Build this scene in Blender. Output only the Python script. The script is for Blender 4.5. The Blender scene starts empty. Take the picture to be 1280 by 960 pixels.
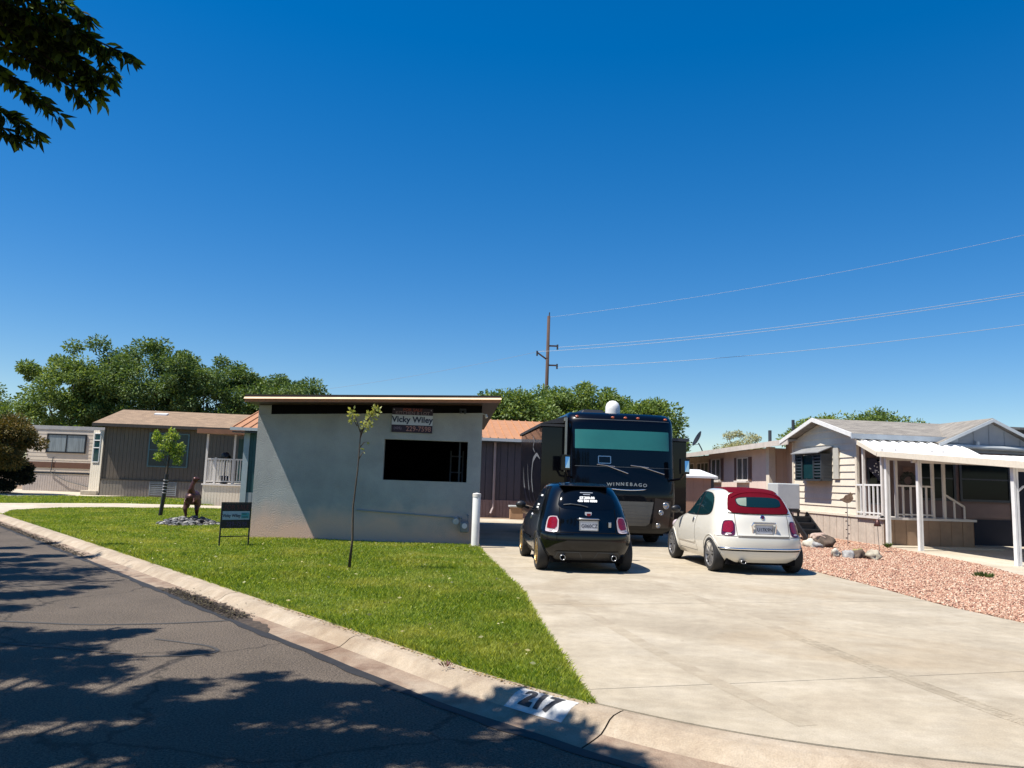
import bpy, bmesh, math, random
import numpy as np
from mathutils import Vector, Matrix
from mathutils.bvhtree import BVHTree

random.seed(7)
RNG = np.random.default_rng(11)
C = bpy.context.scene.collection
SC = bpy.context.scene
R = math.radians

# ------------------------------------------------------------------ camera
EYE = 1.6
PITCH = math.atan(0.126)
ROLL = 0.033
cd = bpy.data.cameras.new('camera')
cam = bpy.data.objects.new('camera', cd)
C.objects.link(cam)
cd.sensor_width = 36.0
cd.lens = 36.0 * 961.0 / 1280.0
cd.clip_end = 3000.0
_c, _s = math.cos(PITCH), math.sin(PITCH)
_r = Vector((1, 0, 0)); _f = Vector((0, _c, _s)); _u = Vector((0, -_s, _c))
RV_ = _r * math.cos(ROLL) + _u * math.sin(ROLL)
UV_ = -_r * math.sin(ROLL) + _u * math.cos(ROLL)
cam.matrix_world = Matrix(((RV_.x, UV_.x, -_f.x, 0), (RV_.y, UV_.y, -_f.y, 0), (RV_.z, UV_.z, -_f.z, EYE), (0, 0, 0, 1)))
SC.camera = cam

# ------------------------------------------------------------------ world, sun, exposure
LDIR = Vector((0.5, 0.2, -1.0)).normalized()      # way the sunlight travels
ELEV = math.asin(-LDIR.z)
w = bpy.data.worlds.new('World'); SC.world = w; w.use_nodes = True
nt = w.node_tree; nt.nodes.clear()
sky = nt.nodes.new('ShaderNodeTexSky'); sky.sky_type = 'NISHITA'; sky.sun_disc = False
sky.sun_elevation = ELEV; sky.sun_rotation = math.atan2(-LDIR.x, -LDIR.y)
sky.altitude = 1500; sky.air_density = 1.15; sky.dust_density = 0.35; sky.ozone_density = 3.0
hs = nt.nodes.new('ShaderNodeHueSaturation'); hs.inputs['Saturation'].default_value = 1.63
hs.inputs['Hue'].default_value = 0.507
bg = nt.nodes.new('ShaderNodeBackground'); bg.inputs['Strength'].default_value = 0.110
wo = nt.nodes.new('ShaderNodeOutputWorld')
gmm = nt.nodes.new('ShaderNodeGamma'); gmm.inputs['Gamma'].default_value = 0.80
nt.links.new(sky.outputs[0], gmm.inputs['Color']); nt.links.new(gmm.outputs[0], hs.inputs['Color']); nt.links.new(hs.outputs[0], bg.inputs[0]); nt.links.new(bg.outputs[0], wo.inputs[0])
sd = bpy.data.lights.new('sun', 'SUN'); sd.energy = 5.0; sd.angle = R(0.53); sd.color = (1.0, 0.95, 0.86)
sun = bpy.data.objects.new('sun', sd); C.objects.link(sun)
sun.rotation_euler = LDIR.to_track_quat('-Z', 'Y').to_euler()
SC.view_settings.view_transform = 'Standard'; SC.view_settings.look = 'None'
SC.view_settings.exposure = 0.74; SC.view_settings.gamma = 1.0
SC.view_settings.use_curve_mapping = False
SC.render.engine = 'CYCLES'

# ------------------------------------------------------------------ helpers
def tag(o, label=None, cat=None, group=None, kind=None):
    if label: o['label'] = label
    if cat: o['category'] = cat
    if group: o['group'] = group
    if kind: o['kind'] = kind
    return o

def empty(name, loc=(0, 0, 0), rz=0.0, label=None, cat=None, group=None):
    o = bpy.data.objects.new(name, None); C.objects.link(o)
    o.location = loc; o.rotation_euler = (0, 0, rz)
    o.empty_display_size = 0.2
    return tag(o, label, cat, group)

def link(name, me, mat, parent=None, smooth=False):
    o = bpy.data.objects.new(name, me); C.objects.link(o)
    if mat is not None: me.materials.append(mat)
    if parent is not None: o.parent = parent
    if smooth:
        me.polygons.foreach_set('use_smooth', [True] * len(me.polygons))
    return o

class MB:
    def __init__(self): self.v = []; self.f = []
    def add(self, vs, fs):
        n = len(self.v); self.v += [tuple(p) for p in vs]; self.f += [tuple(i + n for i in f) for f in fs]; return self
    def box(self, x0, x1, y0, y1, z0, z1, M=None):
        vs = [(x, y, z) for z in (z0, z1) for y in (y0, y1) for x in (x0, x1)]
        if M is not None: vs = [M @ Vector(p) for p in vs]
        return self.add(vs, [(0, 2, 3, 1), (4, 5, 7, 6), (0, 1, 5, 4), (2, 6, 7, 3), (0, 4, 6, 2), (1, 3, 7, 5)])
    def hexa(self, p):      # 8 points: bottom 4 (ccw), top 4 (ccw)
        return self.add(p, [(3, 2, 1, 0), (4, 5, 6, 7), (0, 1, 5, 4), (1, 2, 6, 5), (2, 3, 7, 6), (3, 0, 4, 7)])
    def quad(self, a, b, c, d): return self.add([a, b, c, d], [(0, 1, 2, 3)])
    def bar(self, a, b, w=0.05, h=None, up=(0, 0, 1)):
        h = h or w
        a = Vector(a); b = Vector(b); d = (b - a).normalized(); up = Vector(up)
        if abs(d.dot(up)) > 0.95: up = Vector((0, 1, 0))
        s = d.cross(up).normalized(); t = s.cross(d).normalized()
        s *= w / 2; t *= h / 2
        return self.hexa([a - s - t, a + s - t, b + s - t, b - s - t, a - s + t, a + s + t, b + s + t, b - s + t])
    def tube(self, pts, rad, n=8, caps=True):
        pts = [Vector(p) for p in pts]
        rads = rad if isinstance(rad, (list, tuple)) else [rad] * len(pts)
        base = len(self.v); prev = None
        for i, p in enumerate(pts):
            d = (pts[min(i + 1, len(pts) - 1)] - pts[max(i - 1, 0)]).normalized()
            if prev is None:
                a = Vector((0, 0, 1)) if abs(d.z) < 0.9 else Vector((1, 0, 0))
                s = d.cross(a).normalized()
            else:
                s = (prev - d * prev.dot(d)).normalized()
            prev = s; t = d.cross(s)
            for k in range(n):
                an = 2 * math.pi * k / n
                self.v.append(tuple(p + (s * math.cos(an) + t * math.sin(an)) * rads[i]))
        for i in range(len(pts) - 1):
            for k in range(n):
                a = base + i * n + k; b = base + i * n + (k + 1) % n
                self.f.append((a, b, b + n, a + n))
        if caps:
            self.f.append(tuple(base + k for k in reversed(range(n))))
            self.f.append(tuple(base + (len(pts) - 1) * n + k for k in range(n)))
        return self
    def lathe(self, prof, n=24, M=None, axis='z'):
        base = len(self.v)
        for (r, h) in prof:
            for k in range(n):
                a = 2 * math.pi * k / n
                p = Vector((r * math.cos(a), r * math.sin(a), h)) if axis == 'z' else Vector((h, r * math.cos(a), r * math.sin(a)))
                self.v.append(tuple(M @ p if M is not None else p))
        for i in range(len(prof) - 1):
            for k in range(n):
                a = base + i * n + k; b = base + i * n + (k + 1) % n
                self.f.append((a, b, b + n, a + n))
        return self
    def prism(self, poly, z0, z1):      # poly xy
        n = len(poly)
        vs = [(p[0], p[1], z0) for p in poly] + [(p[0], p[1], z1) for p in poly]
        return self.add(vs, [tuple(reversed(range(n))), tuple(range(n, 2 * n))] + [(i, (i + 1) % n, n + (i + 1) % n, n + i) for i in range(n)])
    def extr(self, poly, vec):          # poly 3d points extruded by vec
        n = len(poly); vec = Vector(vec)
        vs = [Vector(p) for p in poly] + [Vector(p) + vec for p in poly]
        return self.add(vs, [tuple(reversed(range(n))), tuple(range(n, 2 * n))] + [(i, (i + 1) % n, n + (i + 1) % n, n + i) for i in range(n)])
    def blob(self, c, r, seed=0, sub=2, amp=0.25):
        bm = bmesh.new(); bmesh.ops.create_icosphere(bm, subdivisions=sub, radius=1.0)
        rr = random.Random(seed); off = [Vector((rr.uniform(-9, 9),) * 3) for _ in range(2)]
        from mathutils import noise
        vs = []
        for v in bm.verts:
            k = 1 + amp * noise.noise(v.co * 1.4 + off[0]) * 1.6 + amp * 0.5 * noise.noise(v.co * 4 + off[1])
            vs.append((c[0] + v.co.x * k * r[0], c[1] + v.co.y * k * r[1], c[2] + v.co.z * k * r[2]))
        fs = [tuple(v.index for v in f.verts) for f in bm.faces]
        bm.free(); return self.add(vs, fs)
    def build(self, name, mat, parent=None, smooth=False, bevel=0.0, fix=False, seg=2):
        me = bpy.data.meshes.new(name); me.from_pydata(self.v, [], self.f); me.update()
        if fix or smooth:
            bm = bmesh.new(); bm.from_mesh(me); bmesh.ops.recalc_face_normals(bm, faces=bm.faces); bm.to_mesh(me); bm.free()
        o = link(name, me, mat, parent, smooth)
        if bevel:
            m = o.modifiers.new('bevel', 'BEVEL'); m.width = bevel; m.segments = seg; m.limit_method = 'ANGLE'; m.angle_limit = R(40)
        return o

def np_mesh(name, V, F, mat, parent=None, nper=4):
    """V (n,3), F (m,nper) numpy -> object"""
    me = bpy.data.meshes.new(name)
    me.vertices.add(len(V)); me.vertices.foreach_set('co', V.astype(np.float32).ravel())
    me.loops.add(F.size); me.loops.foreach_set('vertex_index', F.astype(np.int32).ravel())
    me.polygons.add(len(F)); me.polygons.foreach_set('loop_start', np.arange(0, F.size, nper, dtype=np.int32))
    me.update(calc_edges=True)
    return link(name, me, mat, parent)

# ------------------------------------------------------------------ materials
def pmat(name, col, rough=0.6, var=0.12, scale=3.0, bump=0.0, bscale=60.0, metal=0.0, coat=0.0, spec=0.5, col2=None, fine=0.0, stretch=None, emit=None):
    m = bpy.data.materials.new(name); m.use_nodes = True
    n = m.node_tree.nodes; l = m.node_tree.links
    b = n['Principled BSDF']
    b.inputs['Roughness'].default_value = rough; b.inputs['Metallic'].default_value = metal
    b.inputs['Coat Weight'].default_value = coat; b.inputs['Coat Roughness'].default_value = 0.03
    b.inputs['Specular IOR Level'].default_value = spec
    tc = n.new('ShaderNodeTexCoord'); mp = n.new('ShaderNodeMapping'); l.new(tc.outputs['Object'], mp.inputs[0])
    if stretch: mp.inputs['Scale'].default_value = stretch
    no = n.new('ShaderNodeTexNoise'); no.inputs['Scale'].default_value = scale; no.inputs['Detail'].default_value = 7; no.inputs['Roughness'].default_value = 0.62
    l.new(mp.outputs[0], no.inputs['Vector'])
    cr = n.new('ShaderNodeValToRGB'); cr.color_ramp.elements[0].position = 0.3; cr.color_ramp.elements[1].position = 0.7
    c2 = col2 or tuple(min(1, c * (1 + var)) for c in col)
    c1 = col if col2 else tuple(c * (1 - var) for c in col)
    cr.color_ramp.elements[0].color = (*c1, 1); cr.color_ramp.elements[1].color = (*c2, 1)
    l.new(no.outputs['Fac'], cr.inputs[0])
    out = cr.outputs[0]
    if fine:
        n2 = n.new('ShaderNodeTexNoise'); n2.inputs['Scale'].default_value = bscale; n2.inputs['Detail'].default_value = 4
        l.new(tc.outputs['Object'], n2.inputs['Vector'])
        mr = n.new('ShaderNodeMapRange'); mr.inputs['From Min'].default_value = 0.3; mr.inputs['From Max'].default_value = 0.7
        mr.inputs['To Min'].default_value = 1 - fine; mr.inputs['To Max'].default_value = 1 + fine
        l.new(n2.outputs['Fac'], mr.inputs['Value'])
        mx = n.new('ShaderNodeVectorMath'); mx.operation = 'SCALE'
        l.new(out, mx.inputs[0]); l.new(mr.outputs[0], mx.inputs['Scale']); out = mx.outputs[0]
    l.new(out, b.inputs['Base Color'])
    if bump:
        nb = n.new('ShaderNodeTexNoise'); nb.inputs['Scale'].default_value = bscale; nb.inputs['Detail'].default_value = 6
        l.new(tc.outputs['Object'], nb.inputs['Vector'])
        bp = n.new('ShaderNodeBump'); bp.inputs['Strength'].default_value = bump; bp.inputs['Distance'].default_value = 0.01
        l.new(nb.outputs['Fac'], bp.inputs['Height']); l.new(bp.outputs[0], b.inputs['Normal'])
    if emit:
        b.inputs['Emission Color'].default_value = (*emit, 1); b.inputs['Emission Strength'].default_value = 1
    m['out'] = 0
    return m

def leafmat(name, c1, c2, c3, trans=0.35, gloss=0.025, rough=0.6, patch=None):
    m = bpy.data.materials.new(name); m.use_nodes = True
    n = m.node_tree.nodes; l = m.node_tree.links; n.clear()
    g = n.new('ShaderNodeNewGeometry'); cr = n.new('ShaderNodeValToRGB')
    e = cr.color_ramp.elements; e[0].color = (*c1, 1); e[1].color = (*c3, 1); e[0].position = 0.05; e[1].position = 0.95
    x = e.new(0.55); x.color = (*c2, 1)
    l.new(g.outputs['Random Per Island'], cr.inputs[0])
    d = n.new('ShaderNodeBsdfDiffuse'); t = n.new('ShaderNodeBsdfTranslucent'); gl = n.new('ShaderNodeBsdfGlossy'); gl.inputs['Roughness'].default_value = rough
    gl.inputs['Color'].default_value = (1, 1, 1, 1)
    br = n.new('ShaderNodeVectorMath'); br.operation = 'MULTIPLY'; br.inputs[1].default_value = (1.5, 1.35, 0.6)
    src = cr.outputs[0]
    if patch:
        tc = n.new('ShaderNodeTexCoord'); no = n.new('ShaderNodeTexNoise'); no.inputs['Scale'].default_value = patch[1]; no.inputs['Detail'].default_value = 5; no.inputs['Roughness'].default_value = 0.6
        l.new(tc.outputs['Object'], no.inputs['Vector']); mr = n.new('ShaderNodeMapRange'); mr.inputs['From Min'].default_value = 0.46; mr.inputs['From Max'].default_value = 0.68; mr.inputs['To Max'].default_value = patch[2]
        l.new(no.outputs['Fac'], mr.inputs['Value']); mx = n.new('ShaderNodeMix'); mx.data_type = 'RGBA'; l.new(mr.outputs[0], mx.inputs['Factor']); l.new(src, mx.inputs['A']); mx.inputs['B'].default_value = (*patch[0], 1); src = mx.outputs['Result']
    l.new(src, d.inputs[0]); l.new(src, br.inputs[0]); l.new(br.outputs[0], t.inputs[0])
    m1 = n.new('ShaderNodeMixShader'); m1.inputs[0].default_value = trans
    m2 = n.new('ShaderNodeMixShader'); m2.inputs[0].default_value = gloss
    o = n.new('ShaderNodeOutputMaterial')
    l.new(d.outputs[0], m1.inputs[1]); l.new(t.outputs[0], m1.inputs[2]); l.new(m1.outputs[0], m2.inputs[1]); l.new(gl.outputs[0], m2.inputs[2]); l.new(m2.outputs[0], o.inputs[0])
    return m

def islandmat(name, cols, rough=0.85, spec=0.3):
    m = bpy.data.materials.new(name); m.use_nodes = True
    n = m.node_tree.nodes; l = m.node_tree.links; b = n['Principled BSDF']
    b.inputs['Roughness'].default_value = rough; b.inputs['Specular IOR Level'].default_value = spec
    g = n.new('ShaderNodeNewGeometry'); cr = n.new('ShaderNodeValToRGB'); cr.color_ramp.interpolation = 'CONSTANT'
    e = cr.color_ramp.elements
    e[0].color = (*cols[0], 1); e[0].position = 0; e[1].color = (*cols[-1], 1); e[1].position = 1 - 1 / len(cols)
    for i, c in enumerate(cols[1:-1], 1):
        x = e.new(i / len(cols)); x.color = (*c, 1)
    l.new(g.outputs['Random Per Island'], cr.inputs[0]); l.new(cr.outputs[0], b.inputs['Base Color'])
    return m

def nodes_of(m): return m.node_tree.nodes, m.node_tree.links, m.node_tree.nodes['Principled BSDF']

def shingle(name, c1, c2, sx=3.0):
    m = bpy.data.materials.new(name); m.use_nodes = True
    n, l, b = nodes_of(m); b.inputs['Roughness'].default_value = 0.9
    tc = n.new('ShaderNodeTexCoord')
    br = n.new('ShaderNodeTexBrick'); br.inputs['Scale'].default_value = sx
    br.inputs['Color1'].default_value = (*c1, 1); br.inputs['Color2'].default_value = (*c2, 1); br.inputs['Mortar'].default_value = (*[c * 0.45 for c in c1], 1)
    br.inputs['Mortar Size'].default_value = 0.012; br.inputs['Brick Width'].default_value = 0.9; br.inputs['Row Height'].default_value = 0.42; br.inputs['Bias'].default_value = 0.0
    l.new(tc.outputs['Object'], br.inputs['Vector'])
    no = n.new('ShaderNodeTexNoise'); no.inputs['Scale'].default_value = 2.2; no.inputs['Detail'].default_value = 9; no.inputs['Roughness'].default_value = 0.7
    l.new(tc.outputs['Object'], no.inputs['Vector'])
    mr = n.new('ShaderNodeMapRange'); mr.inputs['To Min'].default_value = 0.6; mr.inputs['To Max'].default_value = 1.4
    l.new(no.outputs['Fac'], mr.inputs['Value'])
    mx = n.new('ShaderNodeVectorMath'); mx.operation = 'SCALE'
    l.new(br.outputs['Color'], mx.inputs[0]); l.new(mr.outputs[0], mx.inputs['Scale']); l.new(mx.outputs[0], b.inputs['Base Color'])
    bp = n.new('ShaderNodeBump'); bp.inputs['Strength'].default_value = 0.5; bp.inputs['Distance'].default_value = 0.02
    l.new(br.outputs['Color'], bp.inputs['Height']); l.new(bp.outputs[0], b.inputs['Normal'])
    return m

def concrete_mat(name, c1, c2, c3, streak=(1, 0.15, 1), rot=0.0, sc=0.8, bmp=0.25):
    m = bpy.data.materials.new(name); m.use_nodes = True
    n, l, b = nodes_of(m); b.inputs['Roughness'].default_value = 0.85; b.inputs['Specular IOR Level'].default_value = 0.3
    tc = n.new('ShaderNodeTexCoord'); mp = n.new('ShaderNodeMapping'); mp.inputs['Rotation'].default_value = (0, 0, rot); mp.inputs['Scale'].default_value = streak
    l.new(tc.outputs['Object'], mp.inputs[0])
    a = n.new('ShaderNodeTexNoise'); a.inputs['Scale'].default_value = sc; a.inputs['Detail'].default_value = 9; a.inputs['Roughness'].default_value = 0.65; a.inputs['Distortion'].default_value = 0.6
    l.new(mp.outputs[0], a.inputs['Vector'])
    cr = n.new('ShaderNodeValToRGB'); e = cr.color_ramp.elements
    e[0].position = 0.3; e[0].color = (*c1, 1); e[1].position = 0.72; e[1].color = (*c3, 1); x = e.new(0.5); x.color = (*c2, 1)
    l.new(a.outputs['Fac'], cr.inputs[0])
    s = n.new('ShaderNodeTexNoise'); s.inputs['Scale'].default_value = 0.9; s.inputs['Detail'].default_value = 10; s.inputs['Roughness'].default_value = 0.7
    l.new(tc.outputs['Object'], s.inputs['Vector'])
    mr = n.new('ShaderNodeMapRange'); mr.inputs['From Min'].default_value = 0.32; mr.inputs['From Max'].default_value = 0.68; mr.inputs['To Min'].default_value = 0.84; mr.inputs['To Max'].default_value = 1.1
    l.new(s.outputs['Fac'], mr.inputs['Value'])
    f = n.new('ShaderNodeTexNoise'); f.inputs['Scale'].default_value = 90; f.inputs['Detail'].default_value = 5
    l.new(tc.outputs['Object'], f.inputs['Vector'])
    mr2 = n.new('ShaderNodeMapRange'); mr2.inputs['From Min'].default_value = 0.3; mr2.inputs['From Max'].default_value = 0.7; mr2.inputs['To Min'].default_value = 0.88; mr2.inputs['To Max'].default_value = 1.1
    l.new(f.outputs['Fac'], mr2.inputs['Value'])
    g = n.new('ShaderNodeTexNoise'); g.inputs['Scale'].default_value = 7; g.inputs['Detail'].default_value = 8; g.inputs['Roughness'].default_value = 0.75; l.new(tc.outputs['Object'], g.inputs['Vector'])
    mg = n.new('ShaderNodeMapRange'); mg.inputs['From Min'].default_value = 0.35; mg.inputs['From Max'].default_value = 0.65; mg.inputs['To Min'].default_value = 0.90; mg.inputs['To Max'].default_value = 1.08
    l.new(g.outputs['Fac'], mg.inputs['Value'])
    # dark spots of dropped oil and tyre rubber
    v = n.new('ShaderNodeTexVoronoi'); v.inputs['Scale'].default_value = 2.1; l.new(tc.outputs['Object'], v.inputs['Vector'])
    mr3 = n.new('ShaderNodeMapRange'); mr3.inputs['From Min'].default_value = 0.015; mr3.inputs['From Max'].default_value = 0.05; mr3.inputs['To Min'].default_value = 0.72; mr3.inputs['To Max'].default_value = 1.0
    l.new(v.outputs['Distance'], mr3.inputs['Value'])
    p1 = n.new('ShaderNodeMath'); p1.operation = 'MULTIPLY'; l.new(mr.outputs[0], p1.inputs[0]); l.new(mr2.outputs[0], p1.inputs[1])
    p2 = n.new('ShaderNodeMath'); p2.operation = 'MULTIPLY'; l.new(p1.outputs[0], p2.inputs[0]); l.new(mr3.outputs[0], p2.inputs[1])
    p3 = n.new('ShaderNodeMath'); p3.operation = 'MULTIPLY'; l.new(p2.outputs[0], p3.inputs[0]); l.new(mg.outputs[0], p3.inputs[1])
    # broad rusty brown water stains
    w2 = n.new('ShaderNodeTexNoise'); w2.inputs['Scale'].default_value = 0.42; w2.inputs['Detail'].default_value = 6; w2.inputs['Distortion'].default_value = 1.2; l.new(tc.outputs['Object'], w2.inputs['Vector'])
    mw = n.new('ShaderNodeMapRange'); mw.inputs['From Min'].default_value = 0.54; mw.inputs['From Max'].default_value = 0.66; mw.inputs['To Max'].default_value = 0.32; l.new(w2.outputs['Fac'], mw.inputs['Value'])
    ms = n.new('ShaderNodeMix'); ms.data_type = 'RGBA'; l.new(mw.outputs[0], ms.inputs['Factor']); l.new(cr.outputs[0], ms.inputs['A']); ms.inputs['B'].default_value = (c1[0] * 0.92, c1[1] * 0.82, c1[2] * 0.68, 1)
    mx = n.new('ShaderNodeVectorMath'); mx.operation = 'SCALE'; l.new(ms.outputs['Result'], mx.inputs[0]); l.new(p3.outputs[0], mx.inputs['Scale'])
    l.new(mx.outputs[0], b.inputs['Base Color'])
    bp = n.new('ShaderNodeBump'); bp.inputs['Strength'].default_value = bmp; bp.inputs['Distance'].default_value = 0.01
    l.new(f.outputs['Fac'], bp.inputs['Height']); l.new(bp.outputs[0], b.inputs['Normal'])
    return m

def glassmat(name, col, rough=0.04, spec=0.8):
    return pmat(name, col, rough=rough, var=0.05, spec=spec, coat=0.0)

M = dict(
    stucco=None,
    white=pmat('white_paint', (0.70, 0.69, 0.67), rough=0.5, var=0.08, bump=0.05),
    trimw=pmat('white_trim', (0.62, 0.58, 0.54), rough=0.55, var=0.08),
    brown=pmat('brown_fascia', (0.05, 0.024, 0.013), rough=0.5, var=0.2, scale=6),
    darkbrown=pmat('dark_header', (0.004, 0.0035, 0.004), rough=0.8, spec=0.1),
    flash=pmat('tan_flashing', (0.75, 0.55, 0.36), rough=0.35),
    black=pmat('black_metal', (0.010, 0.010, 0.012), rough=0.45),
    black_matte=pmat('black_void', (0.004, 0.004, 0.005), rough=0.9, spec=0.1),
    rubber=pmat('tyre_rubber', (0.014, 0.014, 0.015), rough=0.8, bump=0.2, bscale=120),
    chrome=pmat('chrome', (0.75, 0.77, 0.8), rough=0.12, metal=1.0, var=0.03),
    chromed=pmat('dull_chrome', (0.45, 0.45, 0.46), rough=0.3, metal=1.0, var=0.1),
    gold=pmat('bronze_rim', (0.36, 0.24, 0.10), rough=0.35, metal=0.75),
    silver=pmat('silver_rim', (0.22, 0.22, 0.23), rough=0.35, metal=0.6),
    paint_black=pmat('black_car_paint', (0.0012, 0.0016, 0.0025), rough=0.3, coat=0.85, var=0.02, spec=0.1),
    paint_rv=pmat('navy_black_paint', (0.0012, 0.0013, 0.003), rough=0.3, coat=0.5, var=0.02, spec=0.1),
    paint_white=pmat('cream_car_paint', (0.64, 0.61, 0.54), rough=0.3, coat=1.0, var=0.02),
    redcloth=pmat('red_canvas', (0.095, 0.002, 0.009), rough=0.95, spec=0.08, var=0.12, scale=5, bump=0.2, bscale=300),
    glass=glassmat('dark_glass', (0.002, 0.003, 0.005), spec=0.35),
    glass_teal=glassmat('teal_glass', (0.004, 0.018, 0.022), rough=0.05, spec=0.5),
    glass_house=glassmat('house_glass', (0.008, 0.035, 0.042), rough=0.12, spec=0.3),
    lens_red=pmat('red_lens', (0.20, 0.004, 0.014), rough=0.15, coat=0.6, var=0.35, scale=40),
    lens_dark=pmat('dark_red_lens', (0.06, 0.006, 0.028), rough=0.15, coat=0.7, var=0.3, scale=40),
    lens_white=pmat('clear_lens', (0.45, 0.38, 0.40), rough=0.15, coat=0.6),
    amber=pmat('amber_lens', (0.45, 0.10, 0.03), rough=0.2, coat=1.0),
    plate=pmat('plate_white', (0.55, 0.56, 0.60), rough=0.5, var=0.1, scale=30),
    ink=pmat('dark_ink', (0.015, 0.02, 0.05), rough=0.6),
    sticker=pmat('white_sticker', (0.8, 0.8, 0.8), rough=0.5),
    seam=pmat('seam_black', (0.004, 0.004, 0.004), rough=0.9, spec=0.1),  # plain near-black for joints and panel gaps
    seamw=pmat('seam_grey', (0.12, 0.115, 0.10), rough=0.9, spec=0.1),
    wood=pmat('wood', (0.22, 0.13, 0.08), rough=0.8, var=0.25, stretch=(8, 8, 0.8)),
    rust=pmat('rusted_metal', (0.022, 0.010, 0.008), rough=0.4, metal=0.4, col2=(0.10, 0.035, 0.028), scale=7, bump=0.3, bscale=25),
    orange=pmat('copper_roof_metal', (0.42, 0.205, 0.09), rough=0.45, var=0.12),
    taupe=pmat('taupe_siding', (0.15, 0.118, 0.088), rough=0.8, var=0.08, scale=2),
    taupe_skirt=pmat('taupe_skirt', (0.24, 0.21, 0.17), rough=0.8, var=0.08),
    beige=pmat('beige_trailer', (0.62, 0.52, 0.41), rough=0.6, var=0.06),
    beige2=pmat('beige_skirt', (0.42, 0.36, 0.32), rough=0.7, var=0.1),
    stripe=pmat('brown_stripe', (0.13, 0.06, 0.035), rough=0.6),
    cream=pmat('cream_siding', (0.66, 0.59, 0.48), rough=0.7, var=0.06, scale=2, fine=0.05, bscale=20),
    skirt=pmat('beige_skirting', (0.48, 0.41, 0.34), rough=0.8, var=0.12, scale=3, fine=0.08, bscale=14),
    skirt_shade=pmat('shaded_skirting', (0.30, 0.20, 0.13), rough=0.8, var=0.15),  # browner copy of the beige skirting, its shade put into the colour
    greyroof=pmat('pale_roof', (0.40, 0.37, 0.33), rough=0.7, var=0.15, scale=3),
    grey=pmat('grey_siding', (0.26, 0.28, 0.30), rough=0.7, var=0.07),
    pinkgrey=pmat('mauve_siding', (0.20, 0.135, 0.12), rough=0.75, var=0.08),
    greywall=pmat('plum_grey_siding', (0.085, 0.075, 0.085), rough=0.8, var=0.08),
    pinkskirt=pmat('pink_skirting', (0.28, 0.20, 0.18), rough=0.8, var=0.1),
    tealpaint=pmat('teal_wall', (0.02, 0.075, 0.08), rough=0.6, var=0.1),
    shutter=pmat('brown_shutter', (0.16, 0.09, 0.07), rough=0.7),
    darkgrey=pmat('dark_frame', (0.035, 0.042, 0.05), rough=0.5),
    awn=pmat('grey_awning', (0.22, 0.22, 0.22), rough=0.6),
    tanshed=pmat('tan_shed_wall', (0.42, 0.25, 0.17), rough=0.75, var=0.08),
    covw=pmat('white_cover_metal', (0.72, 0.71, 0.69), rough=0.5, var=0.05),
    pole=pmat('weathered_pole', (0.07, 0.04, 0.03), rough=0.9, var=0.3, stretch=(6, 6, 0.6)),
    wire=pmat('aluminium_wire', (0.28, 0.30, 0.33), rough=0.5),
    bark=pmat('bark', (0.07, 0.05, 0.035), rough=0.95, var=0.35, scale=9, bump=0.6, bscale=30, stretch=(3, 3, 0.6)),
    teal_shade=pmat('teal_sunshade', (0.018, 0.145, 0.135), rough=0.4, var=0.06, coat=0.4),
    grill=pmat('silver_grille', (0.11, 0.106, 0.096), rough=0.4, metal=0.3, var=0.1),
    brownp=pmat('brown_patch', (0.014, 0.008, 0.007), rough=0.3, coat=0.3),
    decal=pmat('grey_decal', (0.26, 0.28, 0.32), rough=0.4, coat=0.6),
    rock=pmat('garden_rock', (0.20, 0.17, 0.13), rough=0.9, col2=(0.5, 0.46, 0.36), scale=4, bump=0.5, bscale=18),
    rockd=pmat('dark_rock', (0.03, 0.025, 0.02), rough=0.9, col2=(0.16, 0.11, 0.08), scale=5, bump=0.5, bscale=18),
    coolerw=pmat('cooler_white', (0.45, 0.47, 0.47), rough=0.5, var=0.06),
    meterg=pmat('meter_grey', (0.17, 0.19, 0.21), rough=0.5, var=0.15),
    sign_dk=pmat('sign_dark', (0.022, 0.010, 0.028), rough=0.5, var=0.05),
    sign_bk=pmat('sign_black', (0.012, 0.007, 0.010), rough=0.5, var=0.05),
    sign_wh=pmat('sign_white', (0.52, 0.55, 0.62), rough=0.5, var=0.04),
    sign_rd=pmat('sign_red', (0.34, 0.07, 0.05), rough=0.5),
    sign_txt=pmat('sign_text_dark', (0.01, 0.02, 0.06), rough=0.5),
    sign_teal=pmat('sign_teal', (0.05, 0.30, 0.34), rough=0.5),
    tape=pmat('white_tape', (0.5, 0.45, 0.45), rough=0.6),
    blackpaint=pmat('black_paint_on_kerb', (0.012, 0.012, 0.016), rough=0.8, var=0.3, scale=20, col2=(0.05, 0.05, 0.055)),
    whitepaint=pmat('white_paint_on_kerb', (0.40, 0.40, 0.39), rough=0.8, scale=14, col2=(0.58, 0.57, 0.55), fine=0.08, bscale=90),
    roof_tan=shingle('tan_shingle', (0.20, 0.135, 0.085), (0.28, 0.19, 0.12)),
    roof_grey=shingle('grey_shingle', (0.18, 0.16, 0.14), (0.26, 0.235, 0.20)),
)

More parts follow.
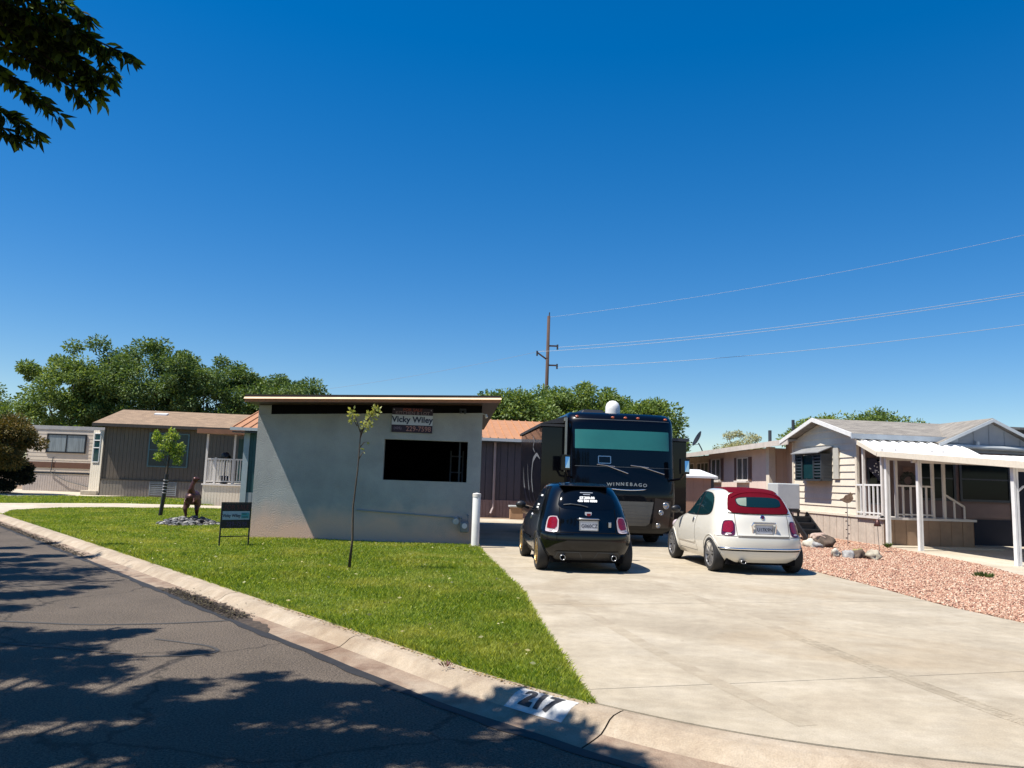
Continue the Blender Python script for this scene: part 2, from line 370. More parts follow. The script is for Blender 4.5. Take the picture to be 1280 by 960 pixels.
# stucco with bumps, sky-blue grey paint and reddish dust and painted bounce light up its foot
def stucco():
    m = pmat('stucco', (0.335, 0.345, 0.338), rough=0.9, var=0.18, scale=1.1, bump=0.8, bscale=42, fine=0.06)
    n, l, b = nodes_of(m)
    src = b.inputs['Base Color'].links[0].from_socket
    tc = n.new('ShaderNodeTexCoord'); sp = n.new('ShaderNodeSeparateXYZ'); l.new(tc.outputs['Object'], sp.inputs[0])
    no = n.new('ShaderNodeTexNoise'); no.inputs['Scale'].default_value = 1.1; no.inputs['Detail'].default_value = 8; l.new(tc.outputs['Object'], no.inputs['Vector'])
    ad = n.new('ShaderNodeMath'); ad.operation = 'MULTIPLY_ADD'; ad.inputs[1].default_value = -1.5; l.new(no.outputs['Fac'], ad.inputs[0]); l.new(sp.outputs['Z'], ad.inputs[2])
    mr = n.new('ShaderNodeMapRange'); mr.inputs['From Min'].default_value = -0.38; mr.inputs['From Max'].default_value = 0.22; mr.inputs['To Min'].default_value = 0.95; mr.inputs['To Max'].default_value = 0.0
    l.new(ad.outputs[0], mr.inputs['Value'])
    mx = n.new('ShaderNodeMix'); mx.data_type = 'RGBA'; l.new(mr.outputs[0], mx.inputs['Factor']); l.new(src, mx.inputs['A']); mx.inputs['B'].default_value = (0.66, 0.44, 0.33, 1)  # dust colour, with warm light bounced off the ground mixed in
    l.new(mx.outputs['Result'], b.inputs['Base Color'])
    return m
M['stucco'] = stucco()

def text_mesh(s, size, extrude=0.004, align='CENTER', bold=0.0, sx=1.0):
    cu = bpy.data.curves.new('txt', 'FONT'); cu.body = s; cu.size = size; cu.extrude = extrude; cu.align_x = align; cu.align_y = 'CENTER'
    cu.offset = bold; cu.resolution_u = 3
    o = bpy.data.objects.new('txt', cu); C.objects.link(o)
    dg = bpy.context.evaluated_depsgraph_get()
    me = bpy.data.meshes.new_from_object(o.evaluated_get(dg))
    bpy.data.objects.remove(o); bpy.data.curves.remove(cu)
    if sx != 1.0: me.transform(Matrix.Diagonal((sx, 1, 1, 1)))
    return me

def lettering(s, size, mat, parent, origin, xdir=(1, 0, 0), zdir=(0, 0, 1), extrude=0.004, bold=0.0, sx=1.0, name='lettering'):
    me = text_mesh(s, size, extrude, bold=bold, sx=sx)
    x = Vector(xdir).normalized(); z = Vector(zdir).normalized(); n = x.cross(z)
    Mx = Matrix(((x.x, z.x, n.x, origin[0]), (x.y, z.y, n.y, origin[1]), (x.z, z.z, n.z, origin[2]), (0, 0, 0, 1)))
    me.transform(Mx)
    me.materials.clear()
    return link(name, me, mat, parent)

# walls with real relief, p0->p1 seen from outside runs left to right
def vgroove(mb, p0, p1, z0, z1, pitch=0.2, gw=0.02, dep=0.012):
    p0 = Vector((p0[0], p0[1], 0)); p1 = Vector((p1[0], p1[1], 0)); L = (p1 - p0).length; d = (p1 - p0) / L; n = Vector((d.y, -d.x, 0))
    zt = z1 if callable(z1) else (lambda s: z1)
    prof = []; s = 0.0
    while s < L - 1e-6:
        e = min(s + pitch - gw, L); prof += [(s, 0), (e, 0)]
        if e < L - gw: prof += [(e + 0.003, -dep), (e + gw - 0.003, -dep)]
        s += pitch
    for (a, oa), (b, ob) in zip(prof[:-1], prof[1:]):
        A = p0 + d * a + n * oa; B = p0 + d * b + n * ob
        mb.quad((A.x, A.y, z0), (B.x, B.y, z0), (B.x, B.y, zt(b)), (A.x, A.y, zt(a)))

def clap(mb, p0, p1, z0, z1, pitch=0.2, dep=0.03, srange=None):
    p0 = Vector((p0[0], p0[1], 0)); p1 = Vector((p1[0], p1[1], 0)); L = (p1 - p0).length; d = (p1 - p0) / L; n = Vector((d.y, -d.x, 0))
    z = z0
    while z < z1 - 1e-6:
        t = min(z + pitch, z1)
        a0, b0 = srange(z) if srange else (0, L); a1, b1 = srange(t) if srange else (0, L)
        P = lambda s, o, zz: (p0.x + d.x * s + n.x * o, p0.y + d.y * s + n.y * o, zz)
        mb.quad(P(a0, dep, z), P(b0, dep, z), P(b1, 0, t), P(a1, 0, t))
        mb.quad(P(a0, 0, z), P(b0, 0, z), P(b0, dep, z), P(a0, dep, z))
        z = t

# ------------------------------------------------------------------ leaves
def leaf_mesh(name, pos, dirs, size, mat, parent=None, width=0.45, flat=False):
    n = len(pos); dirs = dirs / (np.linalg.norm(dirs, axis=1, keepdims=True) + 1e-9)
    up = RNG.normal(size=(n, 3))
    if flat: up = up * 0.15 + np.array([0, 0, 1.0])
    s = np.cross(dirs, up); s /= (np.linalg.norm(s, axis=1, keepdims=True) + 1e-9)
    sz = (size * RNG.uniform(0.7, 1.3, n))[:, None]
    V = np.stack([pos, pos + dirs * sz * 0.45 + s * sz * width * 0.5, pos + dirs * sz, pos + dirs * sz * 0.45 - s * sz * width * 0.5], 1).reshape(-1, 3)
    F = np.arange(4 * n).reshape(n, 4)
    return np_mesh(name, V, F, mat, parent)

def crown_pts(center, rad, nclump, nleaf, rc, rng, flat=0.0):
    cs = []
    while len(cs) < nclump:
        p = rng.normal(size=3); p /= np.linalg.norm(p)
        k = rng.uniform(0.35, 1.0) ** 0.5 * (0.82 + 0.3 * rng.random())
        p = p * k
        if p[2] < -0.75: continue
        cs.append(np.array(center) + p * np.array(rad))
    cs = np.array(cs)
    P = []; D = []
    for c in cs:
        m = int(nleaf * rng.uniform(0.6, 1.3)); r = rc * rng.uniform(0.6, 1.25)
        q = rng.normal(size=(m, 3)); q /= np.linalg.norm(q, axis=1, keepdims=True)
        q *= (rng.random((m, 1)) ** 0.45) * r * np.array([1.15, 1.15, 0.8])
        P.append(c + q); D.append(q / r + rng.normal(size=(m, 3)) * 0.5 + np.array([0, 0, -0.15]))
    return np.concatenate(P), np.concatenate(D), cs

def tree(name, base, center, rad, label, cat='tree', nclump=45, nleaf=420, rc=1.0, leaf=0.2, mat=None, seed=1, trunk_r=0.22, group=None, limbs=14):
    rng = np.random.default_rng(seed)
    t = empty(name, base, 0, label, cat, group)
    c = np.array(center) - np.array(base)
    P, D, cs = crown_pts(c, rad, nclump, nleaf, rc, rng)
    leaf_mesh('crown', P, D, leaf, mat, t)
    mb = MB(); fork = Vector((c[0] * 0.5, c[1] * 0.5, max(0.4, (c[2] - rad[2]) * 0.95)))
    mb.tube([(0, 0, -0.1), (fork.x * 0.5, fork.y * 0.5, fork.z * 0.5), fork, (c[0], c[1], c[2])], [trunk_r * 1.25, trunk_r, trunk_r * 0.85, trunk_r * 0.35], 10)
    for k in range(min(limbs, len(cs))):
        e = Vector(cs[k]); mid = fork.lerp(e, 0.5) + Vector((0, 0, -0.25 * rad[2] * 0.3))
        mb.tube([fork.lerp(Vector(c.tolist()), rng.random() * 0.5), mid, e], [trunk_r * 0.45, trunk_r * 0.25, trunk_r * 0.08], 6)
    mb.build('trunk', M['bark'], t, smooth=True)
    return t

# ================================================================== THE GROUND
def sheet(name, poly, z, mat, thick=0.0, kind='structure'):
    mb = MB()
    if thick: mb.prism(poly, z - thick, z)
    else: mb.add([(p[0], p[1], z) for p in poly], [tuple(range(len(poly)))])
    o = mb.build(name, mat, fix=True)
    if not thick and o.data.polygons[0].normal.z < 0: o.data.flip_normals()
    return tag(o, kind=kind)

def asphalt():
    m = bpy.data.materials.new('asphalt'); m.use_nodes = True
    n, l, b = nodes_of(m); b.inputs['Roughness'].default_value = 0.85; b.inputs['Specular IOR Level'].default_value = 0.35
    tc = n.new('ShaderNodeTexCoord')
    def noise(s, d=6, r=0.6, src=None):
        x = n.new('ShaderNodeTexNoise'); x.inputs['Scale'].default_value = s; x.inputs['Detail'].default_value = d; x.inputs['Roughness'].default_value = r
        l.new(src or tc.outputs['Object'], x.inputs['Vector']); return x
    a = noise(62, 4, 0.75); g = noise(0.45, 8, 0.7); v = n.new('ShaderNodeTexVoronoi'); v.inputs['Scale'].default_value = 130; l.new(tc.outputs['Object'], v.inputs['Vector'])
    cr = n.new('ShaderNodeValToRGB'); e = cr.color_ramp.elements
    e[0].position = 0.36; e[0].color = (0.024, 0.0185, 0.0145, 1); e[1].position = 0.62; e[1].color = (0.175, 0.138, 0.105, 1)
    l.new(a.outputs['Fac'], cr.inputs[0])
    mr = n.new('ShaderNodeMapRange'); mr.inputs['From Min'].default_value = 0.3; mr.inputs['From Max'].default_value = 0.7; mr.inputs['To Min'].default_value = 0.72; mr.inputs['To Max'].default_value = 1.25
    l.new(g.outputs['Fac'], mr.inputs['Value'])
    # hairline cracks
    w_ = noise(1.3, 4); mp = n.new('ShaderNodeVectorMath'); mp.operation = 'MULTIPLY_ADD'; mp.inputs[1].default_value = (0.7, 0.7, 0.7)
    l.new(w_.outputs['Color'], mp.inputs[0]); l.new(tc.outputs['Object'], mp.inputs[2])
    c = n.new('ShaderNodeTexVoronoi'); c.feature = 'DISTANCE_TO_EDGE'; c.inputs['Scale'].default_value = 0.33; l.new(mp.outputs[0], c.inputs['Vector'])
    mc = n.new('ShaderNodeMapRange'); mc.inputs['From Min'].default_value = 0.002; mc.inputs['From Max'].default_value = 0.009; mc.inputs['To Min'].default_value = 0.5; mc.inputs['To Max'].default_value = 1.0
    l.new(c.outputs['Distance'], mc.inputs['Value'])
    p = n.new('ShaderNodeMath'); p.operation = 'MULTIPLY'; l.new(mr.outputs[0], p.inputs[0]); l.new(mc.outputs[0], p.inputs[1])
    mx = n.new('ShaderNodeVectorMath'); mx.operation = 'SCALE'; l.new(cr.outputs[0], mx.inputs[0]); l.new(p.outputs[0], mx.inputs['Scale']); l.new(mx.outputs[0], b.inputs['Base Color'])
    bp = n.new('ShaderNodeBump'); bp.inputs['Strength'].default_value = 0.7; bp.inputs['Distance'].default_value = 0.012
    l.new(v.outputs['Distance'], bp.inputs['Height']); l.new(bp.outputs[0], b.inputs['Normal'])
    return m

MAT_DIRT = pmat('dry_dirt', (0.22, 0.15, 0.10), rough=0.95, var=0.25, scale=0.6, bump=0.4, bscale=30)
MAT_SOD = pmat('sod', (0.045, 0.07, 0.012), rough=0.95, col2=(0.10, 0.14, 0.022), scale=2.0, bump=0.6, bscale=50)
CON = concrete_mat('driveway_concrete', (0.31, 0.258, 0.19), (0.375, 0.32, 0.24), (0.43, 0.375, 0.295), streak=(0.7, 1.0, 1), rot=R(-15), sc=1.1)
CON2 = concrete_mat('kerb_concrete', (0.28, 0.215, 0.155), (0.355, 0.285, 0.21), (0.42, 0.35, 0.27), streak=(1, 1, 1), sc=3.2, bmp=0.6)
CONP = concrete_mat('gutter_pan_concrete', (0.16, 0.10, 0.07), (0.27, 0.20, 0.145), (0.36, 0.295, 0.225), streak=(1, 1, 1), sc=2.2, bmp=0.6)
CON3 = concrete_mat('pale_concrete', (0.38, 0.32, 0.24), (0.47, 0.41, 0.32), (0.54, 0.48, 0.39), streak=(1, 1, 1), sc=0.7)

sheet('ground', [(-900, -900), (900, -900), (900, 1500), (-900, 1500)], -0.06, MAT_DIRT)

# kerb line: back edge of the kerb (lawn side), left to right
KL = [(-40, 51.77), (-24.0, 33.5), (-13.62, 21.66), (-6.66, 13.72), (-4.21, 10.88), (-2.0, 8.32), (-0.92, 7.09), (-0.11, 6.12), (0.57, 5.47), (0.95, 5.16), (1.45, 4.87), (2.2, 4.6), (3.2, 4.40), (5, 4.25), (9, 4.3), (18, 5.2), (40, 8.5)]
def dense(pl, step=0.25):
    out = []
    for i in range(len(pl) - 1):
        a = np.array(pl[i]); b = np.array(pl[i + 1]); k = max(1, int(np.linalg.norm(b - a) / step))
        for j in range(k): out.append(a + (b - a) * j / k)
    out.append(np.array(pl[-1])); return np.array(out)
KD = dense(KL)
for _ in range(6):      # smooth the corners
    KD[1:-1] = (KD[:-2] + 2 * KD[1:-1] + KD[2:]) / 4
KS = np.concatenate([[0], np.cumsum(np.linalg.norm(np.diff(KD, axis=0), axis=1))])
_t = np.gradient(KD, axis=0); _t /= np.linalg.norm(_t, axis=1, keepdims=True)
KN = np.stack([_t[:, 1], -_t[:, 0]], 1)         # towards the road
KN[KN[:, 1] > 0.3] *= -1
S0 = float(KS[np.argmin(np.linalg.norm(KD - np.array([0.57, 5.47]), axis=1))])   # corner of the lawn and the drive
PROF = [(0.0, 0.116), (0.04, 0.119), (0.13, 0.114), (0.18, 0.098), (0.23, 0.062), (0.28, 0.034), (0.34, 0.024), (0.42, 0.015), (0.52, 0.006)]
def kerb_pt(s, d, lift=0.0):
    x = np.interp(s, KS, KD[:, 0]); y = np.interp(s, KS, KD[:, 1]); nx = np.interp(s, KS, KN[:, 0]); ny = np.interp(s, KS, KN[:, 1])
    z = np.interp(d, [p[0] for p in PROF], [p[1] for p in PROF])
    wd = 1.0 + 0.25 * min(1, max(0, (s - S0) / 1.0))
    return (float(x + nx * d * wd), float(y + ny * d * wd), float(z + lift))
def kerb_run(s0, s1, mb, step=0.2):
    k = max(2, int((s1 - s0) / step)); base = len(mb.v); m = len(PROF) + 2
    for i in range(k + 1):
        s = s0 + (s1 - s0) * i / k
        a = kerb_pt(s, 0); mb.v.append((a[0], a[1], 0.05))
        for (d, z) in PROF: mb.v.append(kerb_pt(s, d))
        b = kerb_pt(s, 0.52); mb.v.append((b[0], b[1], -0.05))
    for i in range(k):
        for j in range(m - 1):
            a = base + i * m + j; mb.f.append((a, a + m, a + m + 1, a + 1))
kb = MB(); sj = S0 + 0.22; cuts = [KS[0]]
x = sj
while x > KS[0] + 3: x -= 3.05; cuts.append(x)
cuts = sorted(cuts) + [sj]
x = sj
while x < KS[-1] - 3.2: x += 3.05; cuts.append(x)
for a, b in zip(cuts[:-1], cuts[1:]): kerb_run(a + 0.006, b - 0.006, kb)
ko = kb.build('kerb', CON2, smooth=False, fix=True); tag(ko, kind='structure'); ko.data.materials.append(CONP)
for p_ in ko.data.polygons:
    if p_.center.z < 0.034: p_.material_index = 1
kj = MB()       # dirt in the kerb joints
for c_ in cuts[1:]:
    k0 = len(kj.v)
    for (d, z) in PROF:
        p = kerb_pt(c_ - 0.012, d, -0.004); q = kerb_pt(c_ + 0.012, d, -0.004); kj.v += [p, q]
    for j in range(len(PROF) - 1): kj.f.append((k0 + 2 * j, k0 + 2 * j + 1, k0 + 2 * j + 3, k0 + 2 * j + 2))
tag(kj.build('kerb_joints', M['seam']), kind='structure')

# road: from the kerb to a second kerb 7.6 m nearer the viewer's side
NEAR = [tuple(KD[i] + KN[i] * 8.1) for i in range(0, len(KD), 12)]
roadpoly = [tuple(KD[i] + KN[i] * 0.4) for i in range(0, len(KD), 6)] + list(reversed([tuple(KD[i] + KN[i] * 8.0) for i in range(0, int(len(KD) * 0.9), 12)]))
roadpoly = [(-60, 60), (-40, 51.3)] + [tuple(KD[i] + KN[i] * 0.45) for i in range(4, len(KD), 4)] + [(60, 8), (60, -30), (-60, -30)]
sheet('road', roadpoly, 0.0, asphalt())
# tar line where the asphalt meets the gutter
tl = MB(); k0 = 0
ss = np.arange(KS[0], KS[-1], 0.12)
for i, s in enumerate(ss):
    w0 = 0.50 + 0.006 * math.sin(s * 5.1); w1 = 0.575 + 0.012 * math.sin(s * 3.3) + 0.01 * math.sin(s * 11)
    a = kerb_pt(s, w0); x, y = a[0], a[1]; nx = np.interp(s, KS, KN[:, 0]); ny = np.interp(s, KS, KN[:, 1])
    tl.v += [(x, y, 0.009), (x + nx * (w1 - w0) * 1.2, y + ny * (w1 - w0) * 1.2, 0.004)]
for i in range(len(ss) - 1): tl.f.append((2 * i, 2 * i + 1, 2 * i + 3, 2 * i + 2))
tag(tl.build('road_tar_line', pmat('tar', (0.014, 0.013, 0.013), rough=0.7, var=0.3, scale=8), fix=True), kind='structure')

# crack filler and a patch on the asphalt
TAR = pmat('crack_filler', (0.046, 0.042, 0.038), rough=0.75, var=0.2)
def ribbon(mb, pts, wd, z, wob=0.0, seed=0):
    pts = dense(pts, 0.12); rr = np.random.default_rng(seed)
    for _ in range(4): pts[1:-1] = (pts[:-2] + 2 * pts[1:-1] + pts[2:]) / 4
    t = np.gradient(pts, axis=0); t /= np.linalg.norm(t, axis=1, keepdims=True) + 1e-9; nn = np.stack([-t[:, 1], t[:, 0]], 1)
    off = rr.normal(size=len(pts)) * wob
    base = len(mb.v)
    for p, q, o in zip(pts, nn, off):
        mb.v += [tuple(p + q * (wd / 2 + o)) + (z,), tuple(p - q * (wd / 2 - o * 0.5)) + (z,)]
    for i in range(len(pts) - 1): mb.f.append((base + 2 * i, base + 2 * i + 1, base + 2 * i + 3, base + 2 * i + 2))
rb = MB()
ribbon(rb, [(-2.6, 8.8), (-3.4, 8.35), (-4.2, 8.1), (-5.4, 8.15), (-6.8, 8.6), (-9, 9.3)], 0.05, 0.004, 0.006, 1)
ribbon(rb, [(-3.3, 7.55), (-2.7, 7.35), (-2.45, 7.15), (-2.6, 6.95), (-3.1, 6.85)], 0.035, 0.004, 0.005, 2)
ribbon(rb, [(-3.2, 6.9), (-4.6, 7.2), (-6.0, 7.9)], 0.03, 0.004, 0.005, 3)
ribbon(rb, [(-5.5, 11.4), (-6.4, 10.4), (-7.8, 9.9), (-9.8, 10.6)], 0.03, 0.004, 0.005, 4)
tag(rb.build('road_crack_filler', TAR, fix=True), kind='structure')

# the lots behind the kerb
lot = [tuple(KD[i] + KN[i] * 0.03) for i in range(0, len(KD), 3)]
lot = lot + [tuple(KD[-1]), (90, 12), (90, 240), (-160, 240), (-90, 110)]
sheet('lot_ground', lot, 0.088, MAT_DIRT)

def clip(poly, p, nrm):         # keep where (q-p).nrm <= 0
    out = []
    for i in range(len(poly)):
        a = poly[i]; b = poly[(i + 1) % len(poly)]
        da = (a[0] - p[0]) * nrm[0] + (a[1] - p[1]) * nrm[1]; db = (b[0] - p[0]) * nrm[0] + (b[1] - p[1]) * nrm[1]
        if da <= 0: out.append(a)
        if (da < 0 < db) or (db < 0 < da):
            t = da / (da - db); out.append((a[0] + (b[0] - a[0]) * t, a[1] + (b[1] - a[1]) * t))
    return out

# ---- driveway, poured in slabs
back = [tuple(np.array(kerb_pt(s, -0.012))[:2]) for s in np.arange(S0 + 0.02, S0 + 5.6, 0.2)]
drive = back + [(6.45, 7.0), (6.19, 9.41), (5.94, 10.66), (5.85, 12.83), (5.68, 14.83), (5.25, 19.4), (4.6, 26.5), (-1.2, 26.5), (-0.58, 17.3), (-0.47, 16.25), (0.21, 11.01), (0.46, 7.52), (0.60, 5.95)]
sheet('driveway_base', [(x, y) for x, y in drive], 0.094, M['seam'])
jd = (math.cos(R(15.2)), math.sin(R(15.2))); jn = (-jd[1], jd[0]); J0 = (0.61, 5.79)
edges = [-3.0, 0.0, 3.7, 7.6, 11.6, 15.6, 22]
slabs = MB()
for a, b in zip(edges[:-1], edges[1:]):
    p = clip(drive, (J0[0] + jn[0] * (b - 0.004), J0[1] + jn[1] * (b - 0.004)), jn)
    p = clip(p, (J0[0] + jn[0] * (a + 0.004), J0[1] + jn[1] * (a + 0.004)), (-jn[0], -jn[1]))
    if len(p) > 2: slabs.prism(p, 0.06, 0.122)
dv = slabs.build('driveway', CON, fix=True); tag(dv, kind='structure')

# tyre tread marks: rows of small rubber prints
tm = MB(); TM = pmat('tyre_print', (0.315, 0.262, 0.19), rough=0.9, col2=(0.375, 0.315, 0.23), scale=3)
def tread(pts, wd):
    pts = dense(pts, 0.028)
    for _ in range(60): pts[1:-1] = (pts[:-2] + 2 * pts[1:-1] + pts[2:]) / 4
    for i in range(1, len(pts) - 1):
        t = pts[i + 1] - pts[i - 1]; t /= np.linalg.norm(t); q = np.array([-t[1], t[0]])
        for k in range(4):
            if random.random() < 0.25: continue
            o = (-1.5 + k) * wd / 4; sk = 0.007 * (1 if k % 2 else -1)
            a = pts[i] + q * (o - wd * 0.10); b = pts[i] + q * (o + wd * 0.10)
            tm.quad(tuple(a - t * 0.006 - t * sk) + (0.1245,), tuple(b - t * 0.006 + t * sk) + (0.1245,), tuple(b + t * 0.006 + t * sk) + (0.1245,), tuple(a + t * 0.006 - t * sk) + (0.1245,))
tread([(3.0, 8.0), (3.2, 6.7), (3.45, 5.4), (3.7, 4.8)], 0.17)
fr_ = MB(); ribbon(fr_, [(2.2, 12.6), (2.75, 9.8), (3.0, 8.0), (3.2, 6.7), (3.45, 5.4), (3.7, 4.8)], 0.17, 0.1232, 0.006, 8)
ribbon(fr_, [(0.75, 10.6), (1.0, 9.0), (1.35, 7.3), (1.7, 5.9), (1.95, 5.1)], 0.15, 0.1232, 0.006, 9)
tag(fr_.build('tyre_film', concrete_mat('rubbed_concrete', (0.295, 0.243, 0.178), (0.355, 0.300, 0.222), (0.42, 0.362, 0.28), streak=(0.7, 1, 1), sc=2.6), fix=True), kind='structure')
tag(tm.build('tyre_marks', TM), label='faint tyre prints on the concrete driveway', cat='tyre marks', kind='stuff')

# ---- paths and other concrete
sheet('path', [(-15.0, 23.15), (-16.2, 25.6), (-15.9, 27.6), (-14.76, 29.5), (-11.5, 30.6), (-11.5, 33.6), (-12.77, 33.6), (-16.44, 32.8), (-19.3, 29.9), (-20.6, 29.6)], 0.124, CON3, 0.08)
sheet('patio_ground', [(10.55, 21.9), (10.47, 19.5), (10.38, 17.25), (9.9, 15.2), (9.2, 12.6), (24, 12.6), (24, 26), (10.6, 24.5)], 0.126, CON3, 0.08)
sheet('far_parking_pad', [(-23.1, 36.2), (-20.9, 40.2), (-19.5, 48), (-32, 48), (-34, 45)], 0.118, CON3, 0.05)
sheet('rear_street', [(-1.2, 26.5), (4.6, 26.5), (4.2, 30.6), (-3.5, 30.0)], 0.118, CON3, 0.05)

# ---- lawns
def in_poly(P, poly):
    x, y = P[:, 0], P[:, 1]; ins = np.zeros(len(P), bool); j = len(poly) - 1
    for i in range(len(poly)):
        xi, yi = poly[i]; xj, yj = poly[j]
        c = ((yi > y) != (yj > y)) & (x < (xj - xi) * (y - yi) / (yj - yi + 1e-12) + xi); ins ^= c; j = i
    return ins
klawn = [tuple(np.array(kerb_pt(s, -0.01))[:2]) for s in np.arange(S0 - 24.6, S0 + 0.01, 0.6)] + [tuple(np.array(kerb_pt(S0, -0.01))[:2])]
lawn1 = klawn + [(0.575, 5.95), (0.44, 7.52), (0.19, 11.01), (-0.49, 16.25), (-0.62, 17.25), (-0.66, 17.72), (-5.8, 17.64), (-6.8, 28), (-6.8, 31), (-11.4, 30.6), (-14.76, 29.5), (-15.9, 27.6), (-16.2, 25.6), (-15.0, 23.15)]
lawn2 = [(-19.3, 29.95), (-16.44, 32.85), (-12.77, 33.65), (-12.9, 38), (-14.8, 40.8), (-21.0, 40.0), (-23.1, 36.1), (-28, 40), (-24.3, 33.85), (-20.8, 29.9)]
lawn2 = [(-20.6, 29.7), (-19.3, 29.95), (-16.44, 32.85), (-12.77, 33.65), (-12.9, 40.5), (-20.9, 40.1), (-23.1, 36.1), (-33.5, 44.8), (-34, 45.0)]
sheet('lawn_soil', lawn1, 0.116, MAT_SOD, 0.04)
sheet('side_lawn_soil', lawn2, 0.116, MAT_SOD, 0.04)

GRASS = leafmat('grass_blades', (0.085, 0.15, 0.010), (0.195, 0.285, 0.018), (0.40, 0.46, 0.06), trans=0.42, gloss=0.03, rough=0.5, patch=((0.48, 0.46, 0.10), 0.9, 0.62))
def patchiness(P):
    """large soft patches from sines: 0..1"""
    x, y = P[:, 0], P[:, 1]
    return 0.5 + 0.25 * np.sin(x * 1.3 + 1.7 * np.sin(y * 0.8)) + 0.25 * np.sin(y * 1.9 + 1.3 * np.sin(x * 1.1 + 2))
def grass(name, poly, n_try, hmin, hmax, wid, label, near=5.0, fall=1.35, parts=None):
    pp = np.array(poly); lo = pp.min(0); hi = pp.max(0)
    P = np.empty((0, 2))
    tot = 0
    acc = []
    while tot < n_try:
        q = lo + (hi - lo) * RNG.random((200000, 2)); q = q[in_poly(q, poly)]
        dist = np.linalg.norm(q, axis=1); keep = RNG.random(len(q)) < (near / np.maximum(dist, near)) ** fall
        q = q[keep]; acc.append(q); tot += len(q)
    P = np.concatenate(acc)[:n_try]; n = len(P)
    dist = np.linalg.norm(P, axis=1); sc = np.clip(dist / 8.0, 0.8, 3.2)
    pt = patchiness(P)
    h = RNG.uniform(hmin, hmax, n) * (0.5 + 0.75 * pt); wv = wid * sc * RNG.uniform(0.7, 1.3, n)
    a = RNG.random(n) * 2 * math.pi; lean = RNG.uniform(0.1, 0.9, n) * h; la = RNG.random(n) * 2 * math.pi
    sx, sy = np.cos(a) * wv / 2, np.sin(a) * wv / 2; lx, ly = np.cos(la) * lean, np.sin(la) * lean
    z0 = np.full(n, 0.112)
    V = np.stack([np.stack([P[:, 0] - sx, P[:, 1] - sy, z0], 1), np.stack([P[:, 0] + sx, P[:, 1] + sy, z0], 1),
                  np.stack([P[:, 0] + lx * 0.4 + sx * 0.7, P[:, 1] + ly * 0.4 + sy * 0.7, z0 + h * 0.6], 1), np.stack([P[:, 0] + lx, P[:, 1] + ly, z0 + h], 1)], 1).reshape(-1, 3)
    F = np.arange(4 * n).reshape(n, 4)
    return tag(np_mesh(name, V, F, GRASS), label, 'grass', kind='stuff')
grass('lawn_grass', lawn1, 420000, 0.035, 0.075, 0.006, 'bright green lawn grass between the kerb and the stucco shed')
grass('side_lawn_grass', lawn2, 40000, 0.04, 0.09, 0.010, 'strip of green grass beyond the pale path')

# longer blades spilling over the kerb and the drive edge
ep = []
for s in np.arange(S0 - 14, S0, 0.006):
    k = kerb_pt(s, 0.0); nx = np.interp(s, KS, KN[:, 0]); ny = np.interp(s, KS, KN[:, 1]); o = random.gauss(-0.02, 0.016) + 0.012 * math.sin(s * 4) + 0.01 * math.sin(s * 13)
    ep.append((k[0] + nx * o, k[1] + ny * o, nx, ny))
DE = dense([(0.57, 5.5), (0.575, 5.95), (0.44, 7.52), (0.19, 11.01), (-0.49, 16.25), (-0.62, 17.2)], 0.008)
for p_ in DE:
    o = random.gauss(-0.012, 0.012) + 0.008 * math.sin(p_[1] * 5); ep.append((p_[0] + o, p_[1], 1.0, 0.05))
ep = np.array(ep); ep = ep[RNG.random(len(ep)) < np.clip(8 / np.linalg.norm(ep[:, :2], axis=1), 0.3, 1)]
ed_ = np.column_stack([ep[:, 2] * 0.7, ep[:, 3] * 0.7, np.full(len(ep), 0.8)]) + RNG.normal(size=(len(ep), 3)) * 0.5; ed_[:, 2] = np.abs(ed_[:, 2])
tag(leaf_mesh('edge_grass', np.column_stack([ep[:, :2], np.full(len(ep), 0.112)]), ed_, 0.065, GRASS, None, 0.11), 'ragged grass blades spilling over the edge of the lawn', 'grass', kind='stuff')

# pale cut blades and dead leaves lying on the lawn
n = 260
q = np.array(lawn1); P = q.min(0) + (q.max(0) - q.min(0)) * RNG.random((6000, 2)); P = P[in_poly(P, lawn1)]
P = P[np.argsort(np.linalg.norm(P, axis=1))][:900]; P = P[RNG.permutation(len(P))[:n]]
pos = np.column_stack([P, np.full(len(P), 0.17)]); dr = RNG.normal(size=(len(P), 3)); dr[:, 2] *= 0.15
tag(leaf_mesh('fallen_leaves', pos, dr, 0.05, leafmat('dry_leaf', (0.30, 0.24, 0.10), (0.42, 0.38, 0.16), (0.40, 0.40, 0.22), 0.2)), 'pale fallen leaves scattered on the lawn', 'leaves', kind='stuff')

gsn = MB(); s0_, s1_ = float(KS[np.argmin(np.linalg.norm(KD - np.array([-4.4, 11.1]), axis=1))]), float(KS[np.argmin(np.linalg.norm(KD - np.array([-2.0, 8.4]), axis=1))])
for i, s in enumerate(np.arange(s0_, s1_, 0.03)):
    e_ = math.sin(math.pi * (s - s0_) / (s1_ - s0_)) ** 0.4; lo = 0.51 - (0.20 + 0.03 * math.sin(s * 9) + 0.02 * math.sin(s * 31)) * e_
    gsn.v += [kerb_pt(s, lo, 0.0022), kerb_pt(s, (lo + 0.515) / 2, 0.0022), kerb_pt(s, 0.515, 0.0022)]
for i in range(len(gsn.v) // 3 - 1):
    for j in (0, 1): gsn.f.append((3 * i + j, 3 * i + 3 + j, 3 * i + 4 + j, 3 * i + 1 + j))
tag(gsn.build('gutter_mud', pmat('dark_mud', (0.018, 0.012, 0.008), rough=0.9, col2=(0.07, 0.05, 0.035), scale=14, bump=0.5), fix=True), kind='structure')
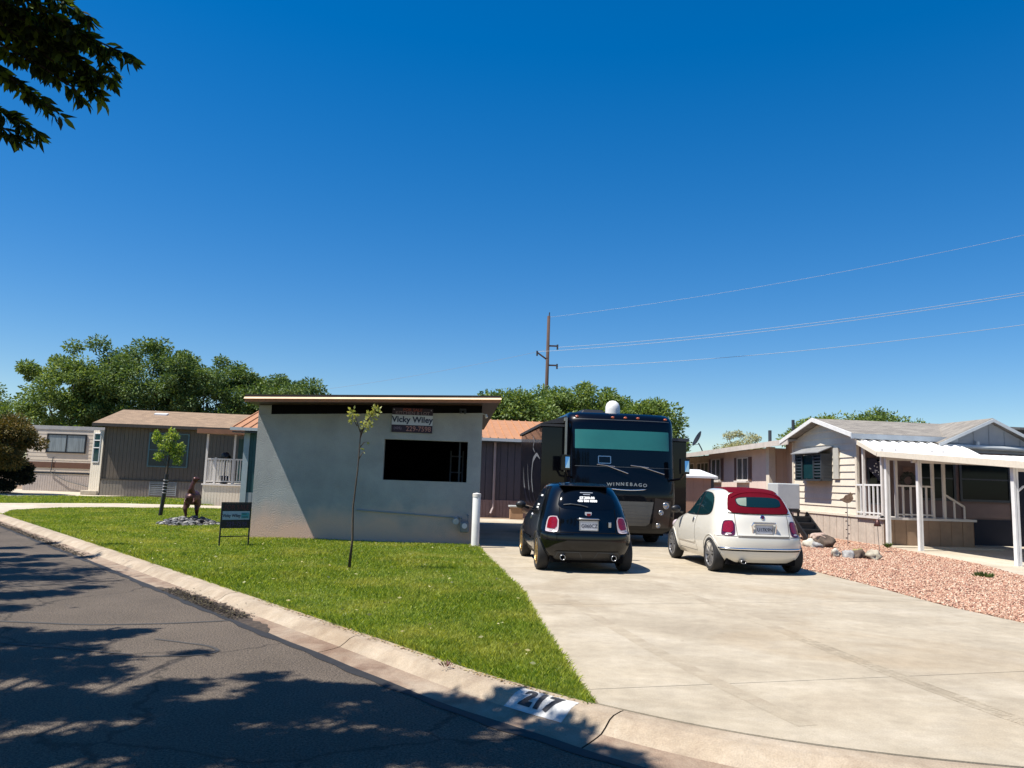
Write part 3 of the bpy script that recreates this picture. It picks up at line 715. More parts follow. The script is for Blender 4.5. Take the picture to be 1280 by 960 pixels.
# leaf litter in the gutter
def litter(name, s0, s1, d0, d1, n, cols, size, label):
    ps = []; ds = []
    for _ in range(n):
        s = random.uniform(s0, s1); d = random.gauss((d0 + d1) / 2, (d1 - d0) / 4.0)
        edge = math.sin(math.pi * (s - s0) / (s1 - s0))
        if random.random() > edge ** 0.5 + 0.1: continue
        d = max(0.05, min(0.56, d)); p = kerb_pt(s, min(d, 0.52), random.uniform(0.004, 0.010)); ps.append(p); ds.append((random.gauss(0, 1), random.gauss(0, 1), random.gauss(0, .08)))
    o = leaf_mesh(name, np.array(ps), np.array(ds), size, islandmat(name + '_mat', cols), width=0.7, flat=True); return tag(o, label, 'leaf litter', kind='stuff')
def s_near(x, y): return float(KS[np.argmin(np.linalg.norm(KD - np.array([x, y]), axis=1))])
sa, sb = s_near(-4.1, 10.9), s_near(-2.4, 8.9)
litter('gutter_litter', sa, sb, 0.30, 0.54, 2600, [(0.010, 0.007, 0.005), (0.02, 0.014, 0.008), (0.03, 0.02, 0.012), (0.012, 0.009, 0.006), (0.02, 0.015, 0.01), (0.12, 0.10, 0.05)], 0.026, 'dark damp leaf litter lying in the gutter')
litter('far_gutter_litter', s_near(-14.5, 22.6), s_near(-6.8, 13.9), 0.34, 0.56, 3000, [(0.012, 0.009, 0.006), (0.03, 0.02, 0.012), (0.07, 0.05, 0.03), (0.02, 0.02, 0.01)], 0.04, 'dark leaf litter along the far gutter')
litter('kerb_edge_litter', S0 - 5.5, S0 - 0.1, 0.0, 0.10, 420, [(0.25, 0.15, 0.06), (0.35, 0.22, 0.1), (0.12, 0.07, 0.03), (0.3, 0.25, 0.1)], 0.022, 'dry brown litter where the lawn meets the kerb')

# ---- painted house number on the kerb
hn = empty('house_number', (0, 0, 0), 0, 'black 217 stencilled on a white painted patch on the kerb', 'house number')
pb = MB(); NS = 16; sA, sB = S0 - 0.57, S0 - 0.08
dd = [0.075, 0.12, 0.17, 0.20, 0.225, 0.25, 0.27, 0.285]
for i in range(NS + 1):
    for d in dd: pb.v.append(kerb_pt(sA + (sB - sA) * i / NS, d + (0.0015 * math.sin(i * 2.1) if d in (dd[0], dd[-1]) else 0), 0.003))
m_ = len(dd)
for i in range(NS):
    for j in range(m_ - 1):
        a = i * m_ + j; pb.f.append((a, a + m_, a + m_ + 1, a + 1))
pb.build('painted_patch', M['whitepaint'], hn, fix=True)
me = text_mesh('217', 0.155, 0.0, bold=0.008, sx=1.30)
bm = bmesh.new(); bm.from_mesh(me); bmesh.ops.triangulate(bm, faces=bm.faces); bmesh.ops.subdivide_edges(bm, edges=bm.edges, cuts=2, use_grid_fill=True)
for v in bm.verts: v.co = kerb_pt(sA + 0.235 + v.co.x - v.co.y * 0.12, 0.175 - v.co.y * 1.25, 0.0065)
bmesh.ops.recalc_face_normals(bm, faces=bm.faces)
bm.to_mesh(me); bm.free(); me.materials.clear(); link('lettering', me, M['blackpaint'], hn)

# ---- pink gravel bed
gravel = [(6.75, 5.4), (6.45, 7.0), (6.19, 9.41), (5.94, 10.66), (5.85, 12.83), (5.68, 14.83), (5.25, 19.4), (5.0, 23.5), (10.2, 26.5), (10.5, 23.4), (10.62, 21.98), (10.47, 19.5), (10.38, 17.25), (9.9, 15.2), (9.2, 12.6), (9.3, 5.0)]
sheet('gravel_bed', gravel, 0.112, pmat('gravel_dust', (0.26, 0.13, 0.10), rough=0.95, var=0.25, scale=12, bump=0.5), 0.03)
q = np.array(gravel); acc = []; tot = 0
while tot < 85000:
    P = q.min(0) + (q.max(0) - q.min(0)) * RNG.random((60000, 2)); P = P[in_poly(P, gravel)]
    d_ = np.linalg.norm(P, axis=1); P = P[(RNG.random(len(P)) < (9.5 / np.maximum(d_, 9.5)) ** 1.0) & (P[:, 0] / P[:, 1] < 0.72)]; acc.append(P); tot += len(P)
P = np.concatenate(acc)[:85000]; n = len(P)
oct_ = np.array([(1, 0, 0), (0, 1, 0), (-1, 0, 0), (0, -1, 0), (0, 0, 1), (0, 0, -1)], float)
of = np.array([(0, 1, 4), (1, 2, 4), (2, 3, 4), (3, 0, 4), (1, 0, 5), (2, 1, 5), (3, 2, 5), (0, 3, 5)])
sc = RNG.uniform(0.008, 0.023, (n, 1, 1)) * RNG.uniform(0.6, 1.3, (n, 6, 1)) * np.array([1.2, 1.2, 0.75])
an = RNG.random(n) * 6.283; ca, sa_ = np.cos(an), np.sin(an)
V = oct_[None] * sc; V = V + RNG.normal(size=V.shape) * 0.003
X = V[..., 0] * ca[:, None] - V[..., 1] * sa_[:, None] + P[:, :1]; Y = V[..., 0] * sa_[:, None] + V[..., 1] * ca[:, None] + P[:, 1:2]; Z = V[..., 2] + 0.118 + RNG.uniform(0, 0.014, (n, 1))
V = np.stack([X, Y, Z], -1).reshape(-1, 3); F = (of[None] + (np.arange(n) * 6)[:, None, None]).reshape(-1, 3)
tag(np_mesh('gravel', V, F, islandmat('pink_gravel', [(0.42, 0.245, 0.165), (0.33, 0.17, 0.115), (0.50, 0.34, 0.245), (0.38, 0.22, 0.15), (0.20, 0.09, 0.065), (0.56, 0.44, 0.33), (0.44, 0.28, 0.195), (0.40, 0.21, 0.145)]), nper=3), 'salmon pink crushed gravel beside the driveway', 'gravel', kind='stuff')

# ================================================================== BUILDINGS
AX = R(5.4)
# ---- stucco shed with a serving window and single-slope roof
sh = empty('stucco_shed', (-5.80, 17.65, 0.0), R(4.0), 'blue grey stucco shed with a dark open window and single slope brown roof', 'shed')
W, D_, zb = 5.15, 8.6, 0.10
zt = lambda x: 2.93 + (3.16 - 2.93) * x / W
mb = MB(); wx0, wx1, wz0, wz1 = 2.90, 4.83, 1.53, 2.47
def slab_(mb, x0, x1, z0, z1, y0=0.0, y1=0.2):
    f0 = z1 if not callable(z1) else z1(x0); f1 = z1 if not callable(z1) else z1(x1)
    mb.hexa([(x0, y0, z0), (x1, y0, z0), (x1, y1, z0), (x0, y1, z0), (x0, y0, f0), (x1, y0, f1), (x1, y1, f1), (x0, y1, f0)])
# one continuous stucco skin with the opening cut in it
def front_skin(mb):
    xs = [0, wx0, wx1, W]; 
    for i in range(3):
        a, b = xs[i], xs[i + 1]
        if i == 1:
            mb.quad((a, 0, zb), (b, 0, zb), (b, 0, wz0), (a, 0, wz0)); mb.quad((a, 0, wz1), (b, 0, wz1), (b, 0, zt(b)), (a, 0, zt(a)))
        else:
            mb.quad((a, 0, zb), (b, 0, zb), (b, 0, wz0), (a, 0, wz0)); mb.quad((a, 0, wz0), (b, 0, wz0), (b, 0, wz1), (a, 0, wz1)); mb.quad((a, 0, wz1), (b, 0, wz1), (b, 0, zt(b)), (a, 0, zt(a)))
    t = 0.2
    mb.quad((wx0, 0, wz0), (wx1, 0, wz0), (wx1, t, wz0), (wx0, t, wz0)); mb.quad((wx0, t, wz1), (wx1, t, wz1), (wx1, 0, wz1), (wx0, 0, wz1))
    mb.quad((wx0, 0, wz0), (wx0, t, wz0), (wx0, t, wz1), (wx0, 0, wz1)); mb.quad((wx1, t, wz0), (wx1, 0, wz0), (wx1, 0, wz1), (wx1, t, wz1))
    mb.quad((0, 0, zt(0)), (W, 0, zt(W)), (W, t, zt(W)), (0, t, zt(0)))
front_skin(mb)
mb.quad((0, D_, zb), (0, 0, zb), (0, 0, zt(0)), (0, D_, zt(0))); mb.quad((W, 0, zb), (W, D_, zb), (W, D_, zt(W)), (W, 0, zt(W)))
mb.quad((W, D_, zb), (0, D_, zb), (0, D_, zt(0)), (W, D_, zt(W)))
mb.build('wall', M['stucco'], sh)
mb = MB(); mb.box(0.02, W - 0.02, 0.01, D_ - 0.02, 0.06, 0.165); mb.build('sill_shade', pmat('red_sill_shade', (0.10, 0.03, 0.02), rough=0.8), sh)  # dark red strip painted as the shadow along the wall foot
# inside: dark lining, counter and a pale shelf rack near the right end
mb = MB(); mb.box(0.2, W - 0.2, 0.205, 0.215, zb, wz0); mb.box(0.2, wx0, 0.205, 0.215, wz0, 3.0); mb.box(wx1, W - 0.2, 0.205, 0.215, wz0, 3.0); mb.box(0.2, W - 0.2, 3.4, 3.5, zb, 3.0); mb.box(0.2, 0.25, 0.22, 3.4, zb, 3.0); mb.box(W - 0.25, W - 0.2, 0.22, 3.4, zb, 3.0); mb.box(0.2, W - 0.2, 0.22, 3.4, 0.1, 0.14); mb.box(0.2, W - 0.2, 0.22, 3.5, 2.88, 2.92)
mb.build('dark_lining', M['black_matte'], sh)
mb = MB(); mb.box(4.42, 4.46, 1.3, 1.34, 0.3, 2.3); mb.box(4.72, 4.76, 1.3, 1.34, 0.3, 2.3); [mb.box(4.42, 4.76, 1.3, 1.6, z, z + 0.03) for z in (1.35, 1.75, 2.15)]
mb.build('shelf_rack', pmat('dim_rack', (0.05, 0.06, 0.075)), sh)
mb = MB(); mb.box(4.63, 4.67, 0.24, 0.30, wz0, wz1); mb.build('inner_frame', pmat('dim_frame', (0.03, 0.04, 0.05)), sh)
# header board under the eave, then roof
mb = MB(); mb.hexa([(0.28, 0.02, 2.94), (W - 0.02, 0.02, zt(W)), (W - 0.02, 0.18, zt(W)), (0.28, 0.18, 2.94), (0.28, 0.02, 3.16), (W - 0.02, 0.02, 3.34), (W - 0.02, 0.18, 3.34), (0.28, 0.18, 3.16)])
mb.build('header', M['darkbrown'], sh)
mb = MB(); mb.hexa([(0.0, 0.0, 2.935), (0.28, 0.0, 2.945), (0.28, 0.2, 2.945), (0.0, 0.2, 2.935), (0.0, 0, 3.14), (0.28, 0, 3.15), (0.28, 0.2, 3.15), (0, 0.2, 3.14)]); mb.build('corner_column', M['stucco'], sh)
rz = lambda x: 3.145 + (3.30 - 3.10) * (x + 0.15) / 5.6
def roofslab(mb, x0, x1, y0, y1, lo, hi):
    mb.hexa([(x0, y0, rz(x0) + lo), (x1, y0, rz(x1) + lo), (x1, y1, rz(x1) + lo), (x0, y1, rz(x0) + lo), (x0, y0, rz(x0) + hi), (x1, y0, rz(x1) + hi), (x1, y1, rz(x1) + hi), (x0, y1, rz(x0) + hi)])
rf = MB(); roofslab(rf, -0.10, 5.50, -0.76, D_ + 0.3, 0.0, 0.10)
ro = rf.build('roof', M['brown'], sh)
mb = MB(); roofslab(mb, -0.12, 5.52, -0.79, -0.762, -0.01, 0.062); mb.build('fascia', pmat('copper_fascia', (0.34, 0.16, 0.09), rough=0.5), ro)
mb = MB(); x0, x1 = -0.13, 5.53; mb.hexa([(x0, -0.86, rz(x0) + 0.055), (x1, -0.86, rz(x1) + 0.055), (x1, -0.792, rz(x1) + 0.055), (x0, -0.792, rz(x0) + 0.055), (x0, -0.83, rz(x0) + 0.075), (x1, -0.83, rz(x1) + 0.075), (x1, -0.792, rz(x1) + 0.10), (x0, -0.792, rz(x0) + 0.10)]); mb.build('drip_edge', M['flash'], ro)
mb = MB(); roofslab(mb, -0.12, 5.52, -0.785, D_ + 0.32, 0.102, 0.155); mb.build('roofing', pmat('dark_roofing', (0.03, 0.022, 0.02), rough=0.85), ro)
mb = MB(); mb.tube([(2.35, -0.02, 0.83), (4.72, -0.02, 0.715)], 0.014, 8); [mb.box(x, x + 0.02, -0.035, 0.0, 0.70 + (4.72 - x) * 0.048, 0.73 + (4.72 - x) * 0.048) for x in (2.6, 3.4, 4.2)]
mb.build('wall_pipe', pmat('grey_pipe', (0.26, 0.29, 0.31), rough=0.6), sh)
mb = MB(); mb.box(4.60, 4.76, -0.04, 0.018, 3.20, 3.24); mb.tube([(4.63, -0.06, 3.20), (4.63, -0.10, 3.13)], 0.03, 8); mb.tube([(4.73, -0.06, 3.20), (4.73, -0.10, 3.13)], 0.03, 8); mb.build('floodlight', M['darkgrey'], sh)
mb = MB(); mb.tube([(5.22, -0.02, 3.12), (5.24, -0.05, 3.05)], [0.03, 0.035], 8); mb.tube([(5.15, 0.05, 3.14), (5.22, -0.02, 3.12)], 0.015, 6); mb.build('corner_lamp', M['white'], sh)

# ---- gas meter on the shed wall
gm = empty('gas_meter', (-0.98, 17.84, 0.12), R(4.0), 'grey gas meter and regulator on the shed wall beside the white post', 'gas meter')
mb = MB(); mb.box(-0.10, 0.10, -0.10, 0.08, 0.28, 0.52); mb.build('meter_body', M['meterg'], gm, bevel=0.03)
mb = MB(); mb.lathe([(0, -0.02), (0.06, -0.02), (0.06, 0.02), (0, 0.02)], 14, Matrix.Translation((0, -0.115, 0.43)) @ Matrix.Rotation(R(90), 4, 'X')); mb.build('dial', M['sign_wh'], gm)
mb = MB(); mb.tube([(-0.07, 0, 0.5), (-0.07, 0, 0.60), (-0.16, 0, 0.62), (-0.20, 0, 0.56)], 0.018, 8); mb.build('pipe', M['meterg'], gm); mb = MB(); mb.tube([(0.07, 0, 0.5), (0.07, 0, 0.64), (0.07, 0.13, 0.66)], 0.018, 8); mb.build('pipe', M['meterg'], gm)
mb = MB(); mb.lathe([(0, -0.03), (0.07, -0.03), (0.08, 0), (0.07, 0.03), (0, 0.03)], 14, Matrix.Translation((-0.2, -0.02, 0.52)) @ Matrix.Rotation(R(90), 4, 'X')); mb.build('regulator', pmat('light_grey_metal', (0.34, 0.36, 0.38), rough=0.5), gm)

# ---- white bollard in front of it
bo = empty('bollard', (-0.70, 17.28, 0.10), 0, 'white pipe post standing at the corner of the shed', 'bollard')
mb = MB(); mb.lathe([(0.088, 0.0), (0.088, 1.18), (0.08, 1.20), (0.0, 1.205)], 20); o = mb.build('post', M['white'], bo, smooth=True); 
mb = MB(); mb.lathe([(0.0, 0.055), (0.14, 0.05), (0.17, 0.02), (0.17, -0.05)], 18); mb.build('footing', CON2, bo)
mb = MB(); mb.lathe([(0.094, 1.12), (0.094, 1.19), (0.0, 1.215)], 20); mb.build('cap', M['trimw'], bo)

# ---- sale sign on the wall
ws = empty('wall_sign', (-2.29, 17.87, 2.92), R(4.0), 'dark and white sale sign fixed on the shed wall above the window', 'sign')
ws_w, ws_h = 0.94, 0.57
mb = MB(); mb.box(-ws_w / 2, ws_w / 2, -0.012, 0.0, 0.125, ws_h / 2); mb.build('top_band', M['sign_dk'], ws)
mb = MB(); mb.box(-ws_w / 2, ws_w / 2, -0.012, 0.0, -0.11, 0.125 - 0.002); mb.build('name_band', M['sign_wh'], ws)
mb = MB(); mb.box(-ws_w / 2, ws_w / 2, -0.012, 0.0, -ws_h / 2, -0.112); mb.build('phone_band', M['sign_dk'], ws)
lettering('FOR SALE', 0.095, M['sign_rd'], ws, (0, -0.014, 0.24), sx=1.1)
lettering('KITCHEN & LOT', 0.105, pmat('dull_grey_letters', (0.22, 0.16, 0.20)), ws, (0, -0.014, 0.165), bold=0.001, sx=1.03)
lettering('Vicky Wiley', 0.19, M['sign_txt'], ws, (0, -0.014, 0.012), bold=0.005, sx=1.02)
lettering('229-7598', 0.165, pmat('peach_digits', (0.42, 0.20, 0.17)), ws, (0.15, -0.014, -0.20), bold=0.001, sx=0.92)
lettering('(435)', 0.085, pmat('mauve_digits', (0.25, 0.18, 0.26)), ws, (-0.33, -0.014, -0.19))
for x in (-0.43, 0.43):
    mb = MB(); mb.lathe([(0, -0.02), (0.014, -0.018), (0.014, 0)], 8, Matrix.Translation((x, 0, 0.245)) @ Matrix.Rotation(R(-90), 4, 'X')); mb.build('screw', M['chromed'], ws)

# ---- manufactured home with copper coloured roof behind the shed
oh = empty('copper_roof_home', (-10.62, 31.0, 0.0), AX, 'long grey home with a copper coloured metal roof behind the shed', 'house')
L_ = 17.0
mb = MB(); vgroove(mb, (2.2, 0), (L_, 0), 0.78, 3.25, 0.30, 0.025, 0.02); mb.build('wall', M['greywall'], oh)
mb = MB(); vgroove(mb, (0, 0), (2.2, 0), 0.78, 3.4, 0.3, 0.02); vgroove(mb, (0, 9), (0, 0), 0.78, 3.4, 0.3, 0.02); mb.build('end_wall', M['tealpaint'], oh)
mb = MB(); vgroove(mb, (2.2, -0.03), (L_, -0.03), 0.10, 0.80, 0.14, 0.02, 0.015); mb.build('skirting', M['pinkskirt'], oh)
mb = MB(); vgroove(mb, (0, -0.03), (2.2, -0.03), 0.10, 0.80, 0.2, 0.02, 0.015); mb.build('end_skirting', M['grey'], oh)
mb = MB(); mb.box(-0.06, 0.16, -0.06, 0.05, 0.1, 3.38); mb.build('corner_board', pmat('pale_corner_board', (0.33, 0.38, 0.40), rough=0.6), oh)
rf = MB()
rf.hexa([(-0.5, -0.45, 3.30), (L_ + 0.4, -0.45, 3.22), (L_ + 0.4, 4.4, 4.35), (-0.5, 4.4, 4.42), (-0.5, -0.45, 3.36), (L_ + 0.4, -0.45, 3.28), (L_ + 0.4, 4.4, 4.41), (-0.5, 4.4, 4.48)])
rf.hexa([(-0.5, 4.4, 4.42), (L_ + 0.4, 4.4, 4.35), (L_ + 0.4, 9.2, 3.28), (-0.5, 9.2, 3.3), (-0.5, 4.4, 4.48), (L_ + 0.4, 4.4, 4.41), (L_ + 0.4, 9.2, 3.34), (-0.5, 9.2, 3.36)])
k = -0.45
while k < L_ + 0.3:
    f0 = (k + 0.5) / (L_ + 0.9)
    rf.hexa([(k, -0.46, 3.36 - 0.08 * f0), (k + 0.04, -0.46, 3.36 - 0.08 * f0), (k + 0.04, 4.4, 4.48 - 0.07 * f0), (k, 4.4, 4.48 - 0.07 * f0), (k, -0.46, 3.40 - 0.08 * f0), (k + 0.04, -0.46, 3.40 - 0.08 * f0), (k + 0.04, 4.4, 4.52 - 0.07 * f0), (k, 4.4, 4.52 - 0.07 * f0)]); k += 0.33
ro = rf.build('roof', M['orange'], oh)
mb = MB(); mb.hexa([(-0.52, -0.52, 3.24), (L_ + 0.4, -0.52, 3.16), (L_ + 0.4, -0.46, 3.16), (-0.52, -0.46, 3.24), (-0.52, -0.52, 3.36), (L_ + 0.4, -0.52, 3.28), (L_ + 0.4, -0.46, 3.28), (-0.52, -0.46, 3.36)]); mb.build('gutter', M['coolerw'], ro)
mb = MB(); mb.box(-0.45, L_ + 0.3, -0.45, -0.01, 3.16, 3.20); mb.build('soffit', M['darkgrey'], ro)
mb = MB(); mb.tube([(10.05, -0.08, 3.25), (10.05, -0.08, 0.5), (9.95, -0.16, 0.25)], 0.055, 8); mb.build('downspout', pmat('mauve_downspout', (0.34, 0.27, 0.26), rough=0.6), oh)
mb = MB(); mb.box(0, L_, 0.02, 8.9, 0.1, 3.2); mb.build('core', M['darkgrey'], oh)

ub = empty('storage_box', (0.30, 30.6, 0.10), AX, 'small tan box with a grey lid beside the plum grey home', 'storage box')
mb = MB(); mb.box(-0.22, 0.28, -0.2, 0.2, 0, 0.48); mb.build('body', pmat('tan_box', (0.36, 0.22, 0.13), rough=0.8), ub); mb = MB(); mb.box(-0.27, 0.33, -0.24, 0.24, 0.482, 0.55); mb.build('lid', M['coolerw'], ub, bevel=0.015)

# ---- taupe home far left
th = empty('taupe_home', (-21.9, 41.7, 0.0), R(8), 'taupe manufactured home with tan shingle roof at the left beyond the path', 'house')
TL, TD = 11.0, 8.0
mb = MB(); vgroove(mb, (0, 0), (TL, 0), 0.98, 3.86, 0.2, 0.018, 0.015); vgroove(mb, (0, TD), (0, 0), 0.98, 3.86, 0.2, 0.018, 0.015); mb.build('wall', M['taupe'], th)
mb = MB(); vgroove(mb, (0, -0.02), (TL, -0.02), 0.1, 1.0, 0.16, 0.02, 0.012); mb.build('skirting', M['taupe_skirt'], th)
mb = MB(); mb.box(-0.03, 0.04, -0.05, -0.02, 0.98, 3.8); mb.box(0, TL, -0.05, -0.022, 0.96, 1.02); mb.build('trim', pmat('taupe_trim', (0.08, 0.065, 0.05), rough=0.7), th)
# canted bay at its left end, pale and sunlit
mb = MB(); vgroove(mb, (-0.75, 0.42), (-0.05, -0.03), 0.1, 3.6, 0.16, 0.015, 0.012); vgroove(mb, (-0.75, 2.4), (-0.75, 0.42), 0.1, 3.6, 0.16, 0.015); mb.add([(-0.75, 0.42, 3.6), (-0.05, -0.03, 3.6), (0, 2.4, 3.6), (-0.75, 2.4, 3.6)], [(0, 1, 2, 3)])
bay = mb.build('bay', M['cream'], th)
d = Vector((0.70, -0.45, 0)).normalized(); nn = Vector((d.y, -d.x, 0)); b0 = Vector((-0.75, 0.42, 0))
def on_bay(s, z, o): return b0 + d * s + nn * o + Vector((0, 0, z))
mb = MB(); mb.extr([on_bay(0.16, 1.9, 0.005), on_bay(0.64, 1.9, 0.005), on_bay(0.64, 3.4, 0.005), on_bay(0.16, 3.4, 0.005)], nn * 0.02); wn = mb.build('window', M['glass_house'], bay)
mb = MB(); [mb.bar(on_bay(a, z0, 0.03), on_bay(b, z1, 0.03), 0.05) for a, b, z0, z1 in ((0.16, 0.16, 1.87, 3.43), (0.64, 0.64, 1.87, 3.43), (0.16, 0.64, 3.42, 3.42), (0.16, 0.64, 1.88, 1.88), (0.16, 0.64, 2.65, 2.65), (0.16, 0.64, 3.05, 3.05))]; mb.build('frame', M['white'], wn)
def window(parent, x0, x1, z0, z1, y=-0.03, fr=None, gl=None, nx=1, nz=1, fw=0.06, name='window', dep=0.04):
    mb = MB(); mb.box(x0, x1, y - 0.012, y + 0.004, z0, z1); wn = mb.build(name, gl or M['glass_house'], parent)
    mb = MB(); f = fw
    mb.box(x0 - f, x0, y - dep, y + 0.01, z0 - f, z1 + f); mb.box(x1, x1 + f, y - dep, y + 0.01, z0 - f, z1 + f); mb.box(x0, x1, y - dep, y + 0.01, z0 - f, z0); mb.box(x0, x1, y - dep, y + 0.01, z1, z1 + f)
    for i in range(1, nx): x = x0 + (x1 - x0) * i / nx; mb.box(x - f * 0.35, x + f * 0.35, y - dep * 0.8, y - 0.013, z0, z1)
    for i in range(1, nz): z = z0 + (z1 - z0) * i / nz; mb.box(x0, x1, y - dep * 0.78, y - 0.014, z - f * 0.3, z + f * 0.3)
    mb.build('frame', fr or M['white'], wn); return wn
window(th, 2.35, 4.3, 1.78, 3.5, fr=pmat('teal_grey_frame', (0.10, 0.17, 0.18), rough=0.6), nz=2, nx=2, fw=0.07)
mb = MB(); [mb.box(2.55, 3.85, -0.05, -0.04, z, z + 0.05) for z in np.arange(0.2, 0.85, 0.1)]; mb.box(2.5, 2.55, -0.055, -0.02, 0.17, 0.88); mb.box(3.85, 3.9, -0.055, -0.02, 0.17, 0.88); mb.box(3.18, 3.22, -0.055, -0.02, 0.17, 0.88); mb.box(2.5, 3.9, -0.055, -0.02, 0.88, 0.92); mb.build('crawlspace_vent', pmat('pale_vent', (0.30, 0.33, 0.33), rough=0.6), th)
rf = MB(); rf.hexa([(-0.55, -0.4, 3.84), (TL + 0.3, -0.4, 3.84), (TL + 0.3, TD / 2, 4.92), (-0.55, TD / 2, 4.92), (-0.55, -0.4, 3.97), (TL + 0.3, -0.4, 3.97), (TL + 0.3, TD / 2, 5.05), (-0.55, TD / 2, 5.05)])
rf.hexa([(-0.55, TD / 2, 4.92), (TL + 0.3, TD / 2, 4.92), (TL + 0.3, TD + 0.4, 3.84), (-0.55, TD + 0.4, 3.84), (-0.55, TD / 2, 5.05), (TL + 0.3, TD / 2, 5.05), (TL + 0.3, TD + 0.4, 3.97), (-0.55, TD + 0.4, 3.97)])
ro = rf.build('roof', M['roof_tan'], th)
mb = MB(); mb.box(-0.56, TL + 0.3, -0.45, -0.402, 3.80, 3.96); mb.build('fascia', pmat('brown_gutter', (0.06, 0.045, 0.035), rough=0.6), ro)
mb = MB(); mb.hexa([(1.6, 2.6, 4.62), (2.3, 2.6, 4.62), (2.3, 3.0, 4.72), (1.6, 3.0, 4.72), (1.6, 2.6, 4.78), (2.3, 2.6, 4.78), (2.3, 3.0, 4.86), (1.6, 3.0, 4.86)]); mb.build('roof_vent', M['white'], ro)
mb = MB(); mb.box(0.02, TL - 0.02, 0.02, TD - 0.1, 0.1, 3.84); mb.build('core', M['darkgrey'], th)

# porch deck in front of it
dk = empty('porch_deck', (-13.35, 33.9, 0.0), R(4), 'raised porch with white railing and pale skirt in front of the taupe home', 'porch')
mb = MB(); vgroove(mb, (0, 0), (1.75, 0), 0.1, 0.98, 0.13, 0.015, 0.01); vgroove(mb, (0, 4), (0, 0), 0.1, 0.98, 0.13, 0.015, 0.01); mb.build('skirt', M['cream'], dk)
mb = MB(); mb.box(-0.05, 1.8, -0.05, 4.2, 0.98, 1.05); mb.build('floor', M['trimw'], dk)
for x in (0.02, 0.42, 1.2, 1.68):
    mb = MB(); mb.box(x, x + 0.09, 0.0, 0.09, 1.05, 3.22 if x != 0.42 else 2.2); mb.build('post', M['trimw'], dk)
mb = MB(); mb.box(0.1, 1.7, 0.01, 0.07, 2.10, 2.16); mb.box(0.1, 1.7, 0.01, 0.07, 1.14, 1.19)
x = 0.14
while x < 1.68: mb.box(x, x + 0.04, 0.02, 0.05, 1.19, 2.10); x += 0.115
mb.build('railing', M['trimw'], dk)
mb = MB(); mb.box(0.0, 0.06, 0.1, 3.9, 2.10, 2.16); [mb.box(0.01, 0.05, y, y + 0.04, 1.1, 2.1) for y in np.arange(0.2, 3.9, 0.14)]; mb.build('side_railing', M['trimw'], dk)
mb = MB(); mb.hexa([(-0.3, -0.4, 3.22), (2.2, -0.4, 3.22), (2.2, 5.0, 3.40), (-0.3, 5.0, 3.40), (-0.3, -0.4, 3.42), (2.2, -0.4, 3.42), (2.2, 5.0, 3.6), (-0.3, 5.0, 3.6)]); mb.build('roof', pmat('brown_porch_roof', (0.20, 0.09, 0.045), rough=0.7), dk)
mb = MB(); mb.box(0.3, 1.9, 4.0, 4.05, 1.05, 3.2); mb.build('screen', M['tealpaint'], dk)
mb = MB(); mb.lathe([(0, 1.05), (0.16, 1.06), (0.2, 1.4), (0.0, 1.42)], 14, Matrix.Translation((0.75, 0.5, 0))); mb.blob((0.75, 0.5, 2.25), (0.22, 0.2, 0.2), 4); mb.tube([(0.75, 0.5, 1.4), (0.75, 0.5, 2.2)], 0.02, 6); mb.build('porch_ornament', M['black'], dk)

# ---- beige trailer far left
tr = empty('beige_trailer', (-28.6, 45.8, 0.0), R(2), 'beige trailer home with brown stripes beside the dark round bush', 'trailer')
TW = 8.2
mb = MB(); clap(mb, (0, 0), (TW, 0), 1.05, 3.75, 0.22, 0.012); clap(mb, (0, 4), (0, 0), 1.05, 3.75, 0.22, 0.012); mb.build('wall', M['beige'], tr)
mb = MB(); vgroove(mb, (0, -0.02), (TW, -0.02), 0.1, 1.05, 0.14, 0.02, 0.012); mb.build('skirting', M['beige2'], tr)
mb = MB(); mb.box(0, TW, -0.035, -0.015, 1.48, 1.82); mb.build('wide_stripe', M['stripe'], tr)
mb = MB(); mb.box(0, TW, -0.04, -0.02, 1.14, 1.22); mb.build('thin_stripe', M['black'], tr)
wn = window(tr, 1.2, 3.35, 2.45, 3.42, fr=M['black'], gl=pmat('curtained_glass', (0.22, 0.25, 0.26), rough=0.2, var=0.3, stretch=(4, 1, 0.3)), nx=2, fw=0.08)
mb = MB(); mb.tube([(1.6, -0.06, 2.1), (1.55, -0.08, 1.2), (2.5, -0.12, 0.75), (4.4, -0.1, 0.3)], 0.022, 6); mb.build('hose', M['darkgrey'], tr)
mb = MB(); mb.hexa([(-0.1, -0.03, 3.75), (TW, -0.03, 3.75), (TW, 4, 3.85), (-0.1, 4, 3.85), (-0.1, -0.03, 3.97), (TW, -0.03, 3.97), (TW, 4, 4.1), (-0.1, 4, 4.1)]); mb.build('roof', pmat('off_white_roof', (0.40, 0.38, 0.36), rough=0.6), tr)
mb = MB(); mb.box(0.02, TW, 0.05, 3.9, 0.1, 3.8); mb.build('core', M['darkgrey'], tr)
st = MB(); st.prism([(0, 0), (0.9, 0), (0.9, 0.6), (0, 0.6)], 0, 0.24); o = st.build('concrete_step', CON3, bevel=0.04); o.location = (-22.9, 41.6, 0.115); tag(o, 'low concrete block on the pad between trailer and taupe home', 'step')

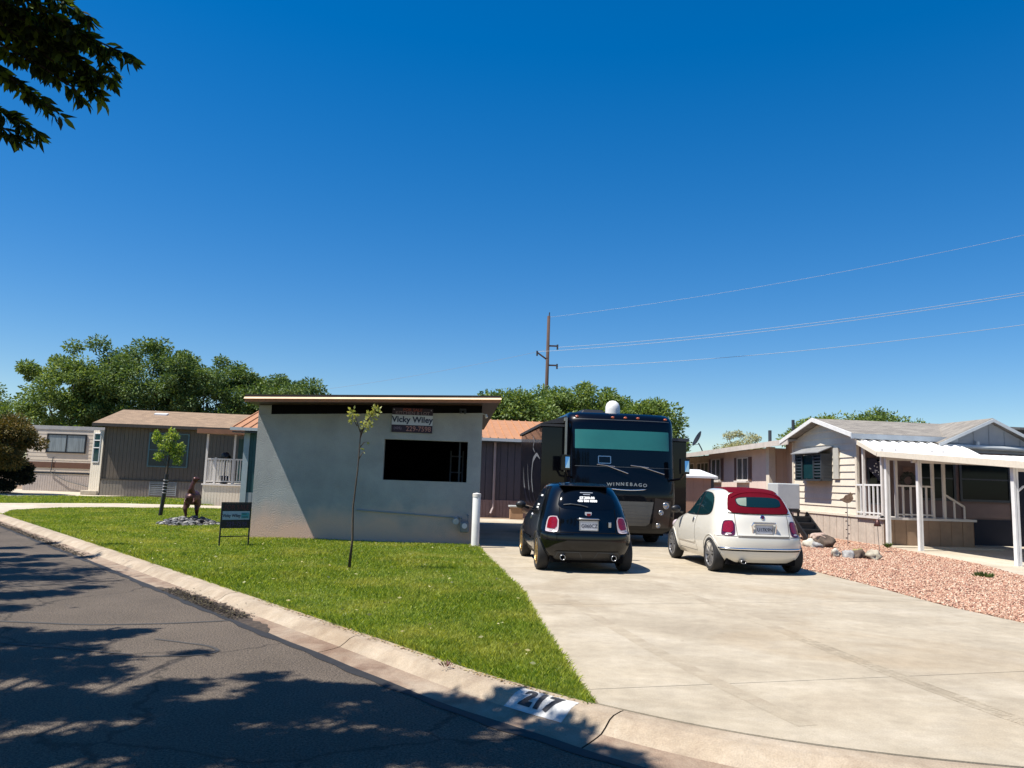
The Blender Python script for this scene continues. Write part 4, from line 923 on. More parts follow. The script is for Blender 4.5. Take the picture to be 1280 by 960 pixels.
# ---- middle home, mauve above and cream where the sun strikes
mh = empty('shuttered_home', (10.42, 27.5, 0.0), AX, 'low mauve and cream home with brown shuttered windows behind the white car', 'house')
def side_wall(mb, y0, y1, x, z0, z1, f=vgroove, **k): f(mb, (x, y1), (x, y0), z0, z1, **k)   # faces -x
WALLM = pmat('mauve_cream_wall', (0.66, 0.53, 0.46), rough=0.75, var=0.06, scale=2)
mb = MB(); side_wall(mb, 2.75, 9.45, 0, 0.1, 3.20, pitch=0.4, gw=0.015, dep=0.006); side_wall(mb, -0.2, 2.75, 0.7, 0.1, 3.40, pitch=0.3, gw=0.02, dep=0.01); vgroove(mb, (0.0, 2.75), (0.7, 2.75), 0.1, 3.2, 0.3); mb.build('wall', WALLM, mh)
mb = MB(); side_wall(mb, 9.45, 18, 0.55, 0.1, 3.15, pitch=0.4, gw=0.015, dep=0.006); vgroove(mb, (0, 9.45), (0.55, 9.45), 0.1, 3.1, 0.3); mb.build('far_wall', pmat('yellow_cream_wall', (0.46, 0.40, 0.30), rough=0.75), mh)
mb = MB(); mb.box(-0.12, 0.14, 2.46, 2.74, 0.1, 3.24); mb.build('porch_column', M['cream'], mh)
def side_window(parent, y0, y1, z0, z1, x=0.0, shut=True, nx=2):
    mb = MB(); mb.box(x - 0.02, x - 0.004, y0, y1, z0, z1); wn = mb.build('window', pmat('net_curtain_glass', (0.03, 0.035, 0.035), rough=0.1, col2=(0.22, 0.2, 0.19), scale=3, stretch=(1, 6, 0.6)), parent)
    mb = MB(); f = 0.05
    mb.box(x - 0.05, x, y0 - f, y0, z0 - f, z1 + f); mb.box(x - 0.05, x, y1, y1 + f, z0 - f, z1 + f); mb.box(x - 0.05, x, y0, y1, z1, z1 + f); mb.box(x - 0.05, x, y0, y1, z0 - f, z0)
    for i in range(1, nx): y = y0 + (y1 - y0) * i / nx; mb.box(x - 0.045, x - 0.021, y - 0.035, y + 0.035, z0, z1)
    mb.build('frame', M['trimw'], wn)
    mb = MB(); mb.box(x - 0.16, x - 0.0, y0 - 0.12, y1 + 0.12, z0 - 0.13, z0 - 0.055); mb.build('sill', M['trimw'], wn)
    if shut:
        for a, b in ((y0 - 0.06 - 0.3, y0 - 0.06), (y1 + 0.06, y1 + 0.36)):
            mb = MB(); mb.box(x - 0.035, x, a, b, z0 - 0.05, z1 + 0.05); [mb.box(x - 0.045, x - 0.036, a + 0.04, b - 0.04, z, z + 0.03) for z in np.arange(z0, z1, 0.07)]; mb.build('shutter', M['shutter'], wn)
side_window(mh, 4.75, 5.85, 1.98, 2.86); side_window(mh, 7.9, 9.0, 1.98, 2.88)
side_window(mh, 11.0, 12.6, 2.0, 2.8, x=0.55, shut=False, nx=3); side_window(mh, 13.2, 15.2, 2.0, 2.8, x=0.55, shut=False, nx=3)
rf = MB(); rf.hexa([(-0.6, -0.25, 3.30), (2.4, -0.25, 3.68), (2.4, 9.5, 3.60), (-0.6, 9.5, 3.14), (-0.6, -0.25, 3.38), (2.4, -0.25, 3.76), (2.4, 9.5, 3.68), (-0.6, 9.5, 3.22)])
rf.hexa([(-0.55, 9.5, 3.12), (2.4, 9.5, 3.56), (2.4, 19, 3.5), (-0.55, 19, 3.02), (-0.55, 9.5, 3.18), (2.4, 9.5, 3.62), (2.4, 19, 3.56), (-0.55, 19, 3.08)])
ro = rf.build('roof', M['greyroof'], mh)
mb = MB(); mb.hexa([(-0.64, -0.25, 3.20), (-0.602, -0.25, 3.20), (-0.602, 19, 2.94), (-0.64, 19, 2.94), (-0.64, -0.25, 3.40), (-0.602, -0.25, 3.40), (-0.602, 19, 3.12), (-0.64, 19, 3.12)]); mb.build('fascia', pmat('cream_fascia', (0.56, 0.50, 0.44), rough=0.5), ro)
mb = MB(); mb.tube([(0.3, 3.3, 3.3), (0.3, 3.3, 3.95)], 0.07, 8); mb.build('vent_pipe', M['darkgrey'], ro)
mb = MB(); mb.box(0.62, 2.3, 9.5, 18, 0.1, 3.2); mb.box(0.04, 2.3, 2.8, 9.4, 0.1, 3.22); mb.box(0.72, 2.3, -0.2, 2.8, 0.1, 3.4); mb.build('core', M['darkgrey'], mh)

ds = empty('satellite_dish', (9.25, 38.0, 3.14), AX, 'black satellite dish on the roof of the shuttered home', 'satellite dish')
mb = MB(); mb.tube([(0.35, 0, 0.0), (0.2, 0, 0.35), (0.05, 0.0, 0.62)], 0.03, 8); mb.tube([(0.05, 0, 0.55), (-0.40, 0.0, 0.5)], 0.012, 6); mb.build('mast', M['black'], ds)
mb = MB(); Mx = Matrix.Translation((0.05, 0, 0.80)) @ Matrix.Rotation(R(-62), 4, 'Y') @ Matrix.Diagonal((1.25, 0.95, 1, 1)); mb.lathe([(0, 0.0), (0.12, 0.012), (0.24, 0.05), (0.33, 0.10), (0.335, 0.09), (0.24, 0.035), (0, -0.02)], 22, Mx); mb.build('dish', M['black'], ds, smooth=True)
mb = MB(); mb.box(-0.47, -0.38, -0.05, 0.05, 0.46, 0.56); mb.build('receiver', M['black'], ds)

# ---- tan shed with white roof between motorhome and white car
ts = empty('tan_shed', (5.55, 25.9, 0.10), AX, 'small tan shed with a white metal roof behind the white car', 'shed')
mb = MB(); vgroove(mb, (0, 0), (1.32, 0), 0, 1.82, 0.33, 0.015, 0.006); vgroove(mb, (1.32, 0), (1.32, 1.5), 0, 1.82, 0.33, 0.015, 0.006); vgroove(mb, (0, 1.5), (0, 0), 0, 1.82, 0.33, 0.015, 0.006); mb.build('wall', M['tanshed'], ts)
mb = MB(); mb.hexa([(-0.1, -0.12, 1.80), (1.45, -0.12, 1.80), (1.42, 1.6, 2.06), (-0.1, 1.6, 2.06), (-0.1, -0.12, 1.87), (1.45, -0.12, 1.87), (1.42, 1.6, 2.12), (-0.1, 1.6, 2.12)]); mb.build('roof', M['covw'], ts)
mb = MB(); mb.box(1.25, 1.345, -0.012, 0.05, 0, 1.8); mb.build('corner_trim', M['darkgrey'], ts)

# ---- right home: gable end toward the driveway, porch, cover, second gable
rh = empty('siding_home', (10.53, 23.36, 0.0), AX, 'white lap siding home with porch and louvred window guard right of the white car', 'house')
GW = 4.16; RX = 2.08
ez = lambda s: 3.34 + (3.88 - 3.34) * (1 - abs(s - RX) / RX)
def sr(z):
    if z <= 3.34: return (0, GW)
    k = min(1.0, (z - 3.34) / 0.54); return (RX * k, GW - RX * k)
mb = MB(); clap(mb, (0, GW), (0, 0), 0.92, 3.87, 0.218, 0.028, sr); mb.build('gable_wall', M['cream'], rh)
mb = MB(); vgroove(mb, (-0.03, GW), (-0.03, -1.4), 0.10, 0.86, 0.42, 0.03, 0.02); mb.build('skirting', M['skirt'], rh)
mb = MB(); mb.box(-0.06, 0.03, -1.42, GW, 0.86, 0.915); mb.box(-0.045, 0.04, -0.04, 0.06, 0.915, 3.3); mb.box(-0.045, 0.04, GW - 0.05, GW + 0.05, 0.915, 3.3); mb.build('corner_trim', M['cream'], rh)
mb = MB(); mb.box(0.02, 12, 0.0, 0.1, 0.9, 3.1); mb.build('front_wall', M['pinkgrey'], rh)
mb = MB(); mb.box(0.03, 12, 0.15, GW, 0.1, 3.3); mb.build('core', M['darkgrey'], rh)
# window guard
wg = MB(); wg.box(-0.36, -0.03, 1.45, 1.50, 1.98, 2.80); wg.box(-0.36, -0.03, 3.20, 3.25, 1.98, 2.80); wg.box(-0.36, -0.03, 1.45, 3.25, 1.93, 1.98)
for a in (1.45, 1.95, 2.75, 3.2): wg.box(-0.40, -0.36, a, a + 0.05, 1.93, 2.82)
wg.box(-0.40, -0.36, 1.45, 3.25, 1.93, 1.98); wg.box(-0.40, -0.36, 1.45, 3.25, 2.78, 2.83)
for z in np.arange(2.05, 2.78, 0.1): wg.box(-0.385, -0.365, 1.5, 1.95, z, z + 0.045); wg.box(-0.385, -0.365, 2.8, 3.2, z, z + 0.045); wg.box(-0.33, -0.05, 1.442, 1.449, z, z + 0.045)
g_ = wg.build('window_guard', M['darkgrey'], rh)
mb = MB(); mb.hexa([(-0.52, 1.38, 2.82), (-0.03, 1.38, 3.02), (-0.03, 3.32, 3.02), (-0.52, 3.32, 2.82), (-0.52, 1.38, 2.85), (-0.03, 1.38, 3.05), (-0.03, 3.32, 3.05), (-0.52, 3.32, 2.85)]); mb.build('awning', M['awn'], g_)
mb = MB(); mb.box(-0.335, -0.03, 1.52, 3.18, 2.0, 2.76); mb.build('glass', M['glass_house'], g_)
mb = MB(); mb.box(-0.075, -0.035, 0.98, 1.30, 2.0, 2.98); mb.build('shutter_board', pmat('cream_shutter', (0.42, 0.40, 0.35), rough=0.6), rh)
# roofs
rf = MB()
for sgn in (0, 1):
    a = (-0.32, 3.30) if sgn == 0 else (GW + 0.32, 3.30)
    ys = [a[0], RX]
    z0, z1 = 3.27, 3.90
    if sgn == 0: rf.hexa([(-0.34, ys[0], z0), (2.55, ys[0], z0), (4.05, ys[1], z1), (-0.34, ys[1], z1), (-0.34, ys[0], z0 + 0.08), (2.55, ys[0], z0 + 0.08), (4.05, ys[1], z1 + 0.08), (-0.34, ys[1], z1 + 0.08)])
    else: rf.hexa([(-0.34, ys[1], z1), (11.5, ys[1], z1), (11.5, ys[0], z0), (-0.34, ys[0], z0), (-0.34, ys[1], z1 + 0.08), (11.5, ys[1], z1 + 0.08), (11.5, ys[0], z0 + 0.08), (-0.34, ys[0], z0 + 0.08)])
ro = rf.build('roof', M['roof_grey'], rh)
mb = MB()
for ya, yb in ((-0.34, RX), (RX, GW + 0.34)):
    za, zc = (3.24, 3.87) if ya < 0 else (3.87, 3.24)
    mb.hexa([(-0.38, ya, za), (-0.345, ya, za), (-0.345, yb, zc), (-0.38, yb, zc), (-0.38, ya, za + 0.13), (-0.345, ya, za + 0.13), (-0.345, yb, zc + 0.13), (-0.38, yb, zc + 0.13)])
mb.build('rake_board', M['white'], ro)
mb = MB(); mb.box(-0.38, 3.0, -0.40, -0.345, 3.19, 3.34); mb.build('gutter', pmat('blue_grey_gutter', (0.36, 0.40, 0.43), rough=0.5), ro)
# second gable facing the viewer
g2 = MB(); gx0, gx1, gxm, gz0, gz1 = 2.50, 5.5, 4.0, 3.14, 3.86
g2.extr([(gx0, -0.38, 2.9), (gx1, -0.38, 2.9), (gx1, -0.38, gz0), (gxm, -0.38, gz1), (gx0, -0.38, gz0)], (0, 0.08, 0)); gw = g2.build('second_gable', M['grey'], rh)
mb = MB(); [mb.box(x, x + 0.03, -0.395, -0.382, 2.95, gz0 + (gz1 - gz0) * (1 - abs(x - gxm) / (gxm - gx0)) - 0.05) for x in (3.0, 3.5, 4.0, 4.5, 5.0)]; mb.build('battens', pmat('batten_grey', (0.22, 0.24, 0.26), rough=0.7), gw)
mb = MB()
for xa, xb, za, zc in ((gx0 - 0.25, gxm, gz0 - 0.09, gz1), (gxm, gx1 + 0.25, gz1, gz0 - 0.09)):
    mb.hexa([(xa, -0.6, za), (xb, -0.6, zc), (xb, 5, zc), (xa, 5, za), (xa, -0.6, za + 0.10), (xb, -0.6, zc + 0.10), (xb, 5, zc + 0.10), (xa, 5, za + 0.10)])
r2 = mb.build('second_roof', M['roof_grey'], rh)
mb = MB()
for xa, xb, za, zc in ((gx0 - 0.27, gxm, gz0 - 0.11, gz1 - 0.02), (gxm, gx1 + 0.27, gz1 - 0.02, gz0 - 0.11)):
    mb.hexa([(xa, -0.64, za), (xb, -0.64, zc), (xb, -0.603, zc), (xa, -0.603, za), (xa, -0.64, za + 0.10), (xb, -0.64, zc + 0.10), (xb, -0.603, zc + 0.10), (xa, -0.603, za + 0.10)])
mb.build('rake_board', M['coolerw'], r2)
mb = MB(); mb.tube([(2.4, -0.5, 3.08), (7.6, -0.5, 3.02)], 0.07, 10); mb.tube([(3.55, -0.5, 3.1), (3.55, -0.5, 3.24)], 0.05, 8); mb.build('roof_pipe', M['coolerw'], rh)
# sunroom windows
SG = glassmat('sunroom_glass', (0.004, 0.010, 0.012), rough=0.1, spec=0.15)
for a, b in ((1.95, 3.05), (3.32, 4.85)):
    window(rh, a, b, 1.5, 2.72, y=-0.02, fr=M['darkgrey'], gl=SG, nz=2, fw=0.07)
mb = MB(); mb.box(1.9, 3.05, -0.02, -0.002, 0.95, 1.38); mb.box(3.32, 4.85, -0.02, -0.002, 0.95, 1.38); mb.build('lower_panel', M['pinkgrey'], rh)
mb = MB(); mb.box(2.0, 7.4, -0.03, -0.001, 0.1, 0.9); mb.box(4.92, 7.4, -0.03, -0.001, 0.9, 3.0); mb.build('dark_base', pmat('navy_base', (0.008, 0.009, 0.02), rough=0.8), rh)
window(rh, 0.35, 0.95, 1.3, 2.6, y=-0.02, fr=M['darkgrey'], gl=M['glass'], fw=0.05, name='door')

# porch
po = empty('front_porch', (10.60, 21.96, 0.0), AX, 'raised porch with white railing and beige skirt on the siding home', 'porch')
mb = MB(); vgroove(mb, (0.0, 0.0), (2.72, 0.0), 0.1, 0.86, 0.34, 0.02, 0.012); vgroove(mb, (2.72, 0.0), (2.72, 1.3), 0.1, 0.86, 0.34, 0.02, 0.012); mb.build('skirt', M['skirt_shade'], po)
mb = MB(); mb.box(-0.04, 2.78, -0.05, 1.38, 0.865, 0.93); mb.build('floor', M['trimw'], po)
def post(parent, x, y, z0, z1, w=0.06, mat=None, name='post'):
    mb = MB(); mb.box(x - w / 2, x + w / 2, y - w / 2, y + w / 2, z0, z1); return mb.build(name, mat or M['trimw'], parent, bevel=0.006)
for (x, y) in ((0.0, 0.0), (0.0, 0.95), (0.42, 0.02), (1.52, 0.02), (1.86, 0.02)): post(po, x, y, 0.93 if x or y else 0.93, 2.86 + y * 0.3, 0.075)
mb = MB(); mb.box(-0.02, 0.03, 0.03, 1.36, 1.80, 1.85); mb.box(-0.02, 0.03, 0.03, 1.36, 1.0, 1.04); [mb.box(-0.018, 0.02, y, y + 0.04, 0.95, 1.80) for y in (0.22, 0.44, 0.66, 0.88, 1.1)]; mb.build('side_railing', M['white'], po)
mb = MB(); mb.box(0.42, 1.52, 0.0, 0.05, 1.80, 1.85); mb.box(0.42, 1.52, 0.0, 0.05, 1.0, 1.04); [mb.box(x, x + 0.045, 0.0, 0.04, 0.93, 1.80) for x in (0.60, 0.83, 1.06, 1.30)]; mb.build('front_railing', M['trimw'], po)
mb = MB(); mb.bar((1.86, 0.02, 1.62), (2.46, 0.02, 1.28), 0.05); [mb.box(x, x + 0.04, 0.0, 0.04, 0.93, z) for x, z in ((2.14, 1.45), (2.44, 1.28))]; mb.build('stair_rail', M['trimw'], po)
mb = MB(); mb.box(0.0, 3.2, -0.55, -0.06, 0.1, 0.16); mb.build('front_step', CON3, po)
# hanging star-spotted ornament
ho = empty('hanging_ornament', (11.05, 23.1, 2.35), AX, 'dark heart shaped hanging with white dots on the porch wall', 'wall hanging')
hp = [(math.sin(t) ** 3 * 0.36, 0, (13 * math.cos(t) - 5 * math.cos(2 * t) - 2 * math.cos(3 * t) - math.cos(4 * t)) * 0.0235) for t in np.linspace(0, 2 * math.pi, 28)[:-1]]
mb = MB(); mb.extr(hp, (0, 0.03, 0)); mb.build('heart', pmat('navy_heart', (0.02, 0.02, 0.05)), ho, fix=True)
mb = MB()
for i in range(26):
    x = random.uniform(-0.3, 0.3); z = random.uniform(-0.28, 0.26)
    if abs(x) * 1.1 + abs(z) * 0.9 < 0.36: mb.lathe([(0, -0.012), (0.018, -0.01), (0.018, 0.0)], 6, Matrix.Translation((x, -0.001, z)) @ Matrix.Rotation(R(-90), 4, 'X'))
mb.build('dots', M['sticker'], ho)
wr = empty('wreath', (12.0, 23.25, 2.0), AX, 'dark round wreath on the porch wall by the door', 'wreath')
mb = MB(); [mb.blob((0.2 * math.cos(a), 0, 0.2 * math.sin(a)), (0.09, 0.05, 0.09), int(a * 10), 1) for a in np.linspace(0, 6.0, 12)]; mb.build('foliage', pmat('dark_wreath', (0.02, 0.02, 0.015)), wr); mb = MB(); mb.box(-0.15, 0.18, 0.0, 0.03, 0.3, 0.42); mb.build('plaque', M['shutter'], wr)

# patio cover: white corrugated sheet on posts running toward the viewer
pc = empty('patio_cover', (10.62, 21.96, 0.0), AX, 'white corrugated metal patio cover on slim white posts', 'patio cover')
cov = MB()
def cover(x0, x1, prof, amp=0.022, n=None, ph=0.3):
    nx = int((x1 - x0) / 0.05); base = len(cov.v)
    for (y, z) in prof:
        for i in range(nx + 1):
            x = x0 + (x1 - x0) * i / nx
            cov.v.append((x, y, z + amp * math.sin(2 * math.pi * x / ph)))
    for j in range(len(prof) - 1):
        for i in range(nx):
            a = base + j * (nx + 1) + i; cov.f.append((a, a + 1, a + nx + 2, a + nx + 1))
cover(-0.12, 3.0, [(-0.02, 2.78), (0.5, 2.98), (1.42, 3.26)], 0.03)
cover(-0.12, 7.0, [(-5.6, 2.36), (-0.02, 2.78)], 0.018)
cv = cov.build('roof_sheet', M['covw'], pc, smooth=False); m_ = cv.modifiers.new('thick', 'SOLIDIFY'); m_.thickness = 0.012
mb = MB(); mb.bar((-0.16, -5.6, 2.29), (-0.16, -0.02, 2.71), 0.05, 0.15); mb.bar((-0.16, 0.0, 2.71), (-0.16, 1.42, 3.22), 0.05, 0.12); mb.build('edge_beam', M['cream'], pc)
mb = MB(); mb.bar((0.0, -4.95, 2.24), (7.0, -4.95, 2.24), 0.07, 0.14); mb.bar((0.0, -1.35, 2.50), (7.0, -1.35, 2.50), 0.07, 0.14); mb.bar((0.0, -0.15, 2.60), (7, -0.15, 2.60), 0.07, 0.14); mb.build('cross_beam', M['trimw'], pc)
for (x, y, z) in ((0.05, -0.12, 2.62), (0.17, -1.38, 2.52), (0.03, -4.98, 2.26), (3.6, -4.98, 2.26)):
    mb = MB(); mb.box(x - 0.055, x - 0.012, y - 0.05, y + 0.05, 0.12, z); mb.box(x + 0.012, x + 0.055, y - 0.05, y + 0.05, 0.12, z); mb.box(x - 0.012, x + 0.012, y - 0.035, y + 0.035, 0.12, z); mb.build('post', M['white'], pc)
mb = MB(); mb.tube([(0.08, -4.98, 1.72), (0.22, -4.99, 1.84), (0.5, -5.0, 1.87)], 0.025, 8); mb.build('bracket', M['white'], pc)

# cooler box and black steps left of that home
ck = empty('cooler_box', (8.55, 24.1, 0.10), AX, 'pale metal cooler box on a black stand beside the siding home', 'cooler')
mb = MB(); mb.box(-0.36, 0.36, -0.35, 0.35, 0.92, 1.70); mb.build('cabinet', M['coolerw'], ck, bevel=0.03)
mb = MB(); [mb.box(x, x + 0.05, y, y + 0.05, 0, 0.92) for x in (-0.34, 0.29) for y in (-0.33, 0.28)]; mb.box(-0.36, 0.36, -0.35, 0.35, 0.84, 0.915); mb.build('stand', M['black'], ck)
stp = empty('entry_steps', (8.98, 23.0, 0.10), AX, 'black metal steps between the cooler box and the siding home', 'steps')
for i in range(4):
    mb = MB(); mb.box(-0.15, 0.36, -0.1 + i * 0.28, 0.20 + i * 0.28, 0.18 * (i + 1) - 0.05, 0.18 * (i + 1)); mb.box(-0.15, 0.36, -0.08 + i * 0.28, -0.04 + i * 0.28, 0.18 * i, 0.18 * (i + 1) - 0.05); mb.build('tread', M['black'], stp)
mb = MB(); [mb.bar((x, -0.1, 0.05), (x, 1.1, 0.78), 0.05, 0.16) for x in (-0.17, 0.38)]; mb.build('stringer', M['black'], stp)

# ================================================================== VEHICLES
def pchip(xs, ys, x):
    xs = np.array(xs, float); ys = np.array(ys, float); h = np.diff(xs); d = np.diff(ys) / h; m = np.zeros(len(xs))
    for i in range(1, len(xs) - 1):
        if d[i - 1] * d[i] > 0:
            w1 = 2 * h[i] + h[i - 1]; w2 = h[i] + 2 * h[i - 1]; m[i] = (w1 + w2) / (w1 / d[i - 1] + w2 / d[i])
    m[0] = d[0]; m[-1] = d[-1]
    i = np.clip(np.searchsorted(xs, x) - 1, 0, len(xs) - 2); t = (x - xs[i]) / h[i]
    return ys[i] * (1 + 2 * t) * (1 - t) ** 2 + m[i] * h[i] * t * (1 - t) ** 2 + ys[i + 1] * t * t * (3 - 2 * t) + m[i + 1] * h[i] * t * t * (t - 1)

def sliced_body(zs, r, f, w_, Rr, nr, Rf, nf, NZ=56, NC=16, NS=22, zlist=None, bulge=0.0):
    """closed shell from horizontal slices; rear at low y, front at high y"""
    Z = zlist if zlist is not None else np.linspace(zs[0], zs[-1], NZ)
    rings = []
    for z in Z:
        rr = float(pchip(zs, r, z)); ff = float(pchip(zs, f, z)); ww = float(pchip(zs, w_, z))
        a = min(Rr, (ff - rr) * 0.45); b = min(Rf, (ff - rr) * 0.45); half = []
        k1 = nr(z) if callable(nr) else nr; k2 = nf(z) if callable(nf) else nf
        for i in range(NC + 1):
            t = math.pi / 2 * (1 - i / NC); half.append((ww * max(0, math.cos(t)) ** (2 / k1), rr + a - a * max(0, math.sin(t)) ** (2 / k1)))
        for i in range(1, NS):
            y = rr + a + (ff - b - rr - a) * i / NS; half.append((ww, y))
        for i in range(NC + 1):
            t = math.pi / 2 * i / NC; half.append((ww * max(0, math.cos(t)) ** (2 / k2), ff - b + b * max(0, math.sin(t)) ** (2 / k2)))
        L_ = ff - rr
        half = [(x * (1 - bulge * (2 * (y - rr) / L_ - 1) ** 2), y) for x, y in half]
        ring = half + [(-x, y) for x, y in reversed(half[1:-1])]
        rings.append([(x, y, float(z)) for x, y in ring])
    n = len(rings[0]); V = [p for rg in rings for p in rg]; F = []
    for i in range(len(rings) - 1):
        for k in range(n): F.append((i * n + k, i * n + (k + 1) % n, (i + 1) * n + (k + 1) % n, (i + 1) * n + k))
    F.append(tuple(reversed(range(n)))); F.append(tuple(range((len(rings) - 1) * n, len(rings) * n)))
    mb = MB(); mb.add(V, F); return mb

def apply_mods(o):
    dg = bpy.context.evaluated_depsgraph_get(); me = bpy.data.meshes.new_from_object(o.evaluated_get(dg))
    o.modifiers.clear(); old = o.data; o.data = me; bpy.data.meshes.remove(old)

def rrect(x0, x1, z0, z1, r=0.03, n=5):
    out = []
    for cx, cz, a0 in ((x1 - r, z0 + r, -90), (x1 - r, z1 - r, 0), (x0 + r, z1 - r, 90), (x0 + r, z0 + r, 180)):
        for i in range(n + 1): a = R(a0 + 90 * i / n); out.append((cx + r * math.cos(a), cz + r * math.sin(a)))
    return out
def chaikin(p, it=2):
    for _ in range(it):
        q = []
        for i in range(len(p)):
            a = p[i]; b = p[(i + 1) % len(p)]; q += [(a[0] * .75 + b[0] * .25, a[1] * .75 + b[1] * .25), (a[0] * .25 + b[0] * .75, a[1] * .25 + b[1] * .75)]
        p = q
    return p
class Proj:
    def __init__(self, o):
        bm = bmesh.new(); bm.from_mesh(o.data); self.t = BVHTree.FromBMesh(bm); bm.free()
    def hit(self, a, b, ax):
        if ax == 'L': o, d = Vector((-3, a, b)), Vector((1, 0, 0))
        elif ax == 'R': o, d = Vector((3, a, b)), Vector((-1, 0, 0))
        elif ax == 'B': o, d = Vector((a, -3, b)), Vector((0, 1, 0))
        elif ax == 'T': o, d = Vector((a, b, 6)), Vector((0, 0, -1))
        loc, n, i, ds = self.t.ray_cast(o, d)
        if loc is None: return None
        if n.dot(d) > 0: n = -n
        return loc, n
    def patch(self, name, poly, ax, mat, parent, off=0.004, step=0.035, smooth=True, thick=0.0):
        bm = bmesh.new(); vs = [bm.verts.new((p[0], p[1], 0)) for p in poly]; bm.faces.new(vs)
        lo = [min(p[i] for p in poly) for i in (0, 1)]; hi = [max(p[i] for p in poly) for i in (0, 1)]
        for i in (0, 1):
            v = lo[i] + step
            while v < hi[i] - 1e-4:
                nrm = Vector((1, 0, 0)) if i == 0 else Vector((0, 1, 0)); co = Vector((v, 0, 0)) if i == 0 else Vector((0, v, 0))
                bmesh.ops.bisect_plane(bm, geom=bm.verts[:] + bm.edges[:] + bm.faces[:], plane_co=co, plane_no=nrm, dist=1e-5); v += step
        bad = []
        for v in bm.verts:
            h = self.hit(v.co.x, v.co.y, ax)
            if h is None: bad.append(v); continue
            v.co = h[0] + h[1] * off
        if bad: bmesh.ops.delete(bm, geom=bad, context='VERTS')
        bmesh.ops.triangulate(bm, faces=[f for f in bm.faces if len(f.verts) > 4])
        bmesh.ops.recalc_face_normals(bm, faces=bm.faces)
        me = bpy.data.meshes.new(name); bm.to_mesh(me); bm.free(); me.update()
        o = link(name, me, mat, parent, smooth)
        if thick: m = o.modifiers.new('t', 'SOLIDIFY'); m.thickness = thick; m.offset = 0
        return o
    def line(self, mb, pts, ax, wd=0.008, off=0.003, step=0.03, closed=False):
        if closed: pts = list(pts) + [pts[0]]
        P = dense(pts, step); t = np.gradient(P, axis=0); t /= np.linalg.norm(t, axis=1, keepdims=True) + 1e-9
        prev = None
        for p, q in zip(P, t):
            n = np.array([-q[1], q[0]]); a = self.hit(*(p + n * wd / 2), ax); b = self.hit(*(p - n * wd / 2), ax)
            if a is None or b is None: prev = None; continue
            A = a[0] + a[1] * off; B = b[0] + b[1] * off; i = len(mb.v); mb.v += [tuple(A), tuple(B)]
            if prev is not None: mb.f.append((prev, prev + 1, i + 1, i))
            prev = i

def wheel(parent, x, y, side, r, wd, rim_mat, spokes, rim_r, double=False, turn=0.0):
    Mx = Matrix.Translation((x, y, r)) @ Matrix.Rotation(0 if side > 0 else math.pi, 4, 'Z')
    tp = [(rim_r, -wd / 2 + 0.01), (r - 0.03, -wd / 2), (r - 0.008, -wd / 2 + 0.02), (r, -wd / 2 + 0.05), (r, wd / 2 - 0.05), (r - 0.008, wd / 2 - 0.02), (r - 0.03, wd / 2), (rim_r, wd / 2 - 0.012), (rim_r - 0.012, wd / 2 - 0.02), (rim_r - 0.012, -wd / 2)]
    mb = MB(); mb.lathe(tp, 40, Mx, axis='x'); wh = mb.build('wheel', M['rubber'], parent, smooth=True)
    mb = MB(); h = wd / 2 - 0.012
    mb.lathe([(rim_r - 0.001, h), (rim_r - 0.018, h + 0.004), (rim_r - 0.03, h - 0.03), (rim_r - 0.03, -wd / 2 + 0.02)], 40, Mx, axis='x')
    mb.lathe([(0, h - 0.01), (0.03, h - 0.012), (0.045, h - 0.03), (0.045, h - 0.06)], 20, Mx, axis='x')
    for k in range(spokes):
        offs = (-0.16, 0.16) if double else (0,)
        for o in offs:
            a = 2 * math.pi * k / spokes + turn; b = a + (o if double else 0)
            p0 = Mx @ Vector((h - 0.025, 0.03 * math.cos(a), 0.03 * math.sin(a))); p1 = Mx @ Vector((h - 0.012, (rim_r - 0.015) * math.cos(b), (rim_r - 0.015) * math.sin(b)))
            mb.bar(p0, p1, 0.026 if double else 0.042, 0.022, up=(1, 0, 0))
    mb.build('rim', rim_mat, wh)
    mb = MB(); mb.lathe([(0, -0.02), (rim_r - 0.035, -0.02)], 30, Mx, axis='x'); mb.build('brake_drum', M['black'], wh)
    return wh

